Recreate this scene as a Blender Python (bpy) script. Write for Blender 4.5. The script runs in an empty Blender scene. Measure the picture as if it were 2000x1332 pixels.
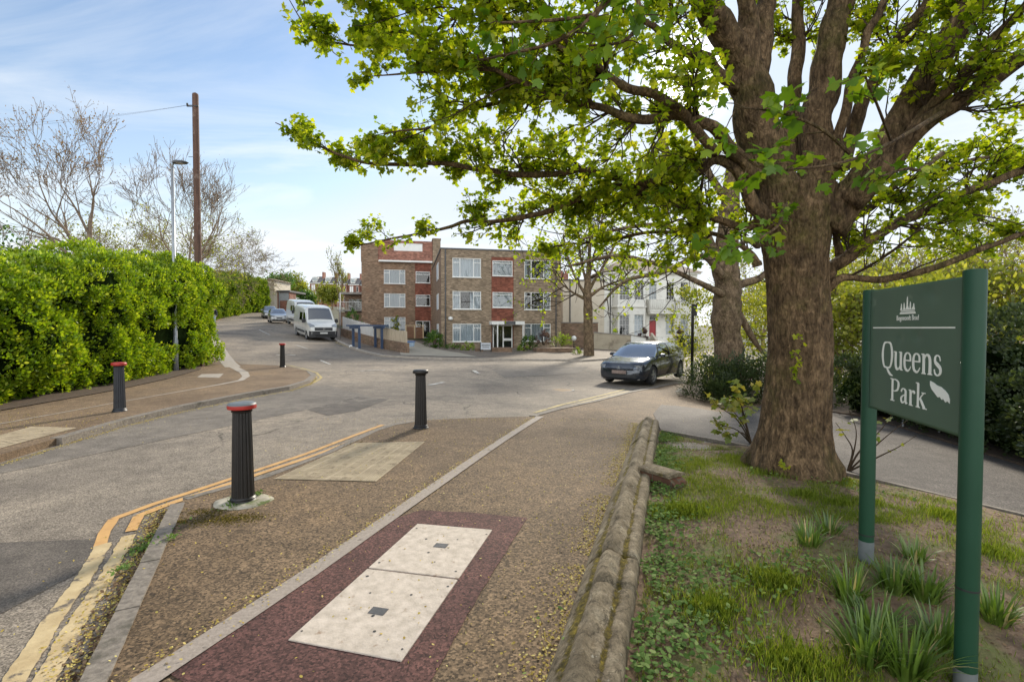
import bpy, bmesh, math, random
import numpy as np
from mathutils import Vector, Matrix, geometry
from mathutils import noise as mnoise

RNG = random.Random(11)
NR = np.random.default_rng(11)
SC = bpy.context.scene
COL = SC.collection
rad = math.radians

# ------------------------------------------------------------------ camera numbers
FPX, CXP, CYP, HZ, EYE = 960.0, 1000.0, 666.0, 641.0, 1.65
TH = math.atan((CYP - HZ) / FPX)

def ray(px, py):
    xc = (px - CXP) / FPX; yc = -(py - CYP) / FPX
    return Vector((xc, math.cos(TH) + yc * math.sin(TH), -math.sin(TH) + yc * math.cos(TH)))

def at(px, py, Y):
    d = ray(px, py)
    return Vector((0, 0, EYE)) + d * (Y / d.y)

def pxof(p):
    """pixel of a world point (numpy rows or Vector)"""
    p = np.atleast_2d(np.array(p, float))
    y, z = p[:, 1], p[:, 2] - EYE
    f = y * math.cos(TH) - z * math.sin(TH)
    u = y * math.sin(TH) + z * math.cos(TH)
    f = np.where(np.abs(f) < 1e-4, 1e-4, f)
    return np.stack([CXP + FPX * p[:, 0] / f, CYP - FPX * u / f, f], 1)

# ------------------------------------------------------------------ terrain height
def rbf(pts, c):
    pts = np.array(pts, float); X = pts[:, :2]; n = len(X)
    D = np.sqrt(((X[:, None] - X[None]) ** 2).sum(-1) + c * c)
    Pm = np.c_[np.ones(n), X]
    A = np.zeros((n + 3, n + 3)); A[:n, :n] = D; A[:n, n:] = Pm; A[n:, :n] = Pm.T
    w = np.linalg.solve(A, np.r_[pts[:, 2], 0, 0, 0])
    def f(x, y):
        x = np.asarray(x, float); y = np.asarray(y, float)
        d = np.sqrt((x[..., None] - X[:, 0]) ** 2 + (y[..., None] - X[:, 1]) ** 2 + c * c)
        return d @ w[:n] + w[n] + w[n + 1] * x + w[n + 2] * y
    return f

CP = [(0, 0, 0), (-4, 0, 0), (4, 0, 0), (-2.6, 4.75, -.05), (-1.46, 7.86, -.02), (-7.6, 9.6, -.06), (-10.7, 10.3, -.06),
      (2, 8, -.06), (3.5, 5.5, -.03), (6, 6, -.1), (-9.2, 19.8, 0), (-12.7, 20, .05), (-12, 14, 0), (0, 14, -.14), (4.9, 17.3, -.36), (0, 22, -.16),
      (7.5, 17, -.4), (0, 30, -.14), (5, 32, -.24), (12, 43, -.45), (17, 50, -.2), (16, 57, .3), (-5.6, 38.5, .02), (4, 41, -.12),
      (-8, 31, .12), (-12, 34, .5), (-14.2, 36, .78), (-16, 30, .7), (-23.2, 49, 2.1), (-29, 48, 1.95), (-37, 68, 3.7), (-45, 74, 4.3), (-16, 52, 1.5), (-9, 53, .4),
      (-18, 24, .35), (-62, 165, 9.2), (-40, 120, 6.5), (-90, 165, 10), (0, 120, 1.5), (60, 120, -1), (40, 40, -1), (25, 12, -.6),
      (-40, 10, .6), (-60, 40, 2.5), (0, -30, .2), (40, -30, 0), (-40, -30, .3), (-200, 300, 12), (200, 300, 0), (0, 320, 6), (-300, 0, 6), (300, 0, -3)]
_g = rbf(CP, 5.0)
def g(x, y): return float(_g(x, y))

def P(px, py, off=0.0):
    """where the sight line through a photo pixel meets the ground"""
    d = ray(px, py); d = d / d.y
    a = 0.6; prev = a
    while a < 320:
        x, z = d.x * a, EYE + d.z * a
        if z < g(x, a) + off:
            lo, hi = prev, a
            for _ in range(30):
                m = (lo + hi) / 2
                if EYE + d.z * m < g(d.x * m, m) + off: hi = m
                else: lo = m
            return (d.x * hi, hi)
        prev = a; a *= 1.03
    return (d.x * 300, 300.0)
def PP(lst, off=0.0): return [P(a, b, off) for a, b in lst]

# ------------------------------------------------------------------ objects
def tag(o, label=None, cat=None, group=None, kind=None):
    if label: o['label'] = label
    if cat: o['category'] = cat
    if group: o['group'] = group
    if kind: o['kind'] = kind
    return o

def thing(name, label, cat, loc=(0, 0, 0), rz=0.0, group=None):
    o = bpy.data.objects.new(name, None); COL.objects.link(o)
    o.location = loc; o.rotation_euler = (0, 0, rz); o.empty_display_size = .2
    return tag(o, label, cat, group)

def link_mesh(name, me, parent=None):
    o = bpy.data.objects.new(name, me); COL.objects.link(o)
    if parent: o.parent = parent
    return o

class MB:
    def __init__(s): s.v = []; s.f = []; s.m = []
    def add(s, vs, fs, m=0):
        b = len(s.v); s.v.extend([tuple(p) for p in vs])
        for f in fs: s.f.append(tuple(i + b for i in f)); s.m.append(m)
        return s
    def quad(s, a, b, c, d, m=0): return s.add([a, b, c, d], [(0, 1, 2, 3)], m)
    def box(s, x0, x1, y0, y1, z0, z1, m=0):
        vs = [(x0, y0, z0), (x1, y0, z0), (x1, y1, z0), (x0, y1, z0), (x0, y0, z1), (x1, y0, z1), (x1, y1, z1), (x0, y1, z1)]
        return s.add(vs, [(0, 3, 2, 1), (4, 5, 6, 7), (0, 1, 5, 4), (1, 2, 6, 5), (2, 3, 7, 6), (3, 0, 4, 7)], m)
    def tube(s, pts, rs, sides=8, m=0, cap=True, wob=0.0):
        pts = [Vector(p) for p in pts]; n = len(pts)
        if isinstance(rs, (int, float)): rs = [rs] * n
        b = len(s.v); t0 = (pts[1] - pts[0]).normalized()
        up = Vector((0, 0, 1)) if abs(t0.z) < .9 else Vector((1, 0, 0))
        nx = t0.cross(up).normalized()
        for i in range(n):
            t = (pts[min(i + 1, n - 1)] - pts[max(i - 1, 0)])
            t = t.normalized() if t.length > 1e-9 else t0
            nx = (nx - t * nx.dot(t)); nx = nx.normalized() if nx.length > 1e-6 else t.orthogonal().normalized()
            ny = t.cross(nx)
            for k in range(sides):
                a = 2 * math.pi * k / sides; r = rs[i]
                if wob: r *= 1 + wob * mnoise.noise(Vector((math.cos(a) * 1.5, math.sin(a) * 1.5, i * .35 + pts[0].x)))
                s.v.append(tuple(pts[i] + (nx * math.cos(a) + ny * math.sin(a)) * r))
        for i in range(n - 1):
            for k in range(sides):
                k2 = (k + 1) % sides
                s.f.append((b + i * sides + k, b + i * sides + k2, b + (i + 1) * sides + k2, b + (i + 1) * sides + k)); s.m.append(m)
        if cap:
            s.f.append(tuple(b + k for k in range(sides))[::-1]); s.m.append(m)
            s.f.append(tuple(b + (n - 1) * sides + k for k in range(sides))); s.m.append(m)
        return s
    def lathe(s, prof, sides=24, m=0, c=(0, 0, 0), flute=0.0, nfl=0):
        b = len(s.v); n = len(prof)
        for (r, z) in prof:
            for k in range(sides):
                a = 2 * math.pi * k / sides
                s.v.append((c[0] + r * math.cos(a), c[1] + r * math.sin(a), c[2] + z))
        for i in range(n - 1):
            for k in range(sides):
                k2 = (k + 1) % sides
                s.f.append((b + i * sides + k, b + i * sides + k2, b + (i + 1) * sides + k2, b + (i + 1) * sides + k)); s.m.append(m)
        s.f.append(tuple(b + k for k in range(sides))[::-1]); s.m.append(m)
        s.f.append(tuple(b + (n - 1) * sides + k for k in range(sides))); s.m.append(m)
        return s
    def loft(s, secs, m=0, closed=True, cap=True):
        b = len(s.v); k = len(secs[0])
        for q in secs: s.v.extend([tuple(p) for p in q])
        rng = range(k) if closed else range(k - 1)
        for i in range(len(secs) - 1):
            for j in rng:
                j2 = (j + 1) % k
                s.f.append((b + i * k + j, b + i * k + j2, b + (i + 1) * k + j2, b + (i + 1) * k + j)); s.m.append(m)
        if cap and closed:
            s.f.append(tuple(b + j for j in range(k))[::-1]); s.m.append(m)
            s.f.append(tuple(b + (len(secs) - 1) * k + j for j in range(k))); s.m.append(m)
        return s
    def mesh(s, name, mats, smooth=False, uv=True, angle=None, fixn=True):
        me = bpy.data.meshes.new(name); me.from_pydata(s.v, [], s.f)
        if not isinstance(mats, (list, tuple)): mats = [mats]
        for q in mats: me.materials.append(q)
        if len(mats) > 1: me.polygons.foreach_set('material_index', s.m)
        me.update()
        if fixn:
            bm = bmesh.new(); bm.from_mesh(me); bmesh.ops.recalc_face_normals(bm, faces=bm.faces); bm.to_mesh(me); bm.free()
        if uv:
            ul = me.uv_layers.new(name='uv'); dat = np.zeros((len(me.loops), 2))
            for p in me.polygons:
                n = p.normal
                for li in p.loop_indices:
                    c = me.vertices[me.loops[li].vertex_index].co
                    if abs(n.z) > .75: dat[li] = (c.x, c.y)
                    elif abs(n.x) > abs(n.y): dat[li] = (c.y, c.z)
                    else: dat[li] = (c.x, c.z)
            ul.data.foreach_set('uv', dat.ravel())
        if smooth or angle:
            me.polygons.foreach_set('use_smooth', [True] * len(me.polygons))
            if angle:
                try: me.set_sharp_from_angle(angle=rad(angle))
                except Exception: pass
        return me
    def build(s, name, mats, parent=None, smooth=False, angle=None, uv=True, bevel=0, fixn=True):
        o = link_mesh(name, s.mesh(name, mats, smooth, uv, angle, fixn), parent)
        if bevel:
            b = o.modifiers.new('bevel', 'BEVEL'); b.width = bevel; b.segments = 2; b.limit_method = 'ANGLE'; b.angle_limit = rad(40)
        return o

def copy_tree(o, parent=None):
    c = o.copy(); COL.objects.link(c); c.parent = parent
    for ch in list(o.children): copy_tree(ch, c)
    return c

def catmull(pts, n=6):
    pts = [np.array(p, float) for p in pts]
    if len(pts) < 3: 
        return [pts[0] * (1 - t) + pts[1] * t for t in np.linspace(0, 1, n + 1)]
    q = [2 * pts[0] - pts[1]] + pts + [2 * pts[-1] - pts[-2]]; out = []
    for i in range(1, len(q) - 2):
        a, b, c, d = q[i - 1:i + 3]
        for k in range(n):
            t = k / n
            out.append(.5 * (2 * b + (c - a) * t + (2 * a - 5 * b + 4 * c - d) * t * t + (3 * b - a - 3 * c + d) * t ** 3))
    out.append(pts[-1]); return out

# ------------------------------------------------------------------ draped sheets
def densify(poly, step, closed=True):
    out = []; n = len(poly)
    for i in range(n if closed else n - 1):
        a = np.array(poly[i][:2], float); b = np.array(poly[(i + 1) % n][:2], float)
        L = np.linalg.norm(b - a); near = min(np.linalg.norm(a), np.linalg.norm(b))
        st = step if near < 16 else step * 3
        k = max(1, int(math.ceil(L / st)))
        for j in range(k): out.append(tuple(a + (b - a) * j / k))
    if not closed: out.append(tuple(poly[-1][:2]))
    return out

def inpoly(x, y, poly):
    c = np.zeros(np.shape(x), bool); n = len(poly)
    for i in range(n):
        x1, y1 = poly[i][:2]; x2, y2 = poly[(i + 1) % n][:2]
        if y1 == y2: continue
        c ^= ((y1 > y) != (y2 > y)) & (x < (x2 - x1) * (y - y1) / (y2 - y1) + x1)
    return c

def drape(name, poly, off, mat, step=.5, skirt=0.0, kind='structure', smooth=True, jag=0):
    if jag:
        b = densify(poly, .06)
        b = [(x + jag * mnoise.noise(Vector((x * 9, y * 9, 1))), y + jag * mnoise.noise(Vector((x * 9, y * 9, 7)))) for x, y in b]
    else: b = densify(poly, step)
    xs = [q[0] for q in b]; ys = [q[1] for q in b]
    pts = []
    for (lo, hi, st) in ((0, 14, step), (14, 45, step * 3), (45, 400, step * 10)):
        gx, gy = np.meshgrid(np.arange(min(xs) + st * .37, max(xs), st), np.arange(min(ys) + st * .37, max(ys), st))
        gx = gx.ravel(); gy = gy.ravel(); r = np.hypot(gx, gy)
        k = (r >= lo) & (r < hi) & inpoly(gx, gy, b)
        pts += list(zip(gx[k], gy[k]))
    n = len(b)
    vc = [Vector(q) for q in b] + [Vector((float(q[0]), float(q[1]))) for q in pts]
    V, E, F, *_ = geometry.delaunay_2d_cdt(vc, [(i, (i + 1) % n) for i in range(n)], [], 1, 1e-5)
    X = np.array([v.x for v in V]); Y = np.array([v.y for v in V])
    Z = _g(X, Y) + (off(X, Y) if callable(off) else off)
    mb = MB(); mb.v = list(zip(X, Y, Z)); mb.f = [tuple(f) for f in F]; mb.m = [0] * len(F)
    # keep faces up
    ff = []
    for f in mb.f:
        a, c, d = [np.array(mb.v[i][:2]) for i in f[:3]]
        cr = (c[0] - a[0]) * (d[1] - a[1]) - (c[1] - a[1]) * (d[0] - a[0])
        ff.append(f if cr > 0 else f[::-1])
    mb.f = ff
    if skirt:
        from collections import Counter
        cnt = Counter(); 
        for f in mb.f:
            for i in range(len(f)): cnt[tuple(sorted((f[i], f[(i + 1) % len(f)])))] += 1
        low = {}
        def lo_(i):
            if i not in low:
                x, y, z = mb.v[i]; low[i] = len(mb.v); mb.v.append((x, y, z - skirt))
            return low[i]
        for f in list(mb.f):
            for i in range(len(f)):
                a, c = f[i], f[(i + 1) % len(f)]
                if cnt[tuple(sorted((a, c)))] == 1:
                    mb.f.append((c, a, lo_(a), lo_(c))); mb.m.append(0)
    me = mb.mesh(name, mat, smooth=smooth, uv=False, angle=35, fixn=False)
    o = link_mesh(name, me)
    if kind: o['kind'] = kind
    return o

def ribbon_pts(pts, width, jit=0.0, step=.25):
    c = densify(pts, step, closed=False); c = np.array(c)
    t = np.gradient(c, axis=0); t /= np.linalg.norm(t, axis=1)[:, None] + 1e-9
    nrm = np.c_[-t[:, 1], t[:, 0]]
    w = np.full(len(c), width) if np.isscalar(width) else np.interp(np.linspace(0, 1, len(c)), np.linspace(0, 1, len(width)), width)
    j1 = np.array([mnoise.noise(Vector((p[0] * 7, p[1] * 7, 3))) + .9 * mnoise.noise(Vector((p[0] * 26, p[1] * 26, 3))) for p in c]) * jit
    j2 = np.array([mnoise.noise(Vector((p[0] * 7, p[1] * 7, 9))) + .9 * mnoise.noise(Vector((p[0] * 26, p[1] * 26, 9))) for p in c]) * jit
    return c + nrm * (w / 2 + j1)[:, None], c - nrm * (w / 2 + j2)[:, None]

def ribbon(mb, pts, width, off, jit=0.0, step=.25, h=0.0):
    L, Rr = ribbon_pts(pts, width, jit, step)
    zl = _g(L[:, 0], L[:, 1]) + off; zr = _g(Rr[:, 0], Rr[:, 1]) + off
    b = len(mb.v)
    for i in range(len(L)):
        mb.v.append((L[i, 0], L[i, 1], zl[i])); mb.v.append((Rr[i, 0], Rr[i, 1], zr[i]))
    for i in range(len(L) - 1):
        mb.f.append((b + 2 * i, b + 2 * i + 1, b + 2 * i + 3, b + 2 * i + 2)); mb.m.append(0)
    if h:
        e = len(mb.v)
        for i in range(len(L)):
            mb.v.append((L[i, 0], L[i, 1], zl[i] - h)); mb.v.append((Rr[i, 0], Rr[i, 1], zr[i] - h))
        for i in range(len(L) - 1):
            mb.f.append((b + 2 * i, b + 2 * i + 2, e + 2 * i + 2, e + 2 * i)); mb.m.append(0)
            mb.f.append((b + 2 * i + 1, b + 2 * i + 3, e + 2 * i + 3, e + 2 * i + 1)); mb.m.append(0)
        for i in (0, len(L) - 1):
            mb.f.append((b + 2 * i, b + 2 * i + 1, e + 2 * i + 1, e + 2 * i)); mb.m.append(0)
    return mb

# ------------------------------------------------------------------ leaves
TM = {
 'oval': [(0, 0), (.28, .25), (.33, .55), (.18, .85), (0, 1), (-.18, .85), (-.33, .55), (-.28, .25)],
 'quad': [(0, 0), (.34, .5), (0, 1), (-.34, .5)],
 'maple': [(0, 0), (.24, -.02), (.46, .0), (.40, .24), (.66, .52), (.46, .60), (.27, .62), (.24, .84), (0, 1.06), (-.24, .84), (-.27, .62), (-.46, .60), (-.66, .52), (-.40, .24), (-.46, .0), (-.24, -.02)],
 'blade': [(-.035, 0), (.035, 0), (.03, .5), (0, 1), (-.03, .5)],
}
def unit(a): return a / (np.linalg.norm(a, axis=-1, keepdims=True) + 1e-9)

def leaves(name, C, A, N, S, tint, tmpl, mat, parent=None, fold=.25, droop=.15):
    C = np.asarray(C, float); A = unit(np.asarray(A, float)); N = np.asarray(N, float)
    N = unit(N - A * (N * A).sum(1, keepdims=True)); B = np.cross(A, N)
    T = np.array(TM[tmpl]); k = len(T); n = len(C)
    z = -fold * np.abs(T[:, 0]) - droop * T[:, 1] ** 2
    S = np.asarray(S, float).reshape(n, 1, 1)
    V = C[:, None] + S * (B[:, None] * T[None, :, 0:1] + A[:, None] * T[None, :, 1:2] + N[:, None] * z[None, :, None])
    me = bpy.data.meshes.new(name)
    me.vertices.add(n * k); me.loops.add(n * k); me.polygons.add(n)
    me.vertices.foreach_set('co', V.reshape(-1).astype(np.float32))
    me.loops.foreach_set('vertex_index', np.arange(n * k, dtype=np.int32))
    me.polygons.foreach_set('loop_start', np.arange(0, n * k, k, dtype=np.int32))
    at_ = me.attributes.new('tint', 'FLOAT', 'FACE'); at_.data.foreach_set('value', np.asarray(tint, np.float32))
    me.materials.append(mat); me.update(calc_edges=True); me.validate()
    return link_mesh(name, me, parent)

def rdir(n): return unit(NR.normal(size=(n, 3)))
# ------------------------------------------------------------------ materials
def nodes(name):
    m = bpy.data.materials.new(name); m.use_nodes = True
    nt = m.node_tree; return m, nt, nt.nodes['Principled BSDF'], nt.nodes, nt.links

def ramp(N, stops, interp='LINEAR'):
    r = N.new('ShaderNodeValToRGB'); r.color_ramp.interpolation = interp
    e = r.color_ramp.elements
    while len(e) < len(stops): e.new(.5)
    for el, (p, c) in zip(e, stops):
        el.position = p; el.color = (c[0], c[1], c[2], 1) if not np.isscalar(c) else (c, c, c, 1)
    return r

def noise(N, L, vec, scale, detail=5, rough=.6, dist=0):
    t = N.new('ShaderNodeTexNoise'); t.inputs['Scale'].default_value = scale; t.inputs['Detail'].default_value = detail
    t.inputs['Roughness'].default_value = rough; t.inputs['Distortion'].default_value = dist
    if vec: L.new(vec, t.inputs['Vector'])
    return t

def mixc(N, L, fac, a, b, mode='MIX'):
    x = N.new('ShaderNodeMix'); x.data_type = 'RGBA'; x.blend_type = mode
    for s, val in ((0, fac), (6, a), (7, b)):
        if hasattr(val, 'is_linked') or hasattr(val, 'links'): L.new(val, x.inputs[s])
        elif np.isscalar(val): x.inputs[s].default_value = val if s == 0 else (val, val, val, 1)
        else: x.inputs[s].default_value = (*val[:3], 1)
    return x.outputs[2]

def bumpn(N, L, b, h, strength, dist=.01):
    n = N.new('ShaderNodeBump'); n.inputs['Strength'].default_value = strength; n.inputs['Distance'].default_value = dist
    L.new(h, n.inputs['Height']); L.new(n.outputs[0], b.inputs['Normal'])

def coord(N, L, kind='Object', scale=None):
    t = N.new('ShaderNodeTexCoord')
    if scale is None: return t.outputs[kind]
    mp = N.new('ShaderNodeMapping'); mp.inputs['Scale'].default_value = scale
    L.new(t.outputs[kind], mp.inputs['Vector']); return mp.outputs[0]

def M(name, c1, c2=None, scale=4, rough=.7, bump=0.0, bscale=40, metal=0, spec=.5, stretch=None, lo=.35, hi=.65, coat=0, detail=6, c3=None, c3scale=1.2, c3lo=.55, c3hi=.65):
    m, nt, b, N, L = nodes(name)
    b.inputs['Roughness'].default_value = rough; b.inputs['Metallic'].default_value = metal
    b.inputs['Specular IOR Level'].default_value = spec; b.inputs['Coat Weight'].default_value = coat
    v = coord(N, L, 'Object', stretch)
    if c2 is None: c2 = tuple(x * .8 for x in c1)
    n = noise(N, L, v, scale, detail)
    r = ramp(N, [(lo, c1), (hi, c2)]); L.new(n.outputs[0], r.inputs[0]); c = r.outputs[0]
    if c3 is not None:
        n3 = noise(N, L, coord(N, L), c3scale, 6, .65); r3 = ramp(N, [(c3lo, 0), (c3hi, 1)]); L.new(n3.outputs[0], r3.inputs[0])
        c = mixc(N, L, r3.outputs[0], c, c3)
    L.new(c, b.inputs['Base Color'])
    if bump:
        nb = noise(N, L, v, bscale, 6); bumpn(N, L, b, nb.outputs[0], bump)
    return m

def asphalt(name, dark, light, stain, grit=170, stain_scale=.6, rough=.85, bump=.35, cracks=0.0, spk=.55, moss=None):
    m, nt, b, N, L = nodes(name); v = coord(N, L)
    b.inputs['Roughness'].default_value = rough; b.inputs['Specular IOR Level'].default_value = .3
    vo = N.new('ShaderNodeTexVoronoi'); vo.inputs['Scale'].default_value = grit; L.new(v, vo.inputs['Vector'])
    sep = N.new('ShaderNodeSeparateColor'); L.new(vo.outputs['Color'], sep.inputs[0])
    n2 = noise(N, L, v, 45, 5, .75)
    am = N.new('ShaderNodeMath'); am.operation = 'MULTIPLY_ADD'; L.new(sep.outputs[0], am.inputs[0]); am.inputs[1].default_value = .55
    sc = N.new('ShaderNodeMath'); sc.operation = 'MULTIPLY'; L.new(n2.outputs[0], sc.inputs[0]); sc.inputs[1].default_value = .55
    L.new(sc.outputs[0], am.inputs[2])
    r = ramp(N, [(.2, dark), (.62, tuple((a + c) / 2 for a, c in zip(dark, light))), (.92, light)]); L.new(am.outputs[0], r.inputs[0])
    ns = noise(N, L, v, stain_scale, 8, .62, .4); rs = ramp(N, [(.35, stain[0]), (.5, (1, 1, 1)), (.66, stain[1])]); L.new(ns.outputs[0], rs.inputs[0])
    c = mixc(N, L, 1.0, r.outputs[0], rs.outputs[0], 'MULTIPLY')
    nm = noise(N, L, v, 4.2, 7, .7); rm = ramp(N, [(.3, .72), (.7, 1.22)]); L.new(nm.outputs[0], rm.inputs[0])
    c = mixc(N, L, 1.0, c, rm.outputs[0], 'MULTIPLY')
    if cracks:
        wv = noise(N, L, v, 1.7, 4); add = N.new('ShaderNodeVectorMath'); add.operation = 'MULTIPLY_ADD'
        L.new(wv.outputs[1], add.inputs[0]); add.inputs[1].default_value = (.6, .6, .6); L.new(v, add.inputs[2])
        vc = N.new('ShaderNodeTexVoronoi'); vc.feature = 'DISTANCE_TO_EDGE'; vc.inputs['Scale'].default_value = .42; L.new(add.outputs[0], vc.inputs['Vector'])
        rc = ramp(N, [(0, 1), (.012, 0)]); L.new(vc.outputs[0], rc.inputs[0])
        nk = noise(N, L, v, .35, 3); rk = ramp(N, [(.5, 0), (.6, cracks)]); L.new(nk.outputs[0], rk.inputs[0])
        fm = N.new('ShaderNodeMath'); fm.operation = 'MULTIPLY'; L.new(rc.outputs[0], fm.inputs[0]); L.new(rk.outputs[0], fm.inputs[1])
        c = mixc(N, L, fm.outputs[0], c, tuple(x * .4 for x in dark))
    if moss is not None:
        nq = noise(N, L, v, 1.1, 8, .7); rq = ramp(N, [(.6, 0), (.72, .7)]); L.new(nq.outputs[0], rq.inputs[0])
        c = mixc(N, L, rq.outputs[0], c, moss)
    L.new(c, b.inputs['Base Color'])
    bumpn(N, L, b, am.outputs[0], bump, .006)
    return m

def brick(name, c1, c2, mortar, scale=1.0, patch=None, rough=.85):
    m, nt, b, N, L = nodes(name); v = coord(N, L, 'UV')
    b.inputs['Roughness'].default_value = rough; b.inputs['Specular IOR Level'].default_value = .25
    t = N.new('ShaderNodeTexBrick'); L.new(v, t.inputs['Vector'])
    t.inputs['Scale'].default_value = scale; t.inputs['Brick Width'].default_value = .225; t.inputs['Row Height'].default_value = .075
    t.inputs['Mortar Size'].default_value = .006; t.inputs['Bias'].default_value = -.1
    t.inputs['Color1'].default_value = (*c1, 1); t.inputs['Color2'].default_value = (*c2, 1); t.inputs['Mortar'].default_value = (*mortar, 1)
    n = noise(N, L, v, 1.3, 8, .7); r = ramp(N, [(.3, .68), (.7, 1.28)]); L.new(n.outputs[0], r.inputs[0])
    c = mixc(N, L, 1.0, t.outputs[0], r.outputs[0], 'MULTIPLY')
    # single bricks of odd colour
    mp = N.new('ShaderNodeMapping'); mp.inputs['Scale'].default_value = (4.44, 13.3, 1); L.new(v, mp.inputs['Vector'])
    wn = N.new('ShaderNodeTexWhiteNoise'); fl = N.new('ShaderNodeVectorMath'); fl.operation = 'FLOOR'; L.new(mp.outputs[0], fl.inputs[0]); L.new(fl.outputs[0], wn.inputs['Vector'])
    rw = ramp(N, [(0, .6), (.5, 1), (1, 1.35)]); L.new(wn.outputs[0], rw.inputs[0])
    c = mixc(N, L, .8, c, rw.outputs[0], 'MULTIPLY')
    if patch is not None:
        n3 = noise(N, L, v, .5, 5, .7); r3 = ramp(N, [(.48, 0), (.68, .75)]); L.new(n3.outputs[0], r3.inputs[0])
        c = mixc(N, L, r3.outputs[0], c, patch)
    L.new(c, b.inputs['Base Color']); bumpn(N, L, b, t.outputs[1], -.3, .01)
    return m

def leafmat(name, stops, trans=.45, gloss=.06, rough=.45):
    m = bpy.data.materials.new(name); m.use_nodes = True; nt = m.node_tree; N = nt.nodes; L = nt.links
    N.remove(N['Principled BSDF']); out = N['Material Output']
    a = N.new('ShaderNodeAttribute'); a.attribute_name = 'tint'
    r = ramp(N, stops); L.new(a.outputs['Fac'], r.inputs[0])
    d = N.new('ShaderNodeBsdfDiffuse'); t = N.new('ShaderNodeBsdfTranslucent'); gl = N.new('ShaderNodeBsdfGlossy'); gl.inputs['Roughness'].default_value = rough
    L.new(r.outputs[0], d.inputs[0])
    tc = mixc(N, L, 1.0, r.outputs[0], (1.55, 1.5, .55), 'MULTIPLY'); L.new(tc, t.inputs[0])
    mx = N.new('ShaderNodeMixShader'); mx.inputs[0].default_value = trans; L.new(d.outputs[0], mx.inputs[1]); L.new(t.outputs[0], mx.inputs[2])
    m2 = N.new('ShaderNodeMixShader'); m2.inputs[0].default_value = gloss; L.new(mx.outputs[0], m2.inputs[1]); L.new(gl.outputs[0], m2.inputs[2])
    L.new(m2.outputs[0], out.inputs[0]); return m

def glassmat(name, tint=(.75, .8, .82), refl=.22, dark=0.0):
    m = bpy.data.materials.new(name); m.use_nodes = True; nt = m.node_tree; N = nt.nodes; L = nt.links
    N.remove(N['Principled BSDF']); out = N['Material Output']
    t = N.new('ShaderNodeBsdfTransparent'); t.inputs[0].default_value = (*tint, 1)
    gl = N.new('ShaderNodeBsdfGlossy'); gl.inputs['Roughness'].default_value = .03
    n = noise(N, L, coord(N, L), 1.5, 2); bp = N.new('ShaderNodeBump'); bp.inputs['Strength'].default_value = .08; L.new(n.outputs[0], bp.inputs['Height']); L.new(bp.outputs[0], gl.inputs['Normal'])
    f = N.new('ShaderNodeFresnel'); f.inputs[0].default_value = 1.5
    ad = N.new('ShaderNodeMath'); ad.operation = 'ADD'; ad.use_clamp = True; L.new(f.outputs[0], ad.inputs[0]); ad.inputs[1].default_value = refl
    mx = N.new('ShaderNodeMixShader'); L.new(ad.outputs[0], mx.inputs[0]); L.new(t.outputs[0], mx.inputs[1]); L.new(gl.outputs[0], mx.inputs[2])
    L.new(mx.outputs[0], out.inputs[0]); return m

m_road = asphalt('road_asphalt', (.066, .055, .043), (.44, .37, .29), ((.68, .68, .70), (1.22, 1.2, 1.16)), 120, .38, cracks=.9)
m_roadpatch = asphalt('road_patch', (.09, .077, .064), (.30, .26, .215), ((.8, .8, .8), (1.15, 1.15, 1.12)), 130, .8)
m_roaddark = asphalt('road_dark_patch', (.055, .047, .040), (.20, .172, .145), ((.8, .8, .8), (1.15, 1.15, 1.12)), 130, .8)
m_pave = asphalt('pavement_tarmac', (.024, .016, .009), (.33, .225, .132), ((.72, .7, .66), (1.2, 1.17, 1.1)), 80, .55, bump=.9, cracks=.55)
m_pave_l = asphalt('pavement_tarmac_left', (.07, .048, .030), (.34, .235, .142), ((.75, .72, .7), (1.2, 1.17, 1.1)), 95, .5, bump=.5)
m_maroon = asphalt('maroon_tarmac', (.022, .010, .009), (.19, .088, .075), ((.75, .72, .7), (1.2, 1.17, 1.1)), 85, .8, bump=.7)
m_path = asphalt('path_tarmac', (.032, .028, .026), (.19, .165, .145), ((.75, .75, .75), (1.15, 1.15, 1.12)), 110, .6)
m_farpave = asphalt('far_pavement', (.10, .08, .06), (.29, .235, .185), ((.8, .8, .8), (1.15, 1.15, 1.12)), 60, .6)
m_kerb = M('kerb_stone', (.25, .215, .175), (.13, .11, .09), 30, .85, .4, 60, c3=(.085, .075, .055), c3scale=3)
m_strip = M('grey_edging', (.34, .285, .24), (.24, .2, .165), 40, .8, .35, 80, c3=(.12, .10, .08), c3scale=8, c3lo=.62, c3hi=.7)
m_white_edge = M('pale_edging', (.42, .37, .31), (.30, .26, .22), 6, .85, .2, 50)
m_orange = M('orange_paint', (.60, .35, .125), (.50, .28, .10), 9, .7, .25, 90, c3=(.2, .14, .08), c3scale=9, c3lo=.64, c3hi=.74)
m_cream = M('worn_cream_paint', (.55, .43, .24), (.42, .31, .16), 8, .8, .3, 60, c3=(.13, .105, .08), c3scale=7, c3lo=.56, c3hi=.63)
m_yellow = M('yellow_worn_paint', (.48, .38, .14), (.36, .27, .10), 8, .8, .2, 60, c3=(.16, .13, .095), c3scale=5, c3lo=.53, c3hi=.62)
m_whitep = M('white_road_paint', (.55, .53, .48), (.4, .38, .34), 6, .8, c3=(.17, .155, .14), c3scale=4, c3lo=.52, c3hi=.62)
m_cover = M('cover_concrete', (.58, .50, .42), (.41, .35, .285), 14, .85, .35, 70, c3=(.27, .19, .13), c3scale=9, c3lo=.61, c3hi=.70)
m_iron = M('cast_iron', (.075, .075, .078), (.05, .05, .052), 12, .55, .2, 60)
m_black = M('black_gloss_paint', (.009, .008, .007), (.015, .012, .010), 7, .42, .12, 55, c3=(.05, .043, .035), c3scale=14, c3lo=.66, c3hi=.74)
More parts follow.
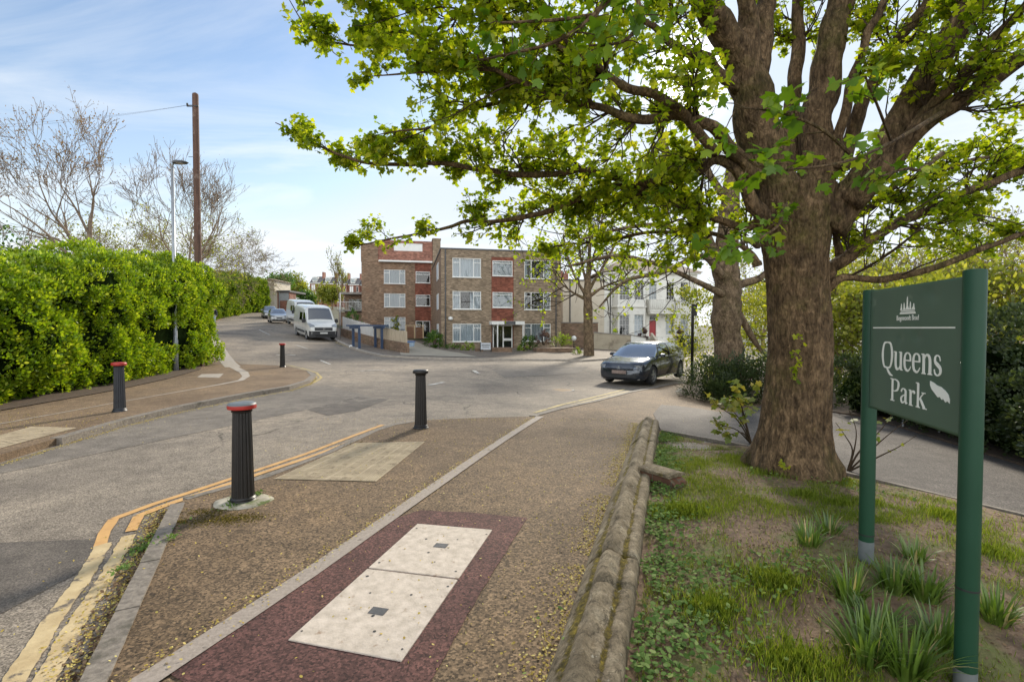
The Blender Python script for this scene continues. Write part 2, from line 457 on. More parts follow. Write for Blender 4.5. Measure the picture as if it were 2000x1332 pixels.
m_slate = M('blue_black_paint', (.016, .018, .023), (.028, .03, .036), 7, .45, .12, 55)
m_redband = M('red_band_paint', (.42, .030, .022), (.30, .024, .018), 12, .45, .1, 60, c3=(.06, .02, .018), c3scale=14, c3lo=.64, c3hi=.72)
m_capgrey = M('cap_grey', (.17, .19, .20), (.10, .115, .125), 9, .5)
m_collar = M('collar_concrete', (.45, .41, .33), (.3, .27, .2), 9, .9, .6, 40, c3=(.10, .13, .035), c3scale=6, c3lo=.52, c3hi=.62)
m_soil = M('bank_soil', (.26, .17, .105), (.07, .042, .026), 16, .95, 1.0, 45, lo=.28, hi=.72, c3=(.14, .15, .04), c3scale=2.4, c3lo=.50, c3hi=.66)
m_ground = M('open_ground', (.08, .085, .035), (.06, .055, .035), .5, .95)
m_drive = M('drive_concrete', (.40, .345, .26), (.32, .28, .21), 1.5, .85, .2, 30)
m_green = M('sign_green_post', (.012, .052, .026), (.014, .058, .030), 3, .45, .05, 30, c3=(.05, .09, .06), c3scale=7, c3lo=.66, c3hi=.76, spec=.28)
m_panel = M('sign_green_panel', (.066, .120, .078), (.054, .102, .068), 2.2, .42, .04, 6, c3=(.20, .25, .19), c3scale=5.4, c3lo=.66, c3hi=.80)
m_sgrey = M('sign_grey_base', (.16, .17, .17), (.11, .13, .13), 8, .6)
m_letter = M('sign_white_vinyl', (.88, .87, .80), (.82, .81, .74), 5, .5)
m_blackrub = M('black_seam', (.012, .012, .012), (.02, .02, .02), 5, .6)

def barkmat(name, a, b_, moss, stretch=(1, 1, .22), sc=14):
    m, nt, b, N, L = nodes(name); v = coord(N, L, 'Object', stretch); b.inputs['Roughness'].default_value = .92; b.inputs['Specular IOR Level'].default_value = .2
    n = noise(N, L, v, sc, 10, .68, .6); r = ramp(N, [(.30, b_), (.5, tuple((x + y) / 2 for x, y in zip(a, b_))), (.66, a)]); L.new(n.outputs[0], r.inputs[0])
    n2 = noise(N, L, coord(N, L), 1.9, 8, .72); r2 = ramp(N, [(.50, 0), (.66, .75)]); L.new(n2.outputs[0], r2.inputs[0])
    c = mixc(N, L, r2.outputs[0], r.outputs[0], moss)
    n3 = noise(N, L, coord(N, L), 5.5, 5, .6); r3 = ramp(N, [(.3, .6), (.7, 1.35)]); L.new(n3.outputs[0], r3.inputs[0])
    c = mixc(N, L, 1.0, c, r3.outputs[0], 'MULTIPLY')
    n5 = noise(N, L, v, 55, 6, .7); r5 = ramp(N, [(.34, .45), (.5, 1), (.68, 1.5)]); L.new(n5.outputs[0], r5.inputs[0]); c = mixc(N, L, .85, c, r5.outputs[0], 'MULTIPLY')
    n6 = noise(N, L, coord(N, L), 13, 5, .7); r6 = ramp(N, [(.62, 0), (.70, .6)]); L.new(n6.outputs[0], r6.inputs[0]); c = mixc(N, L, r6.outputs[0], c, tuple(x * 1.7 for x in a))
    L.new(c, b.inputs['Base Color'])
    vo = N.new('ShaderNodeTexVoronoi'); vo.feature = 'DISTANCE_TO_EDGE'; vo.inputs['Scale'].default_value = sc * 1.3; L.new(v, vo.inputs['Vector'])
    ad = N.new('ShaderNodeMath'); ad.operation = 'ADD'; L.new(vo.outputs[0], ad.inputs[0]); L.new(n.outputs[0], ad.inputs[1])
    bumpn(N, L, b, ad.outputs[0], 1.0, .04); return m
m_bark = barkmat('sycamore_bark', (.22, .145, .08), (.028, .017, .009), (.075, .065, .018), (1, 1, .38), 17)
m_bark2 = barkmat('grey_bark', (.26, .185, .115), (.06, .04, .025), (.09, .075, .03), (1, 1, .4), 11)
m_twig = M('twig_bark', (.065, .045, .028), (.04, .028, .018), 12, .95, spec=.1)
m_bare = M('bare_branch_bark', (.28, .205, .14), (.15, .11, .075), 6, .9)
m_bare2 = M('brown_branch_bark', (.25, .18, .11), (.15, .105, .065), 6, .9)

lf_main = leafmat('maple_leaf', [(0, (.09, .155, .008)), (.5, (.235, .31, .012)), (1, (.44, .455, .04))], .66, .02)
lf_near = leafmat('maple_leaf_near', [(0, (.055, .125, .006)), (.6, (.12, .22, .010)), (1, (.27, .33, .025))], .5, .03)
lf_hedge = leafmat('hedge_leaf', [(0, (.040, .098, .006)), (.35, (.14, .24, .010)), (.75, (.29, .385, .016)), (1, (.46, .50, .06))], .42, .04, .45)
lf_hedge2 = leafmat('far_hedge_leaf', [(0, (.03, .075, .008)), (.4, (.10, .175, .014)), (.8, (.21, .28, .025)), (1, (.34, .38, .06))], .35, .03, .45)
lf_dark = leafmat('evergreen_leaf', [(0, (.018, .032, .010)), (.6, (.045, .07, .022)), (1, (.11, .135, .045))], .22, .05, .45)
lf_shrub = leafmat('shrub_leaf', [(0, (.03, .08, .012)), (.6, (.08, .17, .02)), (1, (.2, .28, .04))], .35, .05)
lf_lime = leafmat('lime_shrub_leaf', [(0, (.12, .2, .02)), (1, (.32, .40, .05))], .35, .05)
lf_purple = leafmat('purple_shrub_leaf', [(0, (.10, .06, .06)), (1, (.22, .14, .13))], .2, .05)
lf_spring = leafmat('spring_leaf', [(0, (.11, .14, .02)), (.5, (.22, .25, .03)), (1, (.38, .36, .06))], .45, .03)
lf_bud = leafmat('bud', [(0, (.22, .12, .07)), (.6, (.28, .17, .09)), (1, (.30, .27, .08))], .3, .03)
lf_grass = leafmat('grass_blade', [(0, (.10, .145, .016)), (.5, (.20, .28, .03)), (1, (.36, .38, .07))], .35, .02)
lf_strap = leafmat('strap_leaf', [(0, (.05, .105, .012)), (.6, (.12, .20, .025)), (.9, (.18, .25, .06)), (1, (.40, .33, .16))], .3, .07)
lf_weed = leafmat('weed_leaf', [(0, (.06, .12, .025)), (.6, (.14, .23, .055)), (1, (.27, .34, .12))], .3, .015, .7)
lf_fall = leafmat('fallen_flower', [(0, (.34, .24, .05)), (.6, (.52, .40, .10)), (1, (.62, .54, .20))], .15, .02)
lf_sap = leafmat('sapling_leaf', [(0, (.07, .12, .018)), (.6, (.17, .21, .03)), (1, (.32, .27, .06))], .4, .05)
lf_litter = leafmat('dry_litter', [(0, (.10, .06, .035)), (.6, (.22, .14, .08)), (1, (.38, .27, .16))], .1, .02)
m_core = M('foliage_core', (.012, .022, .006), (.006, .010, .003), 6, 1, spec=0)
# ------------------------------------------------------------------ the ground and everything laid on it
OFP, OFL = .05, .10          # height of the near and of the left pavement above the road

def ground_sheet():
    def ax(lo, hi):
        a = [0.0]; st = 1.5
        while a[-1] < hi: a.append(a[-1] + st); st *= 1.09
        b = [0.0]; st = 1.5
        while b[-1] > lo: b.append(b[-1] - st); st *= 1.09
        return sorted(set(b[1:] + a))
    xs, ys = ax(-420, 420), ax(-80, 520)
    X, Y = np.meshgrid(xs, ys); Z = np.clip(_g(X, Y), -8, 16) - .14
    mb = MB(); mb.v = list(zip(X.ravel(), Y.ravel(), Z.ravel())); w = len(xs)
    for j in range(len(ys) - 1):
        for i in range(w - 1): mb.f.append((j * w + i, j * w + i + 1, (j + 1) * w + i + 1, (j + 1) * w + i)); mb.m.append(0)
    o = mb.build('ground', m_ground, smooth=True, uv=False); o['kind'] = 'structure'
ground_sheet()

road = drape('road', [(-16, -8), (4, -8), (4.5, 9), (8, 13), (13, 20), (20, 34), (20, 46), (10, 44), (4, 36), (-8, 34), (-13, 39), (-18, 49), (-30, 68), (-44, 82), (-54, 78), (-34, 50), (-20, 30), (-16, 20)], 0.0, m_road, .5, .2)
drape('road_patch', PP([(0, 905), (240, 835), (460, 778), (540, 762), (640, 752), (740, 780), (600, 800), (420, 838), (0, 925)]), .004, m_roadpatch, .5)
drape('road_dark_patch', PP([(0, 1060), (205, 1052), (150, 1120), (0, 1200)]) , .004, m_roaddark, .4)
drape('road_patch', PP([(600, 800), (700, 775), (760, 780), (700, 802), (640, 812)]), .004, m_roaddark, .5, jag=.02)
drape('road_patch', PP([(960, 722), (1150, 716), (1130, 730), (985, 738)]), .008, m_roadpatch, .5)

# near pavement
w0 = (-.55, .0)
NP = PP([(182, 1332), (347, 984), (362, 974), (520, 930), (640, 884), (735, 840), (770, 829), (822, 821), (900, 817), (1040, 813), (1090, 799), (1160, 784), (1230, 766), (1310, 750), (1360, 745)], OFP)
WALLA, WALLB = np.array(P(1070, 1332, OFP)), np.array(P(1246, 834, OFP))
wdir = (WALLB - WALLA) / np.linalg.norm(WALLB - WALLA); wper = np.array([wdir[1], -wdir[0]])
wlen = np.linalg.norm(WALLB - WALLA)
def wallp(s, u): q = WALLA + wdir * s + wper * u; return (float(q[0]), float(q[1]))
kd = np.array(NP[1]) - np.array(NP[0]); kback = tuple(np.array(NP[0]) - kd * 1.5)
near_poly = [kback] + NP + [(9.5, 16.2), (7.2, 13.4), (5.2, 10.8), wallp(wlen + 2.2, .7), wallp(wlen + .6, .25), wallp(wlen, .1), wallp(-3.5, .1), (-1.2, -3.0)]
drape('pavement', near_poly, OFP, m_pave, .4, .2)
# kerb stones by the near corner and along the crossing
mb = MB(); ka, kb_ = np.array(kback), np.array(NP[1]); kl = np.linalg.norm(kb_ - ka); kn = int(kl / .62)
for i in range(kn):
    a_, b_ = (i + .006) / kn, (i + .994) / kn; ribbon(mb, [tuple(ka + (kb_ - ka) * a_), tuple(ka + (kb_ - ka) * b_)], .115, OFP + .010 + .004 * (i % 3), .004, .1, .16)
o = mb.build('kerb', m_kerb, uv=False); o['kind'] = 'structure'
mb = MB(); ribbon(mb, NP[2:8], .10, OFP + .004, .004, .2, .16); o = mb.build('kerb', m_kerb, uv=False); o['kind'] = 'structure'
mb = MB(); ribbon(mb, NP[9:15], .14, OFP + .012, .004, .3, .2); o = mb.build('kerb', m_kerb, uv=False); o['kind'] = 'structure'
# maroon repair round the cover, pale edging strip, cover
drape('pavement_patch', PP([(700, 1040), (818, 997), (920, 1002), (1030, 1012), (968, 1110), (920, 1190), (842, 1332), (800, 1400), (380, 1345), (330, 1318)], OFP), OFP + .006, m_maroon, .3, jag=.008)
strip_pts = PP([(-60, 1560), (284, 1332), (600, 1124), (800, 985), (1055, 814)], OFP)
mb = MB(); ribbon(mb, strip_pts, [.14, .135, .13, .125, .14], OFP + .011, .004, .12); o = mb.build('edging_strip', m_strip, uv=False); o['kind'] = 'structure'

def on_pave(px, py, off): x, y = P(px, py, off); return Vector((x, y, g(x, y) + off))
cv = [on_pave(*q, OFP + .012) for q in ((815, 1022), (962, 1034), (785, 1290), (562, 1248))]
cov = thing('utility_cover', 'pale concrete utility cover with two slabs set in maroon tarmac', 'manhole cover', tuple((cv[0] + cv[1] + cv[2] + cv[3]) / 4))
cl = cov.location
def bil(s, t): return cv[0] * (1 - s) * (1 - t) + cv[1] * s * (1 - t) + cv[2] * s * t + cv[3] * (1 - s) * t - cl
def slab(t0, t1, hp):
    mb = MB(); top = [bil(0.004, t0), bil(.996, t0), bil(.996, t1), bil(.004, t1)]
    dn = Vector((0, 0, -.05))
    mb.add([p for p in top] + [p + dn for p in top], [(0, 3, 2, 1), (0, 1, 5, 4), (1, 2, 6, 5), (2, 3, 7, 6), (3, 0, 4, 7)])
    s = mb.build('slab', m_cover, cov, uv=False, bevel=.004)
    s.modifiers['bevel'].offset_type = 'WIDTH'
    mb = MB(); q = [bil(hp[0], hp[2]), bil(hp[1], hp[2]), bil(hp[1], hp[3]), bil(hp[0], hp[3])]; u = Vector((0, 0, .003))
    mb.add([p + u for p in q] + [p - u * 3 for p in q], [(0, 3, 2, 1), (0, 1, 5, 4), (1, 2, 6, 5), (2, 3, 7, 6), (3, 0, 4, 7)])
    mb.build('lifting_plate', m_iron, s, uv=False)
    for (a, b) in ((.06, .12), (.94, .12), (.06, .9), (.94, .9), (.3, .35), (.7, .3), (.5, .62), (.62, .78)):
        c = bil(a + RNG.uniform(-.03, .03), t0 + (t1 - t0) * b) + Vector((0, 0, .0015)); r = RNG.uniform(.006, .011); mb = MB()
        mb.add([c + Vector((math.cos(k * .785) * r, math.sin(k * .785) * r, 0)) for k in range(8)], [tuple(range(8))]); mb.build('bolt_hole', m_blackrub, s, uv=False)
slab(0, .492, (.47, .62, .205, .245)); slab(.503, 1.0, (.43, .58, .76, .80))

# tactile blocks
def tactile(px, off):
    q = [np.array(p) for p in PP(px, off)]; nu, nv = 12, 8
    mb = MB(); 
    def b2(s, t): p = q[0] * (1 - s) * (1 - t) + q[1] * s * (1 - t) + q[2] * s * t + q[3] * (1 - s) * t; return p
    corner = [b2(0, 0), b2(1, 0), b2(1, 1), b2(0, 1)]
    mb.add([(p[0], p[1], g(*p) + off + .003) for p in corner], [(0, 1, 2, 3)])
    for i in range(nu):
        for j in range(nv):
            a, b_ = .012, .014
            c = [b2((i + a) / nu, (j + a) / nv), b2((i + 1 - a) / nu, (j + a) / nv), b2((i + 1 - a) / nu, (j + 1 - a) / nv), b2((i + a) / nu, (j + 1 - a) / nv)]
            dz = RNG.uniform(.006, .009)
            mb.add([(p[0], p[1], g(*p) + off + dz) for p in c], [(0, 1, 2, 3)])
            for a in range(4):
                for b_ in range(4):
                    p = b2((i + .2 + a * .2) / nu, (j + .2 + b_ * .2) / nv); r = .0125
                    z = g(*p) + off + dz
                    mb.add([(p[0] + math.cos(k * 1.047) * r, p[1] + math.sin(k * 1.047) * r, z + .0005) for k in range(6)] + [(p[0] + math.cos(k * 1.047) * r * .6, p[1] + math.sin(k * 1.047) * r * .6, z + .005) for k in range(6)],
                           [(k, (k + 1) % 6, 6 + (k + 1) % 6, 6 + k) for k in range(6)] + [tuple(range(6, 12))])
    o = mb.build('tactile_paving', m_tact, uv=False); o['kind'] = 'structure'
m_tact = M('tactile_block', (.46, .37, .245), (.34, .27, .175), 3.5, .85, .3, 60, c3=(.24, .19, .12), c3scale=9)
tactile([(535, 936), (692, 866), (830, 863), (735, 941)], OFP)
tactile([(-40, 862), (60, 834), (150, 836), (0, 876)], OFL)

# left pavement with its kerb
LK = PP([(-80, 915), (0, 888), (110, 856), (240, 819), (350, 793), (480, 768), (560, 755), (600, 743), (612, 733), (603, 725), (575, 718), (553, 714), (500, 712), (470, 711), (452, 700), (430, 672), (408, 642), (404, 632)], OFL)
left_poly = [(-9.5, 4.0)] + LK + [(-33, 56), (-34, 52), (-30, 42), (-22, 30), (-15.5, 21), (-13.6, 15), (-12.8, 8), (-13, 4)]
drape('pavement', left_poly, OFL, m_pave_l, .5, .25)
mb = MB(); ribbon(mb, LK[2:10], .16, OFL + .008, .006, .3, .25); o = mb.build('kerb', m_kerb, uv=False); o['kind'] = 'structure'
# pale edging that follows the footway, broad up the hill
e1 = PP([(401, 640), (420, 668), (438, 698), (455, 717)], OFL); mb = MB(); ribbon(mb, e1, [.75, .62, .62, .55], OFL + .006, .01, .4)
e2 = PP([(455, 716), (476, 727), (481, 735), (470, 743), (430, 751), (345, 766), (230, 786), (110, 808), (0, 828), (-60, 838)], OFL); ribbon(mb, e2, [.32, .26, .12, .07, .055, .05, .05, .05], OFL + .006, .006, .3)
o = mb.build('edging_strip', m_white_edge, uv=False); o['kind'] = 'structure'
drape('paving_slab', PP([(394, 731), (437, 730), (428, 738), (385, 737)], OFL), OFL + .006, m_white_edge, .5)

# painted lines
def line(name, px, w, mat, off=.006, jit=.004, step=.12, base=0.0):
    mb = MB()
    for seg in px: ribbon(mb, PP(seg, base), w, base + off, jit, step)
    o = mb.build(name, mat, uv=False); o['kind'] = 'structure'
line('yellow_line', [[(748, 830), (600, 886), (420, 946), (300, 985), (222, 1014)], [(222, 1014), (204, 1040), (196, 1066)]], .082, m_orange, jit=.004)
line('yellow_line', [[(762, 834), (620, 888), (440, 948), (330, 985), (271, 1008)], [(271, 1008), (256, 1038)]], .085, m_orange, .0075, jit=.004)
line('yellow_line', [[(204, 1062), (160, 1135), (100, 1215), (22, 1340), (-40, 1440)]], .10, m_cream, jit=.012, step=.03)
line('yellow_line', [[(252, 1046), (212, 1120), (150, 1215), (82, 1340), (30, 1430)]], .095, m_cream, jit=.013, step=.03)
line('yellow_line', [[(-60, 912), (0, 894), (110, 862), (240, 826), (350, 800), (480, 776), (560, 762), (612, 748), (628, 738), (618, 728), (590, 719), (560, 713)]], .09, m_yellow, jit=.02)
line('yellow_line', [[(-60, 902), (0, 886.5), (110, 856), (240, 822), (350, 796.5), (480, 773), (558, 758.5), (603, 747), (618, 738), (610, 729), (586, 721)]], .08, m_yellow, .0075, jit=.02)
line('yellow_line', [[(1052, 811), (1100, 796), (1160, 781), (1228, 764)]], .09, m_yellow, jit=.012)
line('yellow_line', [[(1044, 806.5), (1096, 791), (1160, 776), (1222, 760)]], .09, m_yellow, jit=.012)
line('yellow_line', [[(655, 669), (700, 684), (745, 695), (800, 699)]], .10, m_yellow, .012, .01, .5)
line('white_line', [[(506, 644), (527, 654.5)], [(579, 674.5), (601, 681.5)], [(626, 704), (645, 712)]], .11, m_whitep, .014, .01, .4)
line('white_line', [[(540, 693.5), (577, 694)], [(838, 753), (866, 747)], [(705, 725), (752, 723)], [(836, 702), (848, 701.5)], [(925, 724), (934, 730)]], .16, m_whitep, .014, .02, .3)

# far pavement in front of the flats, drive of the flats
FK = PP([(640, 655), (660, 665), (700, 682), (745, 693), (820, 697.5), (950, 700.5), (1100, 701.5), (1135, 703), (1200, 699)], .1)
drape('pavement', FK + [(14, 38), (14, 44), (6, 43), (0, 44), (-6, 46), (-14, 47), (-20, 50)], .1, m_farpave, .7, .3)
mb = MB(); ribbon(mb, FK, .2, .112, .01, .5, .25); o = mb.build('kerb', m_white_edge, uv=False); o['kind'] = 'structure'
drape('driveway', PP([(783, 694), (850, 696), (935, 698), (900, 690), (850, 682), (806, 665), (780, 665), (778, 680)], .1), .12, m_drive, .7)
# park path
drape('path', PP([(1276, 812), (1290, 795), (1326, 759), (1400, 765), (1640, 806), (1700, 815), (2000, 909), (2200, 975), (2200, 1090), (2000, 1007), (1650, 924), (1460, 871), (1290, 840)], .02), lambda X, Y: .03 + .03 * np.exp(-((X - P(1290, 812)[0]) ** 2 + (Y - P(1290, 812)[1]) ** 2) / 4.0) + .026 * np.exp(-((X - P(1330, 760)[0]) ** 2 + (Y - P(1330, 760)[1]) ** 2) / 14.0), m_path, .4, .1)
mb = MB(); ribbon(mb, PP([(1290, 842), (1460, 873), (1650, 926), (2000, 1010), (2200, 1092)], .02), .05, .05, .004, .2, .1); o = mb.build('path_edging', m_kerb, uv=False); o['kind'] = 'structure'

# the soil bank behind the low wall
bpts = [wallp(s, .33) + (h,) for s, h in ((-2, .1), (0, .1), (1, .11), (2.2, .12), (4, .1), (6.3, .07))] + [(1.95, 2.1, .06), (2.2, 3.04, .20), (3.05, 5.2, .12), (2.0, 4.6, .15), (2.5, 6.3, .08)] + \
       [p + (.03,) for p in PP([(1290, 842), (1460, 873), (1650, 926), (2000, 1010), (2200, 1092)], .03)]
_b = rbf(bpts, .6)
def boff(X, Y):
    X = np.asarray(X, float); Y = np.asarray(Y, float)
    return np.clip(_b(X, Y), .0, .3) + .012 * np.sin(X * 5.1 + 1.3 * np.sin(Y * 3.7)) * np.sin(Y * 4.3)
bank_poly = [wallp(-2.5, .30), wallp(wlen - .05, .30)] + PP([(1290, 842), (1460, 873), (1650, 926), (2000, 1010), (2200, 1092)], .03) + [(5.5, 1.0), (4, -1.5)]
drape('soil_bank', bank_poly, boff, m_soil, .12, .2)
def bankz(x, y): return g(x, y) + float(boff(x, y))
def PB(px, py):
    d = ray(px, py); d = d / d.y; lo, hi = .5, 30
    for _ in range(40):
        m_ = (lo + hi) / 2
        if EYE + d.z * m_ < bankz(d.x * m_, m_): hi = m_
        else: lo = m_
    return Vector((d.x * hi, hi, bankz(d.x * hi, hi)))
# dark earth under the hedges
m_litter = M('leaf_mould', (.10, .06, .035), (.05, .035, .022), 9, .95, .6, 60)
drape('flower_bed', PP([(1325, 775), (1400, 772), (1640, 808), (1700, 817), (2000, 911), (2200, 978), (2300, 800), (1700, 720), (1345, 735)], .03), .06, m_litter, .5, .1)
drape('flower_bed', PP([(-60, 815), (0, 803), (230, 762), (330, 740), (392, 722), (397, 700)], OFL) + [(-16, 22), (-16, 9)], OFL + .02, m_litter, .5)
# ------------------------------------------------------------------ bollards
def bollard(px, base_py, top_py, Y, body, cap, band, label, collar=False, off=OFP, sides=48):
    x, y = P(px, base_py, off); b = thing('bollard', label, 'bollard', (x, y, g(x, y) + off), 0, 'fluted iron bollards at the crossing')
    H = .95; mb = MB(); prof = [(.125, -.05), (.125, .012), (.118, .02), (.108, .035), (.112, .045), (.100, .06)]
    mb.lathe(prof, 32); mb.build('foot', body, b, smooth=True, angle=30)
    mb = MB(); n = 96; zs = [(.055, .099), (.3, .093), (.6, .087), (.86, .080)]
    secs = []
    for z, r in zs:
        secs.append([((r - .0085 * max(0, -math.cos(a * 16)) ** .5) * math.cos(a), (r - .0085 * max(0, -math.cos(a * 16)) ** .5) * math.sin(a), z) for a in [2 * math.pi * k / n for k in range(n)]])
    mb.loft(secs); mb.build('fluted_shaft', body, b)
    mb = MB(); mb.lathe([(.078, .855), (.090, .862), (.092, .872), (.084, .88), (.10, .888)], 32); mb.build('neck_ring', body, b, smooth=True, angle=40)
    mb = MB(); mb.lathe([(.098, .885), (.122, .892), (.126, .905), (.124, .928)], 32); mb.build('band', band, b, smooth=True, angle=40)
    mb = MB(); mb.lathe([(.124, .928), (.122, .938), (.105, .948), (.05, .953), (.002, .954)], 32); mb.build('cap', cap, b, smooth=True, angle=50)
    if collar:
        mb = MB(); secs = []
        for r, z in ((.27, -.02), (.255, .012), (.19, .022), (.10, .024)):
            secs.append([((r * (1 + .16 * mnoise.noise(Vector((math.cos(a) * 1.4, math.sin(a) * 1.4, 2))))) * math.cos(a), (r * (1 + .16 * mnoise.noise(Vector((math.cos(a) * 1.4, math.sin(a) * 1.4, 5))))) * math.sin(a) * .8, z) for a in [2 * math.pi * k / 28 for k in range(28)]])
        mb.loft(secs); mb.build('concrete_collar', m_collar, b, smooth=True, angle=60)
    s = 1.0; return b
bollard(475, 980, 790, 4.7, m_black, m_capgrey, m_redband, 'black fluted bollard with grey top and red band in a mossy concrete collar', True)
bollard(822, 836, 722, 7.9, m_black, m_black, m_black, 'plain all-black fluted bollard where the grey tarmac meets the brown pavement')
bollard(234, 803, 710, 9.6, m_slate, m_redband, m_redband, 'dark slate fluted bollard with red cap beside the big green hedge', off=OFL)
bollard(552, 717, 671, 19.8, m_black, m_redband, m_redband, 'distant black fluted bollard with red cap at the tip of the brown kerb corner', off=OFL)

# ------------------------------------------------------------------ low stone wall
m_stone = None
def stone_material():
    m, nt, b, N, L = nodes('weathered_coping_stone'); v = coord(N, L); b.inputs['Roughness'].default_value = .92; b.inputs['Specular IOR Level'].default_value = .2
    n = noise(N, L, v, 5, 9, .65); r = ramp(N, [(.3, (.11, .085, .052)), (.5, (.22, .175, .115)), (.7, (.36, .30, .205))]); L.new(n.outputs[0], r.inputs[0])
    a = N.new('ShaderNodeAttribute'); a.attribute_name = 'moss'
    n2 = noise(N, L, v, 16, 8, .75); n2b = noise(N, L, v, 3.2, 4, .6)
    ad = N.new('ShaderNodeMath'); ad.operation = 'ADD'; L.new(n2.outputs[0], ad.inputs[0]); L.new(n2b.outputs[0], ad.inputs[1])
    ml = N.new('ShaderNodeMath'); ml.operation = 'MULTIPLY_ADD'; L.new(a.outputs['Fac'], ml.inputs[0]); ml.inputs[1].default_value = .55; L.new(ad.outputs[0], ml.inputs[2])
    r2 = ramp(N, [(.0, 0), (.62, 0), (.70, 1)]); dv = N.new('ShaderNodeMath'); dv.operation = 'MULTIPLY'; dv.inputs[1].default_value = .46; L.new(ml.outputs[0], dv.inputs[0]); L.new(dv.outputs[0], r2.inputs[0])
    nm = noise(N, L, v, 30, 4); rm = ramp(N, [(.3, (.05, .042, .012)), (.55, (.14, .105, .02)), (.72, (.36, .27, .03))]); L.new(nm.outputs[0], rm.inputs[0])
    c = mixc(N, L, r2.outputs[0], r.outputs[0], rm.outputs[0])
    n4 = noise(N, L, v, 22, 6, .7); r4 = ramp(N, [(.34, .55), (.5, 1), (.72, 1.15)]); L.new(n4.outputs[0], r4.inputs[0])
    c = mixc(N, L, 1.0, c, r4.outputs[0], 'MULTIPLY')
    n7 = noise(N, L, v, 95, 4, .7); r7 = ramp(N, [(.3, .62), (.7, 1.3)]); L.new(n7.outputs[0], r7.inputs[0]); c = mixc(N, L, 1.0, c, r7.outputs[0], 'MULTIPLY')
    n8 = noise(N, L, v, 26, 3); r8 = ramp(N, [(.66, 0), (.72, .55)]); L.new(n8.outputs[0], r8.inputs[0]); c = mixc(N, L, r8.outputs[0], c, (.52, .49, .40))
    wv = noise(N, L, v, 6, 4); wa = N.new('ShaderNodeVectorMath'); wa.operation = 'MULTIPLY_ADD'; L.new(wv.outputs[1], wa.inputs[0]); wa.inputs[1].default_value = (.25, .25, .25); L.new(v, wa.inputs[2])
    vk = N.new('ShaderNodeTexVoronoi'); vk.feature = 'DISTANCE_TO_EDGE'; vk.inputs['Scale'].default_value = 3.2; L.new(wa.outputs[0], vk.inputs['Vector']); rk = ramp(N, [(0, .75), (.018, 0)]); L.new(vk.outputs[0], rk.inputs[0])
    c = mixc(N, L, rk.outputs[0], c, (.05, .04, .026)); L.new(c, b.inputs['Base Color'])
    ab = N.new('ShaderNodeMath'); ab.operation = 'ADD'; L.new(n4.outputs[0], ab.inputs[0]); L.new(r2.outputs[0], ab.inputs[1])
    bumpn(N, L, b, ab.outputs[0], .7, .012); return m
m_stone = stone_material()
PROF = [(0, -.05), (0, .035), (.012, .066), (.030, .090), (.055, .118), (.078, .141), (.094, .146), (.103, .158), (.116, .178), (.136, .200), (.156, .212), (.172, .214), (.190, .206), (.212, .190), (.230, .173), (.240, .163), (.248, .155), (.257, .157), (.270, .165), (.288, .168), (.31, .166), (.328, .150), (.338, .115), (.342, .06), (.342, -.1)]
MOSSY = [.1, .1, .15, .3, .55, .9, 1, .8, .35, .15, .1, .12, .1, .1, .3, .75, 1, .95, .5, .2, .12, .12, .15, .2, .2]
def wall():
    w = thing('low_stone_wall', 'low weathered stone coping wall with mossy grooves dividing pavement from soil bank', 'wall', (*wallp(0, .17), g(*wallp(0, .17))))
    o0 = w.location
    joints = [(-2.6, 1.02), (1.028, 2.62), (2.63, 4.5), (4.51, wlen)]
    for q, (s0, s1) in enumerate(joints):
        n = int((s1 - s0) / .022); mb = MB(); k = len(PROF); moss = []
        for i in range(n + 1):
            s = s0 + (s1 - s0) * i / n; e = min(s - s0, s1 - s)
            end = 1 - .10 * max(0, 1 - e / .03)
            tip = 1 - .5 * max(0, 1 - (wlen - s) / .12) ** 2
            for j, (u, z) in enumerate(PROF):
                p = wallp(s, u); v3 = Vector((p[0] * 6, p[1] * 6, z * 8))
                d = .005 * mnoise.noise(v3 * .5) + .003 * mnoise.noise(v3 * 2.1) + .004 * mnoise.noise(v3 * 5.3) + .003 * mnoise.noise(v3 * 10.3)
                chip = max(0, mnoise.noise(Vector((s * 3.1, 3.7 + u * 9, 0))) + .5 * mnoise.noise(Vector((s * 11, 3.7 + u * 20, 0))) - .16) * .06 if .10 < u < .24 and z > .16 else 0
                chip2 = .03 * max(0, 1 - abs(s - (.62 + .25 * (u - .17))) / .04) if z > .1 else 0
                zz = (z * end * tip if z > 0 else z) + (d - chip - chip2 if z > .01 else 0)
                mb.v.append((p[0] + wper[0] * d * .7 - o0[0], p[1] + wper[1] * d * .7 - o0[1], g(*p) + OFP + zz + .015 * math.sin(q * 2.1) - o0[2]))
                moss.append(MOSSY[j])
        for i in range(n):
            for j in range(k - 1): mb.f.append((i * k + j, (i + 1) * k + j, (i + 1) * k + j + 1, i * k + j + 1)); mb.m.append(0)
        mb.f.append(tuple(range(k))); mb.m.append(0); mb.f.append(tuple(n * k + j for j in range(k))[::-1]); mb.m.append(0)
        c = mb.build('coping_stone', m_stone, w, smooth=True, angle=55, uv=False)
        a = c.data.attributes.new('moss', 'FLOAT', 'POINT'); a.data.foreach_set('value', moss)
    return w
lw = wall()
